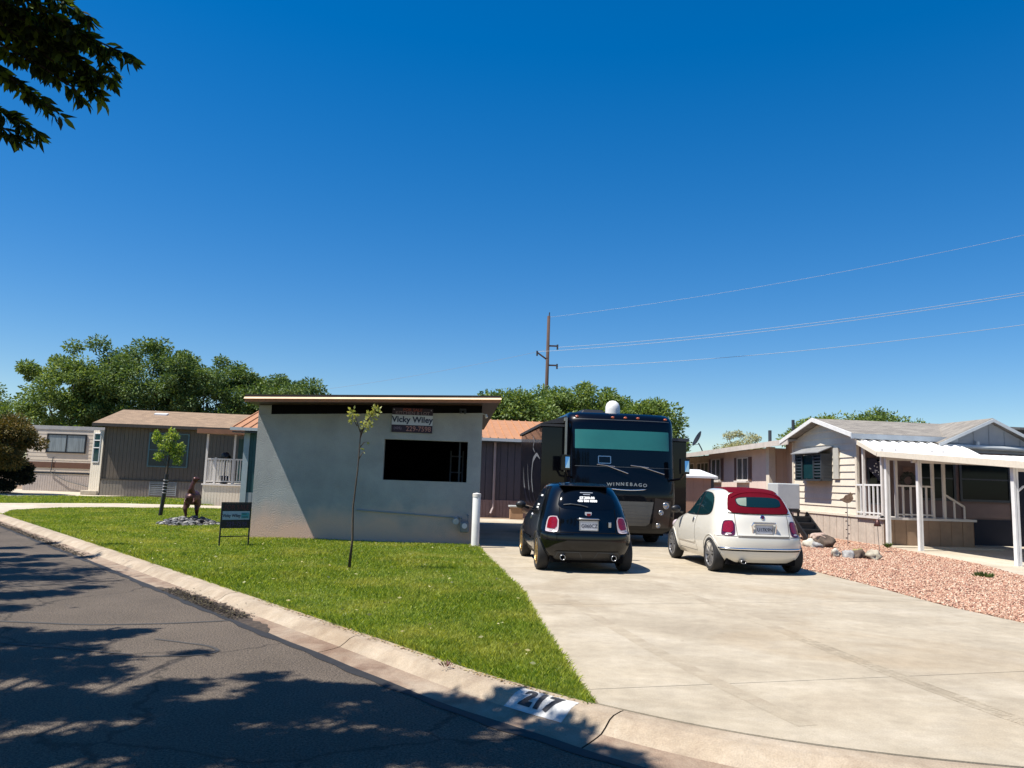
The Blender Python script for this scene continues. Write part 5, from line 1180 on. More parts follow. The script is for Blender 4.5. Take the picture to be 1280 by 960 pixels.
CZ = [0.20, 0.28, 0.40, 0.52, 0.62, 0.70, 0.80, 0.90, 0.98, 1.05, 1.15, 1.28, 1.38, 1.44, 1.475, 1.492]
CR = [0.14, 0.06, 0.015, 0.0, 0.005, 0.035, 0.065, 0.09, 0.115, 0.145, 0.20, 0.29, 0.39, 0.52, 0.75, 1.15]
CF = [3.38, 3.47, 3.53, 3.55, 3.53, 3.46, 3.28, 2.98, 2.66, 2.52, 2.38, 2.18, 2.00, 1.86, 1.70, 1.45]
CW = [0.72, 0.765, 0.800, 0.813, 0.812, 0.806, 0.79, 0.765, 0.738, 0.715, 0.680, 0.628, 0.578, 0.520, 0.40, 0.15]
def hatchback(name, loc, rz, label, paint, rim_mat, convertible):
    car = empty(name, loc, rz, label, 'car', 'small hatchbacks parked on the driveway')
    zl = np.concatenate([np.linspace(0.20, 1.38, 46), np.linspace(1.395, 1.492, 12)])
    mb = sliced_body(CZ, CR, CF, CW, 0.55, lambda z: 3.0 if z < 0.66 else 2.7, 1.0, 2.5, zlist=zl, bulge=0.03)
    body = mb.build('body', paint, car, fix=True)
    cut = MB()
    for y in (0.56, 2.86):
        for s in (-1, 1):
            cut.lathe([(0, -0.25), (0.335, -0.25), (0.335, 0.25), (0, 0.25)], 36, Matrix.Translation((s * 0.80, y, 0.30)), axis='x')
    co = cut.build('cutter', paint, None, fix=True)
    bmo = body.modifiers.new('b', 'BOOLEAN'); bmo.operation = 'DIFFERENCE'; bmo.object = co; bmo.solver = 'EXACT'
    apply_mods(body); cm = co.data; bpy.data.objects.remove(co); bpy.data.meshes.remove(cm)
    for p in body.data.polygons: p.use_smooth = True
    body.data.set_sharp_from_angle(angle=R(38))
    pj = Proj(body)
    # arches and dark liners
    mb = MB()
    for y in (0.56, 2.86):
        for s in (-1, 1):
            pts = []
            for i in range(25):
                a = R(-8 + 196 * i / 24); yy = y + 0.345 * math.cos(a); zz = 0.30 + 0.345 * math.sin(a); h = pj.hit(yy, max(zz, 0.22), 'L' if s < 0 else 'R')
                if h and abs(h[0].x) > 0.6: pts.append(h[0] + h[1] * 0.004)
            mb = MB(); mb.tube(pts, 0.007, 6); mb.build('arch_trim', paint, car, smooth=True)
    mb = MB(); mb.box(-0.56, 0.56, 0.35, 3.2, 0.17, 0.42); mb.box(-0.62, 0.62, 0.20, 0.50, 0.16, 0.26); mb.build('underbody', M['black_matte'], car)
    sm = M['seam'] if not convertible else pmat('panel_gap', (0.10, 0.09, 0.08), rough=0.8)
    for ax in 'LR':
        dlo = chaikin([(0.66, 1.00), (0.71, 1.20), (0.88, 1.355), (1.22, 1.40), (1.62, 1.395), (1.95, 1.30), (2.25, 1.12), (2.46, 0.98), (1.8, 0.955), (1.2, 0.965)], 2)
        gl = pj.patch('side_window', dlo, ax, M['glass_teal'] if convertible else M['glass'], car, off=0.003)
        b_ = MB(); pj.line(b_, [(1.38, 0.975), (1.36, 1.40)], ax, 0.05, 0.006); pj.line(b_, [tuple(p) for p in dlo], ax, 0.014, 0.006, closed=True); b_.build('window_trim', M['black'], gl)
        if not convertible and ax == 'L':
            s_ = MB(); [pj.line(s_, [(0.96, z), (1.2, z)], 'L', 0.028, 0.008) for z in (1.24, 1.08, 1.03)]; s_.build('window_sticker', M['sticker'], gl)
        seams = MB(); pj.line(seams, [(1.36, 0.96), (1.40, 0.80), (1.36, 0.55), (1.28, 0.36), (1.30, 0.30), (2.35, 0.30), (2.42, 0.5), (2.46, 0.9)], ax, 0.009); seams.build('door_seam', sm, car)
        hd = MB(); h = pj.hit(1.52, 0.86, ax); hd.lathe([(0, 0), (0.035, 0.0), (0.03, 0.012), (0, 0.015)], 14, Matrix.Translation(h[0]) @ h[1].to_track_quat('Z', 'Y').to_matrix().to_4x4() @ Matrix.Diagonal((1.0, 1.7, 1, 1)))
        hd.build('door_handle', M['chromed'], car)
        rub = pj.patch('side_moulding', rrect(1.36, 2.38, 0.445, 0.50, 0.02), ax, paint, car, off=0.014, step=0.05)
        s_ = 1 if ax == 'R' else -1
        mr = MB(); mr.blob((s_ * 0.90, 2.28, 1.03), (0.10, 0.065, 0.075), 3, 3, 0.02); mr.bar((s_ * 0.74, 2.32, 0.97), (s_ * 0.86, 2.30, 1.0), 0.05); mo = mr.build('mirror', M['black'], car, smooth=True)
        lw = pj.patch('fuel_flap', rrect(0.72, 0.86, 0.80, 0.94, 0.05), ax, paint, car, off=0.003) if ax == 'R' else None
        # tail lamp on the corner
        tl_ = chaikin([(0.485, 0.915), (0.60, 0.92), (0.655, 0.89), (0.70, 0.68), (0.69, 0.655), (0.53, 0.65), (0.495, 0.70)], 1)
        tl_ = [(p[0] * s_, p[1]) for p in tl_]
        tlamp = pj.patch('tail_light', tl_, 'B', M['lens_white'] if not convertible else M['lens_dark'], car, off=0.010, step=0.025)
        inn = chaikin([(0.50, 0.90), (0.595, 0.905), (0.64, 0.875), (0.672, 0.73), (0.665, 0.715), (0.525, 0.705)], 1); inn = [(p[0] * s_, p[1]) for p in inn]
        pj.patch('red_lens', inn, 'B', M['lens_red'], tlamp, off=0.016, step=0.025)
        rv = [(p[0] * s_, p[1]) for p in chaikin([(0.55, 0.70), (0.63, 0.705), (0.64, 0.67), (0.56, 0.668)], 1)]
        pj.patch('reverse_lens', rv, 'B', M['lens_white'], tlamp, off=0.017, step=0.02)
    # hatch
    seams = MB(); pj.line(seams, [(-0.47, 1.06), (-0.475, 0.92), (-0.465, 0.66), (0.465, 0.66), (0.475, 0.92), (0.47, 1.06)], 'B', 0.010)
    seams.build('hatch_seam', sm, car)
    for q_ in (-1, 1): seams = MB(); pj.line(seams, [(q_ * 0.78, 0.645), (q_ * 0.465, 0.65)], 'B', 0.008); seams.build('bumper_seam', sm, car)
    if convertible: seams = MB(); pj.line(seams, [(-0.46, 0.645), (0.46, 0.645)], 'B', 0.03, 0.004); seams.build('hatch_lip', sm, car)
    # plate with its hood
    pl = MB(); h = pj.hit(0, 0.78, 'B'); yb = h[0].y
    pl.box(-0.155, 0.155, yb - 0.022, yb + 0.03, 0.70, 0.855); plate = pl.build('licence_plate', M['plate'], car, bevel=0.004)
    mb = MB(); mb.box(-0.155, 0.155, yb - 0.026, yb - 0.0225, 0.845, 0.86); mb.box(-0.155, 0.155, yb - 0.026, yb - 0.0225, 0.695, 0.71); mb.box(-0.16, -0.145, yb - 0.026, yb - 0.0225, 0.695, 0.86); mb.box(0.145, 0.16, yb - 0.026, yb - 0.0225, 0.695, 0.86); mb.build('plate_frame', M['chromed'], plate)
    lettering('G060CZ' if not convertible else 'U17K9N', 0.085, M['ink'], plate, (0.01, yb - 0.0235, 0.772), extrude=0.001, bold=0.001, sx=0.9)
    if convertible:
        mb = MB(); mb.tube([(-0.20, yb + 0.0, 0.70), (-0.215, yb - 0.02, 0.84), (-0.20, yb - 0.03, 0.885), (0.20, yb - 0.03, 0.885), (0.215, yb - 0.02, 0.84), (0.20, yb + 0.0, 0.70)], 0.016, 8); mb.box(-0.19, 0.19, yb - 0.045, yb + 0.01, 0.868, 0.905); mb.build('plate_surround', M['chrome'], car, smooth=False)
        mb = MB(); P_ = []
        for x in np.linspace(-0.74, 0.74, 41):
            q = pj.hit(x, 0.44, 'B'); P_.append(q[0] + q[1] * 0.004)
        mb.tube(P_, 0.020, 8); mb.build('bumper_strip', M['chrome'], car, smooth=True)
        mb = MB(); pj.line(mb, [(-0.73, 0.41), (0.73, 0.41)], 'B', 0.022, 0.004); mb.build('bumper_groove', M['seam'], car)
    else:
        mb = MB(); mb.tube([(-0.19, yb + 0.01, 0.875), (-0.15, yb - 0.02, 0.89), (0.15, yb - 0.02, 0.89), (0.19, yb + 0.01, 0.875)], 0.014, 8); mb.build('hatch_handle', M['chromed'], car, smooth=True)
        dfz = pj.patch('diffuser', rrect(-0.56, 0.56, 0.215, 0.36, 0.05), 'B', M['black'], car, off=0.012)
        mb = MB(); pj.line(mb, [(-0.54, 0.25), (-0.50, 0.34), (-0.16, 0.35), (-0.10, 0.25)], 'B', 0.014, 0.016); pj.line(mb, [(0.54, 0.25), (0.50, 0.34), (0.16, 0.35), (0.10, 0.25)], 'B', 0.014, 0.016); mb.build('diffuser_edge', M['darkgrey'], dfz)
    # badge
    h = pj.hit(0, 0.98, 'B'); q4 = Matrix.Translation(h[0]) @ h[1].to_track_quat('Z', 'Y').to_matrix().to_4x4()
    mb = MB()
    if convertible: mb.lathe([(0.0, 0.014), (0.028, 0.014), (0.042, 0.008), (0.046, 0.0)], 20, q4); bd = mb.build('badge', M['chrome'], car); mb = MB(); mb.lathe([(0, 0.0165), (0.03, 0.0155)], 16, q4); mb.build('badge_disc', M['lens_dark'], bd)
    else:
        shield = [(-0.055, 0.035), (0.055, 0.035), (0.055, -0.01), (0.0, -0.055), (-0.055, -0.01)]
        mb.extr([(h[0].x + a, h[0].y - 0.012, 0.965 + b) for a, b in shield], (0, 0.01, 0)); bd = mb.build('badge', M['plate'], car, fix=True)
        mb = MB(); mb.extr([(h[0].x + a * 0.62 + 0.008, h[0].y - 0.015, 0.955 + b * 0.62) for a, b in shield], (0, 0.002, 0)); mb.build('badge_red', M['lens_red'], bd, fix=True)
        mb = MB(); mb.box(0.335, 0.385, yb - 0.004, yb + 0.02, 0.755, 0.845); mb.build('side_badge', M['chromed'], car, bevel=0.008)
    # exhausts
    for s_ in ((-1, 1) if not convertible else (-0.72,)):
        mb = MB(); x = s_ * 0.43 if not convertible else -0.38
        rr_ = 0.045 if not convertible else 0.032
        mb.lathe([(rr_ * 0.75, 0.10), (rr_ * 0.78, -0.02), (rr_, -0.03), (rr_ * 1.02, 0.0), (rr_, 0.14)], 20, Matrix.Translation((x, 0.035, 0.255 if not convertible else 0.22)) @ Matrix.Rotation(R(-90), 4, 'X') @ Matrix.Diagonal((1.0 if not convertible else 1.5, 1, 1, 1)))
        mb.build('exhaust', M['chromed'], car, smooth=True)
    if convertible:
        st_ = chaikin([(-0.565, 1.055), (-0.52, 1.25), (-0.465, 1.375), (-0.3, 1.41), (0.3, 1.41), (0.465, 1.375), (0.52, 1.25), (0.565, 1.055), (0.3, 1.04), (-0.3, 1.04)], 1)
        so = pj.patch('soft_top', st_, 'B', M['redcloth'], car, off=0.008)
        rgp = chaikin([(-0.45, 0.40), (0.45, 0.40), (0.44, 1.0), (0.40, 1.75), (0.28, 1.88), (-0.28, 1.88), (-0.40, 1.75), (-0.44, 1.0)], 1)
        pj.patch('soft_roof', rgp, 'T', M['redcloth'], so, off=0.010)
        mb = MB(); P_ = []
        for x in np.linspace(-0.45, 0.45, 31):
            q = pj.hit(x, 1.405 - 0.10 * abs(x / 0.45) ** 3, 'B'); P_.append(q[0] + q[1] * 0.006)
        mb.tube(P_, 0.014, 8); mb.build('fold_ridge', M['redcloth'], so, smooth=True)
        rg = pj.patch('rear_window', chaikin([(-0.41, 1.25), (-0.38, 1.305), (-0.2, 1.325), (0.2, 1.325), (0.38, 1.305), (0.41, 1.25), (0.385, 1.165), (0.2, 1.15), (-0.2, 1.15), (-0.385, 1.165)], 2), 'B', M['glass_teal'], so, off=0.013)
        pj.patch('seat_behind_glass', chaikin([(-0.395, 1.25), (-0.37, 1.292), (-0.21, 1.31), (-0.21, 1.31), (-0.25, 1.165), (-0.25, 1.165), (-0.37, 1.178)], 1), 'B', pmat('pale_seen_interior', (0.20, 0.25, 0.20), rough=0.2, coat=0.5), rg, off=0.015)
        mb = MB(); pj.line(mb, [(-0.56, 1.045), (-0.3, 1.035), (0.3, 1.035), (0.56, 1.045)], 'B', 0.014, 0.010); mb.build('hood_seal', M['seam'], so)
    else:
        rg = pj.patch('rear_window', chaikin([(-0.50, 1.05), (-0.47, 1.2), (-0.41, 1.34), (-0.2, 1.37), (0.2, 1.37), (0.41, 1.34), (0.47, 1.2), (0.50, 1.05), (0.2, 1.035), (-0.2, 1.035)], 2), 'B', M['glass'], car, off=0.004)
        h1 = pj.hit(0.0, 1.21, 'B')
        nz = h1[1]; xd = Vector((1, 0, 0)); zd = nz.cross(xd).normalized()
        if zd.z < 0: zd = -zd
        for s_, zz, sz in (('$7,200.00', 1.225, 0.065), ('435 000 0000', 1.175, 0.06)):
            hh = pj.hit(0.0, zz, 'B'); lettering(s_, sz, M['sticker'], rg, tuple(hh[0] + hh[1] * 0.012), xdir=(1, 0, 0), zdir=tuple(zd), bold=0.0035, extrude=0.001)
        for zz, wd_ in ((1.315, 0.11), (1.285, 0.06)):
            mb = MB(); pj.line(mb, [(-wd_, zz), (wd_, zz)], 'B', 0.012, 0.007); mb.build('faint_sticker', M['decal'], rg)
        mb = MB(); P_ = [];
        for x, zz in ((0.0, 1.07), (-0.12, 1.10), (-0.28, 1.115), (-0.40, 1.10)):
            q = pj.hit(x, zz, 'B'); P_.append(q[0] + q[1] * 0.02)
        mb.tube(P_, 0.009, 6); mb.build('wiper', M['darkgrey'], rg)
        mb = MB(); mb.hexa([(-0.44, 0.36, 1.415), (0.44, 0.36, 1.415), (0.44, 0.62, 1.44), (-0.44, 0.62, 1.44), (-0.43, 0.34, 1.435), (0.43, 0.34, 1.435), (0.42, 0.66, 1.478), (-0.42, 0.66, 1.478)]); mb.build('spoiler', paint, car, bevel=0.012)
    # front glass, lamps
    wsx = [(-0.50, 1.02)]
    tr_ = 0.305
    for (x, y, s) in ((-0.715, 0.56, -1), (0.715, 0.56, 1), (-0.715, 2.86, -1), (0.715, 2.86, 1)):
        wheel(car, x, y, s, tr_, 0.195, rim_mat, 7 if convertible else 5, 0.222, double=True, turn=0.3)
    # front side: windscreen and headlights cast from the front
    class FP(Proj): pass
    fo = Vector
    for s_ in (-1, 1):
        mb = MB(); mb.blob((s_ * 0.55, 3.33, 0.68), (0.10, 0.09, 0.10), 2, 3, 0.0); mb.build('headlight', M['lens_white'], car, smooth=True)
    bmw = MB(); g = []
    for i in range(13):
        for j in range(7):
            x = -0.56 + 1.12 * i / 12; z = 1.0 + 0.36 * j / 6; x *= (1 - 0.14 * j / 6)
            loc, n, _, _ = pj.t.ray_cast(Vector((x, 6, z)), Vector((0, -1, 0))); bmw.v.append(tuple(loc + (n if n.y > 0 else -n) * 0.004))
    for i in range(12):
        for j in range(6): a = i * 7 + j; bmw.f.append((a, a + 1, a + 8, a + 7))
    bmw.build('windscreen', M['glass'], car, smooth=True)
    return car
hatchback('black_hatchback', (1.36, 12.95, 0.122), AX, 'small black hatchback with bronze wheels and stickers on the rear glass', M['paint_black'], M['gold'], False)
hatchback('white_convertible', (4.48, 13.55, 0.122), R(4.6), 'small cream white hatchback with a red canvas soft top', M['paint_white'], M['silver'], True)

# ------------------------------------------------------------------ motorhome
mhm = empty('motorhome', (2.80, 18.8, 0.122), AX, 'large black motorhome with teal sunshade behind its windscreen and slide outs open', 'motorhome')
zs = [0.32, 0.45, 0.8, 1.2, 1.5, 1.9, 2.4, 2.9, 3.05, 3.15, 3.24, 3.29, 3.31]
rr_ = [0.10, 0.03, 0.0, 0.0, 0.03, 0.09, 0.15, 0.22, 0.26, 0.33, 0.48, 0.75, 1.3]
ff_ = [10.4, 10.5, 10.5, 10.5, 10.5, 10.5, 10.5, 10.48, 10.46, 10.4, 10.3, 10.0, 9.5]
ww_ = [1.30, 1.34, 1.35, 1.36, 1.36, 1.36, 1.36, 1.355, 1.345, 1.325, 1.27, 1.14, 0.9]
mb = sliced_body(zs, rr_, ff_, ww_, 0.42, 3.2, 0.3, 4.0, NZ=50)
rb_ = mb.build('body', M['paint_rv'], mhm, fix=True)
for p in rb_.data.polygons: p.use_smooth = True
rb_.data.set_sharp_from_angle(angle=R(35))
pj = Proj(rb_)
ws_ = pj.patch('windscreen', rrect(-1.22, 1.22, 1.92, 2.98, 0.06), 'B', M['glass'], mhm, off=0.006, step=0.06)
pj.patch('sunshade', rrect(-1.18, 1.18, 2.33, 2.80, 0.02), 'B', M['teal_shade'], ws_, off=0.010, step=0.06)
mb = MB(); pj.line(mb, rrect(-0.62, -0.32, 1.98, 2.15, 0.01), 'B', 0.02, 0.012, closed=True); mb.build('window_card', M['chromed'], ws_)
mb = MB(); pj.line(mb, [(-1.22, 3.06), (1.22, 3.06)], 'B', 0.018, 0.008); pj.line(mb, [(-1.18, 1.90), (1.18, 1.90)], 'B', 0.016, 0.010); mb.build('chrome_lines', M['darkgrey'], mhm)
for x0, z0, x1, z1 in ((-0.42, 1.93, 0.10, 1.75), (0.42, 1.93, 1.02, 1.76)):
    mb = MB(); a = pj.hit(x0, z0, 'B')[0] + Vector((0, -0.04, 0)); b = pj.hit(x1, z1, 'B')[0] + Vector((0, -0.05, 0)); mb.tube([a, b], 0.012, 6); mb.tube([a + Vector((-0.25, 0, 0.02)), a + Vector((0.2, 0, -0.02))], 0.010, 6); mb.build('wiper', M['chromed'], mhm)
for x in (-1.12, -0.24, 0.08, 0.40, 1.12):
    h = pj.hit(x, 3.12, 'B'); mb = MB(); mb.blob(tuple(h[0] + h[1] * 0.012), (0.045, 0.03, 0.03), 1, 2, 0.0); mb.build('marker_light', M['amber'], mhm, smooth=True)
# maker's lettering, chrome wing under it
lt = []
for i, (ch, xo) in enumerate(zip('WINNEBAGO', (-0.46, -0.355, -0.255, -0.14, -0.03, 0.075, 0.185, 0.30, 0.42))):
    x = 0.10 + xo; h = pj.hit(x, 1.47 + 0.018 * (1 - ((i - 4) / 4) ** 2), 'B')
    lettering(ch, 0.108, M['chromed'], mhm, tuple(h[0] + Vector((0, -0.018, 0))), extrude=0.008, bold=0.003, sx=1.15)
mb = MB(); P_ = [pj.hit(x, 1.385 - 0.035 * (1 - ((x - 0.1) / 0.5) ** 2), 'B')[0] + Vector((0, -0.012, 0)) for x in np.linspace(-0.36, 0.56, 13)]; mb.tube(P_, [0.004] + [0.016] * 11 + [0.004], 8); mb.build('chrome_wing', M['chrome'], mhm, smooth=True)
grp = [(-0.74, 1.08), (-0.64, 0.56), (-0.55, 0.50), (0.55, 0.50), (0.64, 0.56), (0.74, 1.08)]
gr = pj.patch('grille', grp, 'B', M['grill'], mhm, off=0.01, step=0.08)
mb = MB(); [pj.line(mb, [(-0.70 + (1.08 - z) * 0.14, z), (0.70 - (1.08 - z) * 0.14, z)], 'B', 0.02, 0.014) for z in (1.0, 0.93, 0.86, 0.79, 0.72, 0.65, 0.58)]; mb.build('grille_slots', pmat('slot_grey', (0.09, 0.088, 0.08), rough=0.6), gr)
for s_ in (-1, 1):
    pj.patch('brown_patch', [(s_ * a, b) for a, b in ((0.78, 1.18), (0.70, 0.44), (1.14, 0.46), (1.20, 1.10))], 'B', M['brownp'], mhm, off=0.008, step=0.08)  # dark brown patch low on each side of the front
    for x, z, r_ in ((1.06, 1.00, 0.085), (0.93, 0.83, 0.065), (0.86, 0.52, 0.06)):
        h = pj.hit(s_ * x, z, 'B'); mt = Matrix.Translation(h[0]) @ h[1].to_track_quat('Z', 'Y').to_matrix().to_4x4()
        mb = MB(); mb.lathe([(0.0, 0.02), (r_ * 0.5, 0.018), (r_ * 0.62, 0.012)], 20, mt); hl = mb.build('headlight', M['chromed'], mhm, smooth=True)
        mb = MB(); mb.lathe([(r_ * 0.62, 0.013), (r_ * 0.8, 0.03), (r_, 0.022), (r_ * 1.02, 0.0)], 20, mt); mb.build('bezel', M['chromed'], hl, smooth=True)
    # mirrors on arms
    mb = MB(); mb.tube([(s_ * 1.25, 0.25, 1.62), (s_ * 1.40, -0.02, 1.66), (s_ * 1.47, -0.08, 1.80)], 0.03, 8); mb.box(s_ * 1.47 - 0.11, s_ * 1.47 + 0.11, -0.16, -0.02, 1.78, 2.15); mr_ = mb.build('mirror', M['paint_rv'], mhm, bevel=0.03)
    mb = MB(); mb.hexa([(s_ * 1.47 - 0.02, -0.20, 1.83), (s_ * 1.47 + 0.09, -0.18, 1.83), (s_ * 1.47 + 0.09, -0.165, 1.83), (s_ * 1.47 - 0.02, -0.165, 1.83), (s_ * 1.47 - 0.02, -0.175, 2.10), (s_ * 1.47 + 0.09, -0.17, 2.10), (s_ * 1.47 + 0.09, -0.162, 2.10), (s_ * 1.47 - 0.02, -0.162, 2.10)]); mb.build('mirror_back', M['chrome'], mr_, bevel=0.01)
    for y in (1.7, 7.6):
        wheel(mhm, s_ * 1.15, y, s_, 0.46, 0.27, M['silver'], 8, 0.28)
# awning arm on the front left pillar and side trim
mb = MB(); mb.box(-1.42, -1.375, 0.30, 0.36, 1.75, 3.05); mb.box(-1.43, -1.37, 0.32, 6.0, 3.0, 3.08); mb.build('awning_arm', pmat('arm_grey', (0.22, 0.24, 0.22), rough=0.4, metal=0.3), mhm)
# slide outs
mb = MB(); mb.box(-1.97, -1.28, 0.55, 5.2, 0.80, 2.86); so = mb.build('slide_out', M['paint_rv'], mhm, bevel=0.02)
mb = MB(); mb.box(-2.02, -1.26, 0.50, 5.25, 2.862, 2.92); mb.hexa([(-2.0, 0.52, 2.922), (-1.36, 0.52, 2.96), (-1.36, 5.2, 2.96), (-2.0, 5.2, 2.922), (-2.0, 0.52, 2.94), (-1.36, 0.52, 3.14), (-1.36, 5.2, 3.14), (-2.0, 5.2, 2.94)]); mb.build('slide_topper', pmat('dark_topper', (0.035, 0.035, 0.038), rough=0.6), so)
mb = MB()
def swirl(pts, w0, w1):
    p = dense(pts, 0.06)
    for _ in range(8): p[1:-1] = (p[:-2] + 2 * p[1:-1] + p[2:]) / 4
    t = np.gradient(p, axis=0); t /= np.linalg.norm(t, axis=1, keepdims=True) + 1e-9
    n0 = len(mb.v); N_ = len(p)
    for i, (q, tt) in enumerate(zip(p, t)):
        wd_ = w0 + (w1 - w0) * math.sin(math.pi * i / (N_ - 1)); o = np.array([-tt[1], tt[0]]) * wd_ / 2
        mb.v += [(-1.976, q[0] + o[0], q[1] + o[1]), (-1.976, q[0] - o[0], q[1] - o[1])]
    for i in range(N_ - 1): mb.f.append((n0 + 2 * i, n0 + 2 * i + 1, n0 + 2 * i + 3, n0 + 2 * i + 2))
swirl([(0.75, 2.05), (1.4, 2.2), (2.2, 2.05), (2.4, 1.6), (1.9, 1.1), (1.2, 0.9)], 0.02, 0.14)
swirl([(4.4, 1.9), (4.1, 1.4), (3.4, 1.0), (2.6, 0.9)], 0.02, 0.16)
swirl([(3.4, 2.0), (3.1, 1.5), (2.6, 1.05), (2.0, 0.9)], 0.02, 0.10)
swirl([(2.3, 2.7), (1.9, 2.55), (2.3, 2.4), (1.8, 2.25)], 0.02, 0.06)
mb.build('swirl_decal', M['decal'], so)
mb = MB(); mb.box(1.28, 1.80, 0.75, 4.2, 0.60, 2.62); so2 = mb.build('slide_out', M['paint_rv'], mhm, bevel=0.02)
mb = MB(); mb.box(1.26, 1.85, 0.70, 4.25, 2.622, 2.70); mb.build('slide_topper', M['darkgrey'], so2)
# roof: air conditioner and satellite dome
mb = MB(); mb.hexa([(-0.85, 1.6, 3.26), (-0.05, 1.6, 3.26), (-0.05, 2.9, 3.26), (-0.85, 2.9, 3.26), (-0.72, 1.75, 3.44), (-0.18, 1.75, 3.44), (-0.18, 2.8, 3.46), (-0.72, 2.8, 3.46)]); mb.build('air_conditioner', M['black'], mhm, bevel=0.04)
mb = MB(); mb.lathe([(0.0, 3.64), (0.08, 3.625), (0.15, 3.57), (0.185, 3.48), (0.19, 3.40), (0.19, 3.24)], 26, Matrix.Translation((-0.05, 1.15, 0.0))); mb.build('satellite_dome', M['white'], mhm, smooth=True)
mb = MB(); mb.box(-1.1, 1.1, 0.4, 10.0, 0.25, 0.34); mb.build('chassis', M['black_matte'], mhm)
mb = MB(); mb.box(-1.375, -1.35, 5.4, 6.4, 1.7, 2.4); mb.build('side_window', M['glass'], mhm)

# ================================================================== SMALL THINGS
# ---- sale sign on a black frame in the lawn
a0, a1 = Vector((-5.72, 15.60, 0)), Vector((-5.27, 15.98, 0)); d_ = (a1 - a0); sw = d_.length
fs = empty('yard_sign', (-5.72, 15.60, 0.11), math.atan2(d_.y, d_.x), 'black framed sale sign standing in the lawn by the shed corner', 'sign')
mb = MB(); mb.box(-0.012, 0.012, -0.012, 0.012, -0.1, 0.88); mb.box(sw - 0.012, sw + 0.012, -0.012, 0.012, -0.1, 0.88); mb.box(0.012, sw - 0.012, -0.01, 0.01, 0.86, 0.88); mb.box(0.012, sw - 0.012, -0.01, 0.01, 0.19, 0.21); mb.box(0.012, sw - 0.012, -0.01, 0.01, 0.36, 0.38); mb.build('frame', M['black'], fs)
mb = MB(); mb.box(0.013, sw - 0.013, -0.006, 0.006, 0.381, 0.859); mb.build('panel', M['sign_bk'], fs)
mb = MB(); mb.box(0.018, sw - 0.018, -0.009, -0.0065, 0.53, 0.70); mb.build('name_strip', pmat('strip_blue_grey', (0.34, 0.42, 0.50), rough=0.5), fs)
sm_ = pmat('dull_red_letters', (0.10, 0.022, 0.022)); sx_ = sw / 2
lettering('FOR SALE', 0.135, sm_, fs, (sx_, -0.0085, 0.775), bold=0.001, sx=0.88)
lettering('Vicky Wiley', 0.088, M['sign_txt'], fs, (sx_ - 0.09, -0.011, 0.61), bold=0.001, sx=0.85)
lettering('229-7598', 0.13, pmat('violet_digits', (0.07, 0.04, 0.09)), fs, (sx_ + 0.02, -0.0085, 0.44), bold=0.001, sx=0.85)
mb = MB(); mb.box(sw - 0.19, sw - 0.03, -0.0115, -0.0095, 0.56, 0.67); mb.build('teal_logo', M['sign_teal'], fs)
mb = MB(); mb.box(sw - 0.175, sw - 0.08, -0.0135, -0.012, 0.635, 0.65); mb.box(sw - 0.165, sw - 0.05, -0.0135, -0.012, 0.575, 0.59); mb.build('logo_marks', M['sign_txt'], fs)

# ---- statue on its bed of stones
sp = tag(None, ) if False else None
mb = MB()
mb.blob((0, 0.05, 0.66), (0.20, 0.34, 0.20), 5, 3, 0.06); mb.blob((0, -0.14, 0.64), (0.15, 0.14, 0.17), 6, 3, 0.05)
for s_ in (-1, 1):
    mb.blob((s_ * 0.14, 0.06, 0.52), (0.085, 0.15, 0.17), 7 + s_, 3, 0.05)
    mb.tube([(s_ * 0.14, 0.02, 0.50), (s_ * 0.15, -0.06, 0.34), (s_ * 0.145, 0.04, 0.18), (s_ * 0.145, 0.0, 0.05)], [0.085, 0.06, 0.036, 0.034], 10)
    for k in (-0.05, 0.0, 0.05): mb.tube([(s_ * 0.145, 0.0, 0.05), (s_ * 0.145 + k, -0.10, 0.025)], [0.03, 0.012], 8)
    mb.tube([(s_ * 0.10, -0.22, 0.66), (s_ * 0.12, -0.30, 0.56), (s_ * 0.09, -0.35, 0.54)], [0.035, 0.022, 0.012], 8)
mb.tube([(0, -0.10, 0.74), (0.0, -0.20, 0.90), (0.03, -0.20, 1.02), (0.07, -0.18, 1.13)], [0.13, 0.075, 0.058, 0.06], 12)
mb.blob((0.085, -0.19, 1.16), (0.075, 0.07, 0.07), 12, 3, 0.03); mb.tube([(0.10, -0.19, 1.17), (0.17, -0.20, 1.175), (0.22, -0.205, 1.15)], [0.05, 0.034, 0.014], 10); mb.tube([(0.09, -0.18, 1.13), (0.15, -0.20, 1.10)], [0.03, 0.014], 8)
mb.tube([(0, 0.30, 0.68), (0.02, 0.55, 0.62), (0.03, 0.85, 0.66)], [0.13, 0.065, 0.015], 10)
sta = mb.build('dinosaur_statue', M['rust'], None, fix=True); sta.location = (-8.66, 21.35, 0.20); sta.rotation_euler = (0, 0, R(8))
m_ = sta.modifiers.new('r', 'REMESH'); m_.mode = 'VOXEL'; m_.voxel_size = 0.016; m_.use_smooth_shade = True
apply_mods(sta)
if not sta.data.materials: sta.data.materials.append(M['rust'])
tag(sta, 'rusty metal dinosaur statue standing on a bed of grey stones', 'statue')

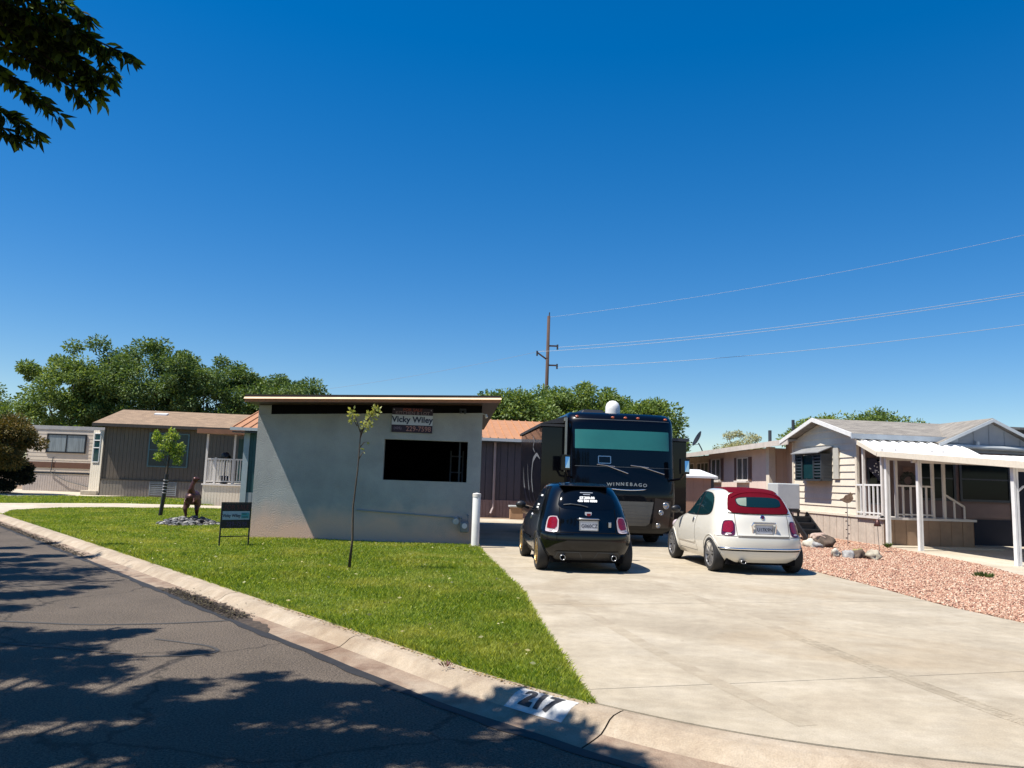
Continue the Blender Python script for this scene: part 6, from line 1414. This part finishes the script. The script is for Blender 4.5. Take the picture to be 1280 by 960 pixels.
def stones(name, c, rx, ry, n, hh, cols, s0, s1, label, cat='stones'):
    mb = MB()
    for i in range(n):
        a = random.uniform(0, 6.283); k = random.random() ** 0.5; x = c[0] + rx * k * math.cos(a); y = c[1] + ry * k * math.sin(a); s = random.uniform(s0, s1)
        mb.blob((x, y, 0.12 + hh * (1 - k * k) * random.uniform(0.4, 1.0) + s * 0.3), (s, s * random.uniform(0.7, 1.2), s * 0.6), i, 1, 0.3)
    return tag(mb.build(name, islandmat(name + '_mat', cols)), label, cat, kind='stuff')
stones('stone_bed', (-8.66, 21.3), 0.80, 0.75, 420, 0.20, [(0.05, 0.05, 0.055), (0.10, 0.10, 0.11), (0.18, 0.18, 0.18), (0.30, 0.29, 0.27), (0.035, 0.035, 0.04), (0.14, 0.13, 0.12)], 0.04, 0.085, 'round bed of dark grey stones under the statue')

# ---- garden rocks in the gravel, each its own
def rock(loc, r, seed, mat, label, amp=0.35):
    mb = MB(); mb.blob((0, 0, r[2] * 0.55), r, seed, 3, amp); o = mb.build('rock', mat, smooth=True); o.location = loc; o.rotation_euler = (0, 0, seed)
    return tag(o, label, 'rock', 'garden rocks in the gravel')
PALE = pmat('pale_rock', (0.42, 0.38, 0.30), rough=0.9, col2=(0.6, 0.58, 0.5), scale=5, bump=0.5, bscale=20)
GREY = pmat('grey_rock', (0.10, 0.10, 0.11), rough=0.9, col2=(0.48, 0.47, 0.45), scale=5, bump=0.5, bscale=20)
MOSS = pmat('mossy_rock', (0.16, 0.13, 0.04), rough=0.9, col2=(0.34, 0.30, 0.12), scale=6, bump=0.5, bscale=20)
rock((7.52, 17.9, 0.12), (0.13, 0.10, 0.12), 1, PALE, 'small pale rock at the left end of the row in the gravel')
rock((7.74, 17.72, 0.12), (0.15, 0.12, 0.12), 2, GREY, 'grey and white rock second in the row in the gravel')
rock((7.95, 17.66, 0.12), (0.17, 0.12, 0.12), 3, M['rockd'], 'low dark rock in the middle of the row in the gravel')
rock((8.10, 18.05, 0.12), (0.15, 0.12, 0.12), 4, MOSS, 'mossy ochre rock behind the dark rock in the gravel')
rock((8.22, 17.55, 0.12), (0.18, 0.13, 0.14), 5, M['rock'], 'large mottled rock at the right end of the row')
# turtle-shaped pile near the skirting
rock((8.42, 20.75, 0.12), (0.25, 0.2, 0.19), 6, M['rockd'], 'big dark brown boulder near the beige skirting')
rock((8.16, 20.55, 0.12), (0.15, 0.12, 0.09), 7, GREY, 'small grey rock leaning at the left of the dark boulder')
rock((8.36, 20.95, 0.33), (0.27, 0.20, 0.10), 8, pmat('pinkish_rock', (0.30, 0.20, 0.16), rough=0.9, col2=(0.42, 0.33, 0.28), scale=5), 'flat pinkish rock on top of the dark boulder')
rock((8.02, 20.75, 0.12), (0.16, 0.12, 0.14), 9, PALE, 'pale rock behind the small grey rock', 0.2)
dw = MB(); dw.tube([(0, 0, 0), (-0.10, 0.05, 0.18), (-0.12, 0.0, 0.32)], [0.035, 0.025, 0.012], 8); dw.tube([(-0.10, 0.05, 0.18), (-0.02, 0.02, 0.28)], [0.02, 0.01], 6)
o = dw.build('driftwood', M['wood'], smooth=True); o.location = (8.2, 20.9, 0.12); tag(o, 'forked piece of driftwood beside the dark boulder', 'driftwood')

# ---- rusty garden stakes
gs = empty('garden_stake', (9.36, 21.45, 0.11), 0, 'tall rusty garden stake topped with a curled metal bird', 'garden stake')
mb = MB(); mb.tube([(0, 0, 0), (0.01, 0, 0.6), (0.0, 0, 1.22)], 0.010, 6); mb.build('rod', M['chromed'], gs)
mb = MB(); [mb.blob((0.035 * (-1) ** i, -0.01, 0.12 + i * 0.115), (0.028, 0.008, 0.02), i, 1) for i in range(8)]; mb.build('rod_blobs', M['rust'], gs)  # small rusty blobs alternating either side of the rod
bird = [(-0.20, 0.02), (-0.10, 0.05), (-0.04, 0.13), (0.06, 0.16), (0.10, 0.22), (0.12, 0.17), (0.20, 0.20), (0.15, 0.13), (0.18, 0.04), (0.10, -0.06), (0.0, -0.09), (-0.10, -0.05)]
mb = MB(); mb.extr([(a, -0.008, 1.27 + b) for a, b in bird], (0, 0.016, 0)); mb.build('bird', pmat('tan_rust', (0.12, 0.07, 0.04), rough=0.6, col2=(0.3, 0.2, 0.13), scale=9), gs, fix=True)
gb = empty('garden_stake', (9.40, 19.79, 0.11), 0, 'short garden stake topped with a rusty bell and a small bird', 'garden stake')
mb = MB(); mb.tube([(0.04, 0, 0), (0.01, 0, 0.4), (0, 0, 0.66), (0.04, 0, 0.86), (0.10, 0, 0.88)], 0.008, 6); mb.build('rod', M['chromed'], gb)
mb = MB(); mb.lathe([(0.0, 0.83), (0.03, 0.82), (0.06, 0.74), (0.09, 0.66), (0.08, 0.65), (0, 0.66)], 14, Matrix.Translation((0.0, 0, 0))); mb.build('bell', M['rust'], gb, smooth=True)
mb = MB(); mb.blob((0.12, 0, 0.89), (0.05, 0.03, 0.035), 3, 2, 0.1); mb.tube([(0.15, 0, 0.90), (0.19, 0, 0.87)], [0.02, 0.005], 6); mb.build('bird', M['black'], gb, smooth=True)

# ---- weeds
def weed(loc, n, r, h, label, mat):
    P = []; D = []
    for i in range(n):
        a = random.uniform(0, 6.28); k = random.random() * r; P.append((k * math.cos(a), k * math.sin(a), random.uniform(0, h * 0.5))); D.append((math.cos(a) * 0.8, math.sin(a) * 0.8, random.uniform(0.5, 2)))
    o = leaf_mesh('weed', np.array(P), np.array(D), h, mat, None, 0.3); o.location = loc; return tag(o, label, 'weed')
WG = leafmat('weed_green', (0.04, 0.07, 0.02), (0.08, 0.13, 0.03), (0.14, 0.18, 0.05))
weed((8.80, 14.45, 0.12), 130, 0.16, 0.08, 'low green weed growing in the pink gravel', WG)
weed((10.35, 21.2, 0.12), 40, 0.07, 0.12, 'small weed at the foot of the first porch post', WG)
weed((-0.45, 6.30, 0.12), 16, 0.04, 0.045, 'reddish weed at the lawn edge by the kerb', leafmat('red_weed', (0.10, 0.02, 0.03), (0.16, 0.04, 0.05), (0.10, 0.08, 0.03)))

# ---- young trees
def young(name, base, trunk, tr, tips, nleaf, rc, leaf, mat, label, extra=None):
    t = empty(name, base, 0, label, 'young tree')
    mb = MB(); mb.tube(trunk, tr, 8)
    rng = np.random.default_rng(5); P = []; D = []
    for (p, att, r, n) in tips:
        mb.tube([att, Vector(att).lerp(Vector(p), 0.6) + Vector((0, 0, 0.03)), p], [0.009, 0.006, 0.003], 5)
        q = rng.normal(size=(n, 3)); q /= np.linalg.norm(q, axis=1, keepdims=True); q *= rng.random((n, 1)) ** 0.5 * r
        P.append(np.array(p) + q); D.append(q + rng.normal(size=(n, 3)) * r * 0.6)
    mb.build('trunk', M['bark'], t, smooth=True)
    leaf_mesh('crown', np.concatenate(P), np.concatenate(D), leaf, mat, t, 0.5)
    return t
YL = leafmat('young_leaf', (0.10, 0.18, 0.02), (0.20, 0.30, 0.04), (0.34, 0.40, 0.10), trans=0.45)
tt = young('young_tree', (-11.1, 24.95, 0.1), [(0, 0, 0), (0.08, 0, 0.9), (0.10, 0, 1.6), (0.12, 0, 2.1)], [0.05, 0.045, 0.035, 0.02],
    [((-0.30, 0, 2.50), (0.10, 0, 1.7), 0.15, 230), ((-0.36, 0, 2.66), (-0.2, 0, 2.4), 0.08, 60), ((-0.26, 0.1, 1.92), (0.1, 0, 1.5), 0.13, 190), ((0.10, 0, 2.50), (0.12, 0, 2.0), 0.19, 380), ((0.18, 0.05, 2.15), (0.12, 0, 1.7), 0.22, 380), ((0.45, 0, 2.22), (0.12, 0, 1.8), 0.15, 240), ((0.40, 0, 1.78), (0.11, 0, 1.5), 0.13, 170), ((-0.05, -0.1, 2.22), (0.12, 0, 1.8), 0.16, 220), ((0.08, 0.1, 2.74), (0.12, 0, 2.1), 0.10, 80), ((0.28, 0, 2.56), (0.12, 0, 2.1), 0.10, 90), ((0.30, 0, 1.98), (0.12, 0, 1.8), 0.16, 180), ((0.54, 0, 2.05), (0.3, 0, 1.9), 0.08, 60)], 0, 0, 0.075, YL, 'young tree with bright green leaves and a black wrapped trunk left of the statue')
mb = MB(); mb.tube([(0.0, 0, 0.0), (0.07, 0, 0.8), (0.095, 0, 1.35)], 0.062, 10); mb.build('trunk_wrap', M['black'], tt)
mb = MB(); [mb.tube([(0.06 + z * 0.02, 0, z), (0.062 + z * 0.02, 0, z + 0.022)], 0.075, 10) for z in (0.75, 0.85, 0.95, 1.05, 1.15)]; mb.build('tape', M['tape'], tt)
young('thin_sapling', (-2.49, 12.48, 0.1), [(0, 0, 0), (0.03, 0, 0.5), (0.01, 0, 1.0), (0.05, 0, 1.6), (0.06, 0, 2.05), (0.06, 0, 2.25)], [0.026, 0.017, 0.014, 0.011, 0.009, 0.006],
    [((-0.08, 0, 2.52), (0.055, 0, 2.2), 0.07, 38), ((-0.09, 0, 2.40), (0.0, 0, 2.3), 0.05, 18), ((0.28, 0, 2.56), (0.06, 0, 2.2), 0.08, 46), ((0.19, 0, 2.44), (0.12, 0, 2.3), 0.08, 40), ((0.15, 0, 2.33), (0.06, 0, 2.15), 0.08, 42), ((0.13, 0, 2.28), (0.06, 0, 2.1), 0.06, 24), ((0.30, 0, 2.60), (0.2, 0, 2.45), 0.04, 10), ((0.17, 0, 2.05), (0.06, 0, 1.95), 0.03, 2), ((0.15, 0, 1.9), (0.05, 0, 1.75), 0.03, 3)],
    0, 0, 0.065, leafmat('pale_young_leaf', (0.20, 0.24, 0.06), (0.32, 0.34, 0.10), (0.42, 0.42, 0.18), trans=0.4), 'thin almost leafless sapling standing in the lawn before the shed')

# ---- background trees
DG = leafmat('dark_green_leaf', (0.045, 0.090, 0.020), (0.085, 0.150, 0.034), (0.18, 0.25, 0.075), trans=0.3)
MG = leafmat('mid_green_leaf', (0.060, 0.110, 0.020), (0.11, 0.180, 0.036), (0.22, 0.29, 0.075), trans=0.33)
PG = leafmat('pale_green_leaf', (0.26, 0.27, 0.14), (0.36, 0.36, 0.20), (0.46, 0.44, 0.27), trans=0.3)
BG_ = leafmat('bronze_green_leaf', (0.05, 0.055, 0.010), (0.11, 0.09, 0.02), (0.20, 0.13, 0.035), trans=0.2)
LM = leafmat('lime_leaf', (0.09, 0.15, 0.015), (0.16, 0.22, 0.03), (0.24, 0.30, 0.05), trans=0.35)
grp = 'trees behind the homes'
def bt(X, Y, zc, rx, rz_, label, mat, seed, n=46, nl=760, rc=1.0, leaf=0.25, tr=0.25):
    return tree('shade_tree', (X, Y, 0.0), (X, Y, zc), (rx, rx * 0.85, rz_), label, 'tree', int(n * 2.0), int(nl * 0.55), rc * 0.78, leaf * 0.9, mat, seed, tr, grp)
bt(-33.0, 58, 6.2, 4.6, 4.0, 'bright green tree at the left end above the beige trailer', MG, 1, 54)
bt(-28.6, 59, 7.0, 4.9, 4.6, 'tallest dark tree above the left end of the taupe home', DG, 2, 64)
bt(-23.8, 60, 6.9, 4.7, 4.2, 'broad dark tree above the middle of the taupe roof', DG, 3, 60)
bt(-18.2, 61, 5.9, 4.2, 3.4, 'lower dark tree above the right end of the taupe roof', DG, 4, 46)
bt(-13.6, 62, 5.0, 3.4, 3.1, 'dark tree showing just left of the shed roof', DG, 5, 40)
bt(-41.5, 60, 4.8, 3.0, 3.2, 'tree at the left edge of the view behind the bush', MG, 16, 30)
bt(-0.2, 50, 4.5, 3.2, 3.0, 'green tree between the shed roof and the utility pole', MG, 6, 46)
bt(5.2, 51, 4.9, 3.6, 3.4, 'tall green tree behind the motorhome right of the utility pole', MG, 7, 52)
bt(8.0, 48, 4.3, 2.6, 2.7, 'green tree behind the right corner of the motorhome', MG, 8, 42)
bt(2.6, 55, 5.0, 3.2, 3.3, 'green tree directly behind the utility pole', MG, 17, 40)
bt(18.3, 45, 4.6, 1.9, 1.35, 'lime green tree behind the gable of the siding home', LM, 9, 26, 420, 0.8, 0.2)
bt(21.9, 45.5, 4.9, 1.7, 1.7, 'spiky green tree over the middle of the right roof', MG, 10, 26, 420, 0.7, 0.2)
bt(24.2, 46, 4.6, 1.3, 1.3, 'small lime tree beside the second gable', LM, 11, 18, 380, 0.7, 0.2)
bt(16.6, 55, 3.6, 2.1, 1.9, 'pale yellowish tree behind the shuttered home', PG, 12, 34, 600, 0.6, 0.15)
# dark round bush at the far left
bu = tree('round_bush', (-26.1, 38.9, 0.0), (-26.3, 38.9, 2.75), (2.2, 1.8, 1.45), 'dense round bronze green bush at the left edge', 'bush', 60, 900, 0.55, 0.13, BG_, 13, 0.16)
tree('hedge_shrub', (-26.6, 40.2, 0.0), (-26.8, 40.4, 0.95), (2.2, 1.0, 0.8), 'dark low shrub under the round bush', 'shrub', 34, 700, 0.4, 0.12, leafmat('shaded_leaf', (0.008, 0.012, 0.006), (0.015, 0.022, 0.008), (0.03, 0.035, 0.012)), 14, 0.05)  # near-black leaves, the shade below the bush put into their colour

# ---- utility pole and wires
up = empty('utility_pole', (2.75, 60, 0), 0, 'tall wooden utility pole with short crossarms above the trees', 'utility pole')
mb = MB(); mb.tube([(-0.05, 0, 0), (0.0, 0, 14.7)], [0.17, 0.12], 12); mb.build('pole', M['pole'], up, smooth=True)
for (x0, x1, z0, z1) in ((0, 0.75, 12.3, 12.3), (0, 0.75, 10.75, 10.75), (0, -0.85, 11.15, 11.75)):
    mb = MB(); mb.bar((x0, 0, z0), (x1, 0, z1), 0.11); mb.build('crossarm', M['pole'], up)
    mb = MB(); mb.tube([(x1, 0, z1 - 0.28), (x1, 0, z1 + 0.12)], 0.07, 8); mb.build('insulator', M['darkgrey'], up)
mb = MB(); mb.tube([(0, 0, 14.3), (0.05, 0, 15.0)], 0.05, 6); mb.build('top_pin', M['darkgrey'], up)
def wire(p0, p1, sag, label, r=0.022):
    pts = []
    for i in range(41):
        s = i / 40; p = Vector(p0).lerp(Vector(p1), s); p.z -= 4 * sag * s * (1 - s); pts.append(p - Vector(p0))
    mb = MB(); mb.tube(pts, r, 5); o = mb.build('power_line', M['wire']); o.location = p0; return tag(o, label, 'power line', 'power lines')
E_ = lambda z0, zt: z0 + (zt - z0 + 0.66) / 0.708
wire((2.75, 60, 14.6), (42, 40, E_(14.6, 17.5)), 0.8, 'highest power line rising to the right from the top of the pole', 0.009)
wire((3.5, 60, 12.2), (42.2, 40, E_(12.2, 14.0)), 0.8, 'upper of the two close power lines to the right', 0.014)
wire((2.0, 60, 11.8), (41.2, 40, E_(11.8, 13.62)), 0.8, 'lower of the two close power lines to the right', 0.014)
wire((3.5, 60, 10.6), (42, 40, E_(10.6, 12.0)), 0.8, 'lowest power line running right from the pole', 0.014)
wire((2.75, 60, 12.0), (-46, 92, 9.5), 1.2, 'faint power line running left from the pole', 0.010)

gp = empty('grey_post', (16.2, 44.0, 0), 0, 'thin grey post standing behind the roof of the shuttered home', 'post')
mb = MB(); mb.tube([(0, 0, 0), (0, 0, 5.6)], 0.09, 8); mb.build('post', M['darkgrey'], gp)
# ---- overhead trees whose leaves frame the view and shade the road
SH = [(-2.71, 4.55, 0.29), (-2.35, 4.72, 0.31), (-1.89, 4.83, 0.32), (-1.36, 4.82, 0.33), (-0.83, 4.8, 0.33), (-0.31, 4.85, 0.29), (0.17, 4.76, 0.28), (0.63, 4.67, 0.23), (-3.17, 5.43, 0.36), (-2.61, 5.5, 0.32), (-1.96, 5.39, 0.31), (-1.39, 5.45, 0.27), (-0.79, 5.43, 0.32), (-0.19, 5.32, 0.26), (0.37, 5.06, 0.23), (-3.86, 6.35, 0.36), (-3.2, 6.18, 0.29), (-2.47, 5.93, 0.23), (-1.77, 5.97, 0.23), (-1.1, 5.92, 0.2), (-1.89, 6.35, 0.15), (-2.7, 7.09, 0.1), (-1.56, 6.08, 0.12), (-0.61, 5.73, 0.17), (-4.51, 7.32, 0.33), (-4.2, 7.48, 0.31), (-3.82, 7.62, 0.24), (-3.63, 7.85, 0.15), (-3.8, 7.03, 0.23), (-4.13, 6.88, 0.26)]
SH2 = [(-6.08, 9.69, 0.34), (-5.76, 9.97, 0.31), (-5.65, 10.51, 0.19), (-6.98, 11.26, 0.34), (-6.49, 11.39, 0.3), (-6.56, 12.38, 0.16), (-8.34, 13.28, 0.34), (-8.18, 14.03, 0.3), (-9.48, 15.18, 0.25), (-9.44, 16.15, 0.16), (-7.44, 13.99, 0.15), (-7.42, 15.08, 0.11), (-5.55, 8.8, 0.24), (-7.6, 11.9, 0.4), (-6.9, 10.2, 0.3), (-9.0, 14.0, 0.35), (-7.6, 12.8, 0.3)]
def in_frame(p, m=90):
    v = Vector(p) - Vector((0, 0, EYE)); k = v.dot(_f)
    if k < 0.2: return False
    x = 640 + 961 * v.dot(RV_) / k; y = 480 - 961 * v.dot(UV_) / k
    return -m < x < 1280 + m and -m < y < 960 + m
def overhead(name, base, shadows, twigs, label, mat, seed, per=720, fill=None, hmin=5.0):
    t = empty(name, base, 0, label, 'tree'); rng = np.random.default_rng(seed); P = []; D = []; ends = []
    B = np.array(base)
    allow = []
    for (X, Y, r) in shadows:
        for rep in range(2):
            h = rng.uniform(hmin, hmin + 1.6)
            for _ in range(12):
                c = (X - 0.5 * h, Y - 0.2 * h, h)
                if not in_frame(c): break
                h += 0.5
            m = int(per * (r / 0.3) ** 2 * 0.5) + 10
            q = rng.normal(size=(m, 3)); q /= np.linalg.norm(q, axis=1, keepdims=True); q *= rng.random((m, 1)) ** 0.5 * np.array([r * 1.1, r * 1.1, 0.32])
            # cluster into sprays so that holes stay open
            P.append(np.array(c) + q + rng.normal(size=3) * 0.05); D.append(rng.normal(size=(m, 3)) * 0.6 + np.array([0.2, 0.3, -0.7])); ends.append(Vector(c))
    if fill:  # unseen clumps added out of view to keep skylight off the road
        for (c, rad, nc) in fill:
            for _ in range(nc):
                p = np.array(c) + rng.uniform(-1, 1, 3) * np.array(rad)
                if in_frame(p, 160): continue
                m = 260; q = rng.normal(size=(m, 3)) * 0.26; P.append(p + q); D.append(rng.normal(size=(m, 3)) + np.array([0, 0, -0.5])); ends.append(Vector(p))
    P = np.concatenate(P) - B; D = np.concatenate(D)
    tw = MB()
    TP = []; TD = []
    for pts, dens in twigs:       # leafy twigs seen against the sky
        pts = [Vector(p) for p in pts]; tw.tube([p - Vector(base) for p in pts], [0.012] + [0.006] * (len(pts) - 2) + [0.002], 5)
        for a, b in zip(pts[:-1], pts[1:]):
            n = int((b - a).length * dens * 0.8)
            for i in range(n):
                p = a.lerp(b, rng.random()) ; dr = (b - a).normalized()
                side = Vector(rng.normal(size=3).tolist()).normalized()
                dd_ = (dr * 0.55 + side * 0.75 + Vector((0, 0, -0.5))).normalized()
                TP.append(p - Vector(base) + dd_ * 0.02); TD.append(dd_)
    leaf_mesh('crown', P, D, 0.115, mat, t, 0.46)
    if TP:
        TP = np.array([tuple(p) for p in TP]); TD = np.array([tuple(p) for p in TD]); n = len(TP); TD /= np.linalg.norm(TD, axis=1, keepdims=True)
        s = np.cross(TD, rng.normal(size=(n, 3))); s /= np.linalg.norm(s, axis=1, keepdims=True); nn_ = np.cross(TD, s); sz = (0.092 * rng.uniform(0.65, 1.25, n))[:, None]
        V = np.stack([TP, TP + TD * sz * 0.22 + s * sz * 0.15 + nn_ * sz * 0.03, TP + TD * sz * 0.55 + s * sz * 0.17 + nn_ * sz * 0.02, TP + TD * sz + nn_ * sz * -0.08, TP + TD * sz * 0.55 - s * sz * 0.17 + nn_ * sz * 0.02, TP + TD * sz * 0.22 - s * sz * 0.15 + nn_ * sz * 0.03], 1).reshape(-1, 3)
        np_mesh('leafy_twigs', V, np.arange(6 * n).reshape(n, 6), TWM, t, nper=6)
    fork = Vector((0.3, 0.4, 3.0)); tw.tube([(0, 0, -0.2), (0.1, 0.1, 1.5), fork], [0.24, 0.19, 0.15], 12)
    for e in ends[::3]:
        e = e - Vector(base); mid = fork.lerp(e, 0.55) + Vector((0, 0, 0.35))
        if in_frame(mid + Vector(base), 30): continue
        tw.tube([fork, mid, e], [0.07, 0.035, 0.01], 6)
    tw.build('trunk', M['bark'], t, smooth=True)
    return t
TWM = leafmat('twig_leaf', (0.014, 0.028, 0.006), (0.030, 0.055, 0.009), (0.16, 0.24, 0.02), trans=0.5, gloss=0.02)
FL = leafmat('ash_leaf', (0.010, 0.020, 0.005), (0.020, 0.040, 0.007), (0.07, 0.11, 0.012), trans=0.3, gloss=0.02)
for _ in range(26):
    X = random.uniform(-4.2, 0.75); Y = random.uniform(4.45, 5.75)
    if X > -0.2 and Y > 5.35 - 0.55 * X: continue
    SH.append((X, Y, 0.2))
SH += [(-5.0, 7.0, 0.3), (-4.9, 7.6, 0.25), (-4.6, 6.5, 0.3), (-4.2, 5.9, 0.3), (-3.4, 6.6, 0.2), (0.12, 5.50, 0.13), (-0.15, 5.62, 0.12), (0.02, 5.72, 0.08)]
o0 = (-4.4, 4.6, 5.0)
TW_ = [
 ([o0, (-3.6, 4.9, 4.75), (-3.1, 5.0, 4.60), (-2.78, 5.0, 4.45), (-2.69, 5.0, 4.40)], 230),
 ([(-3.6, 4.9, 4.75), (-3.2, 5.0, 4.45), (-2.92, 5.0, 4.30), (-2.82, 5.0, 4.24)], 260),
 ([(-3.6, 4.9, 4.6), (-3.2, 5.05, 4.35), (-2.98, 5.0, 4.22), (-2.86, 5.0, 4.10)], 270),
 ([o0, (-3.7, 4.9, 4.5), (-3.3, 5.0, 4.32), (-3.08, 5.0, 4.18), (-2.98, 5.0, 4.08)], 250),
 ([(-3.9, 4.8, 4.5), (-3.5, 4.95, 4.22), (-3.27, 5.0, 4.06), (-3.14, 5.0, 3.98)], 190),
 ([(-4.2, 4.7, 4.4), (-3.7, 4.9, 4.05), (-3.42, 5.0, 3.93), (-3.27, 5.0, 3.83)], 280),
 ([(-4.2, 4.7, 4.3), (-3.75, 4.9, 3.98), (-3.50, 5.0, 3.86), (-3.38, 5.0, 3.78)], 260),
 ([o0, (-3.6, 4.9, 4.95), (-3.2, 5.0, 4.80), (-3.02, 5.0, 4.70)], 300),
 ([o0, (-3.5, 4.8, 4.8), (-3.15, 4.95, 4.62), (-2.95, 5.0, 4.50)], 330),
 ([o0, (-3.8, 4.9, 4.8), (-3.4, 5.1, 4.6), (-3.1, 5.1, 4.42)], 420),
 ([o0, (-3.9, 4.9, 4.7), (-3.5, 5.1, 4.5), (-3.3, 5.1, 4.35)], 420),
 ([o0, (-3.8, 5.2, 4.95), (-3.4, 5.2, 4.75), (-3.2, 5.2, 4.62)], 460),
 ([o0, (-3.9, 5.0, 4.85), (-3.6, 5.2, 4.65), (-3.4, 5.2, 4.5)], 460),
 ([(-4.1, 4.7, 4.5), (-3.7, 4.95, 4.35), (-3.45, 5.0, 4.2), (-3.3, 5.0, 4.1)], 240),
 ([(-4.0, 4.9, 4.9), (-3.4, 5.1, 4.7), (-3.0, 5.1, 4.56), (-2.88, 5.1, 4.36)], 260),
 ([(-3.4, 5.0, 4.6), (-3.05, 5.0, 4.38), (-2.95, 5.0, 4.2)], 260),
]
overhead('overhanging_tree', (-5.6, 1.2, 0.0), SH, TW_, 'leafy branches of a tree hanging into the top left corner', FL, 21, per=1150, fill=[((-4.8, 1.6, 5.8), (1.8, 1.8, 0.8), 40), ((-3.0, -0.5, 6.0), (3.5, 2.2, 0.9), 110), ((0.2, -0.2, 6.2), (2.4, 2.0, 0.8), 60)])
overhead('roadside_tree', (-12.5, 8.6, 0.0), SH2, [], 'second tree beside the road casting shade at the far left', FL, 22, fill=[((-11.6, 9.0, 6.6), (2.0, 2.6, 1.0), 60)], hmin=5.4, per=1100)
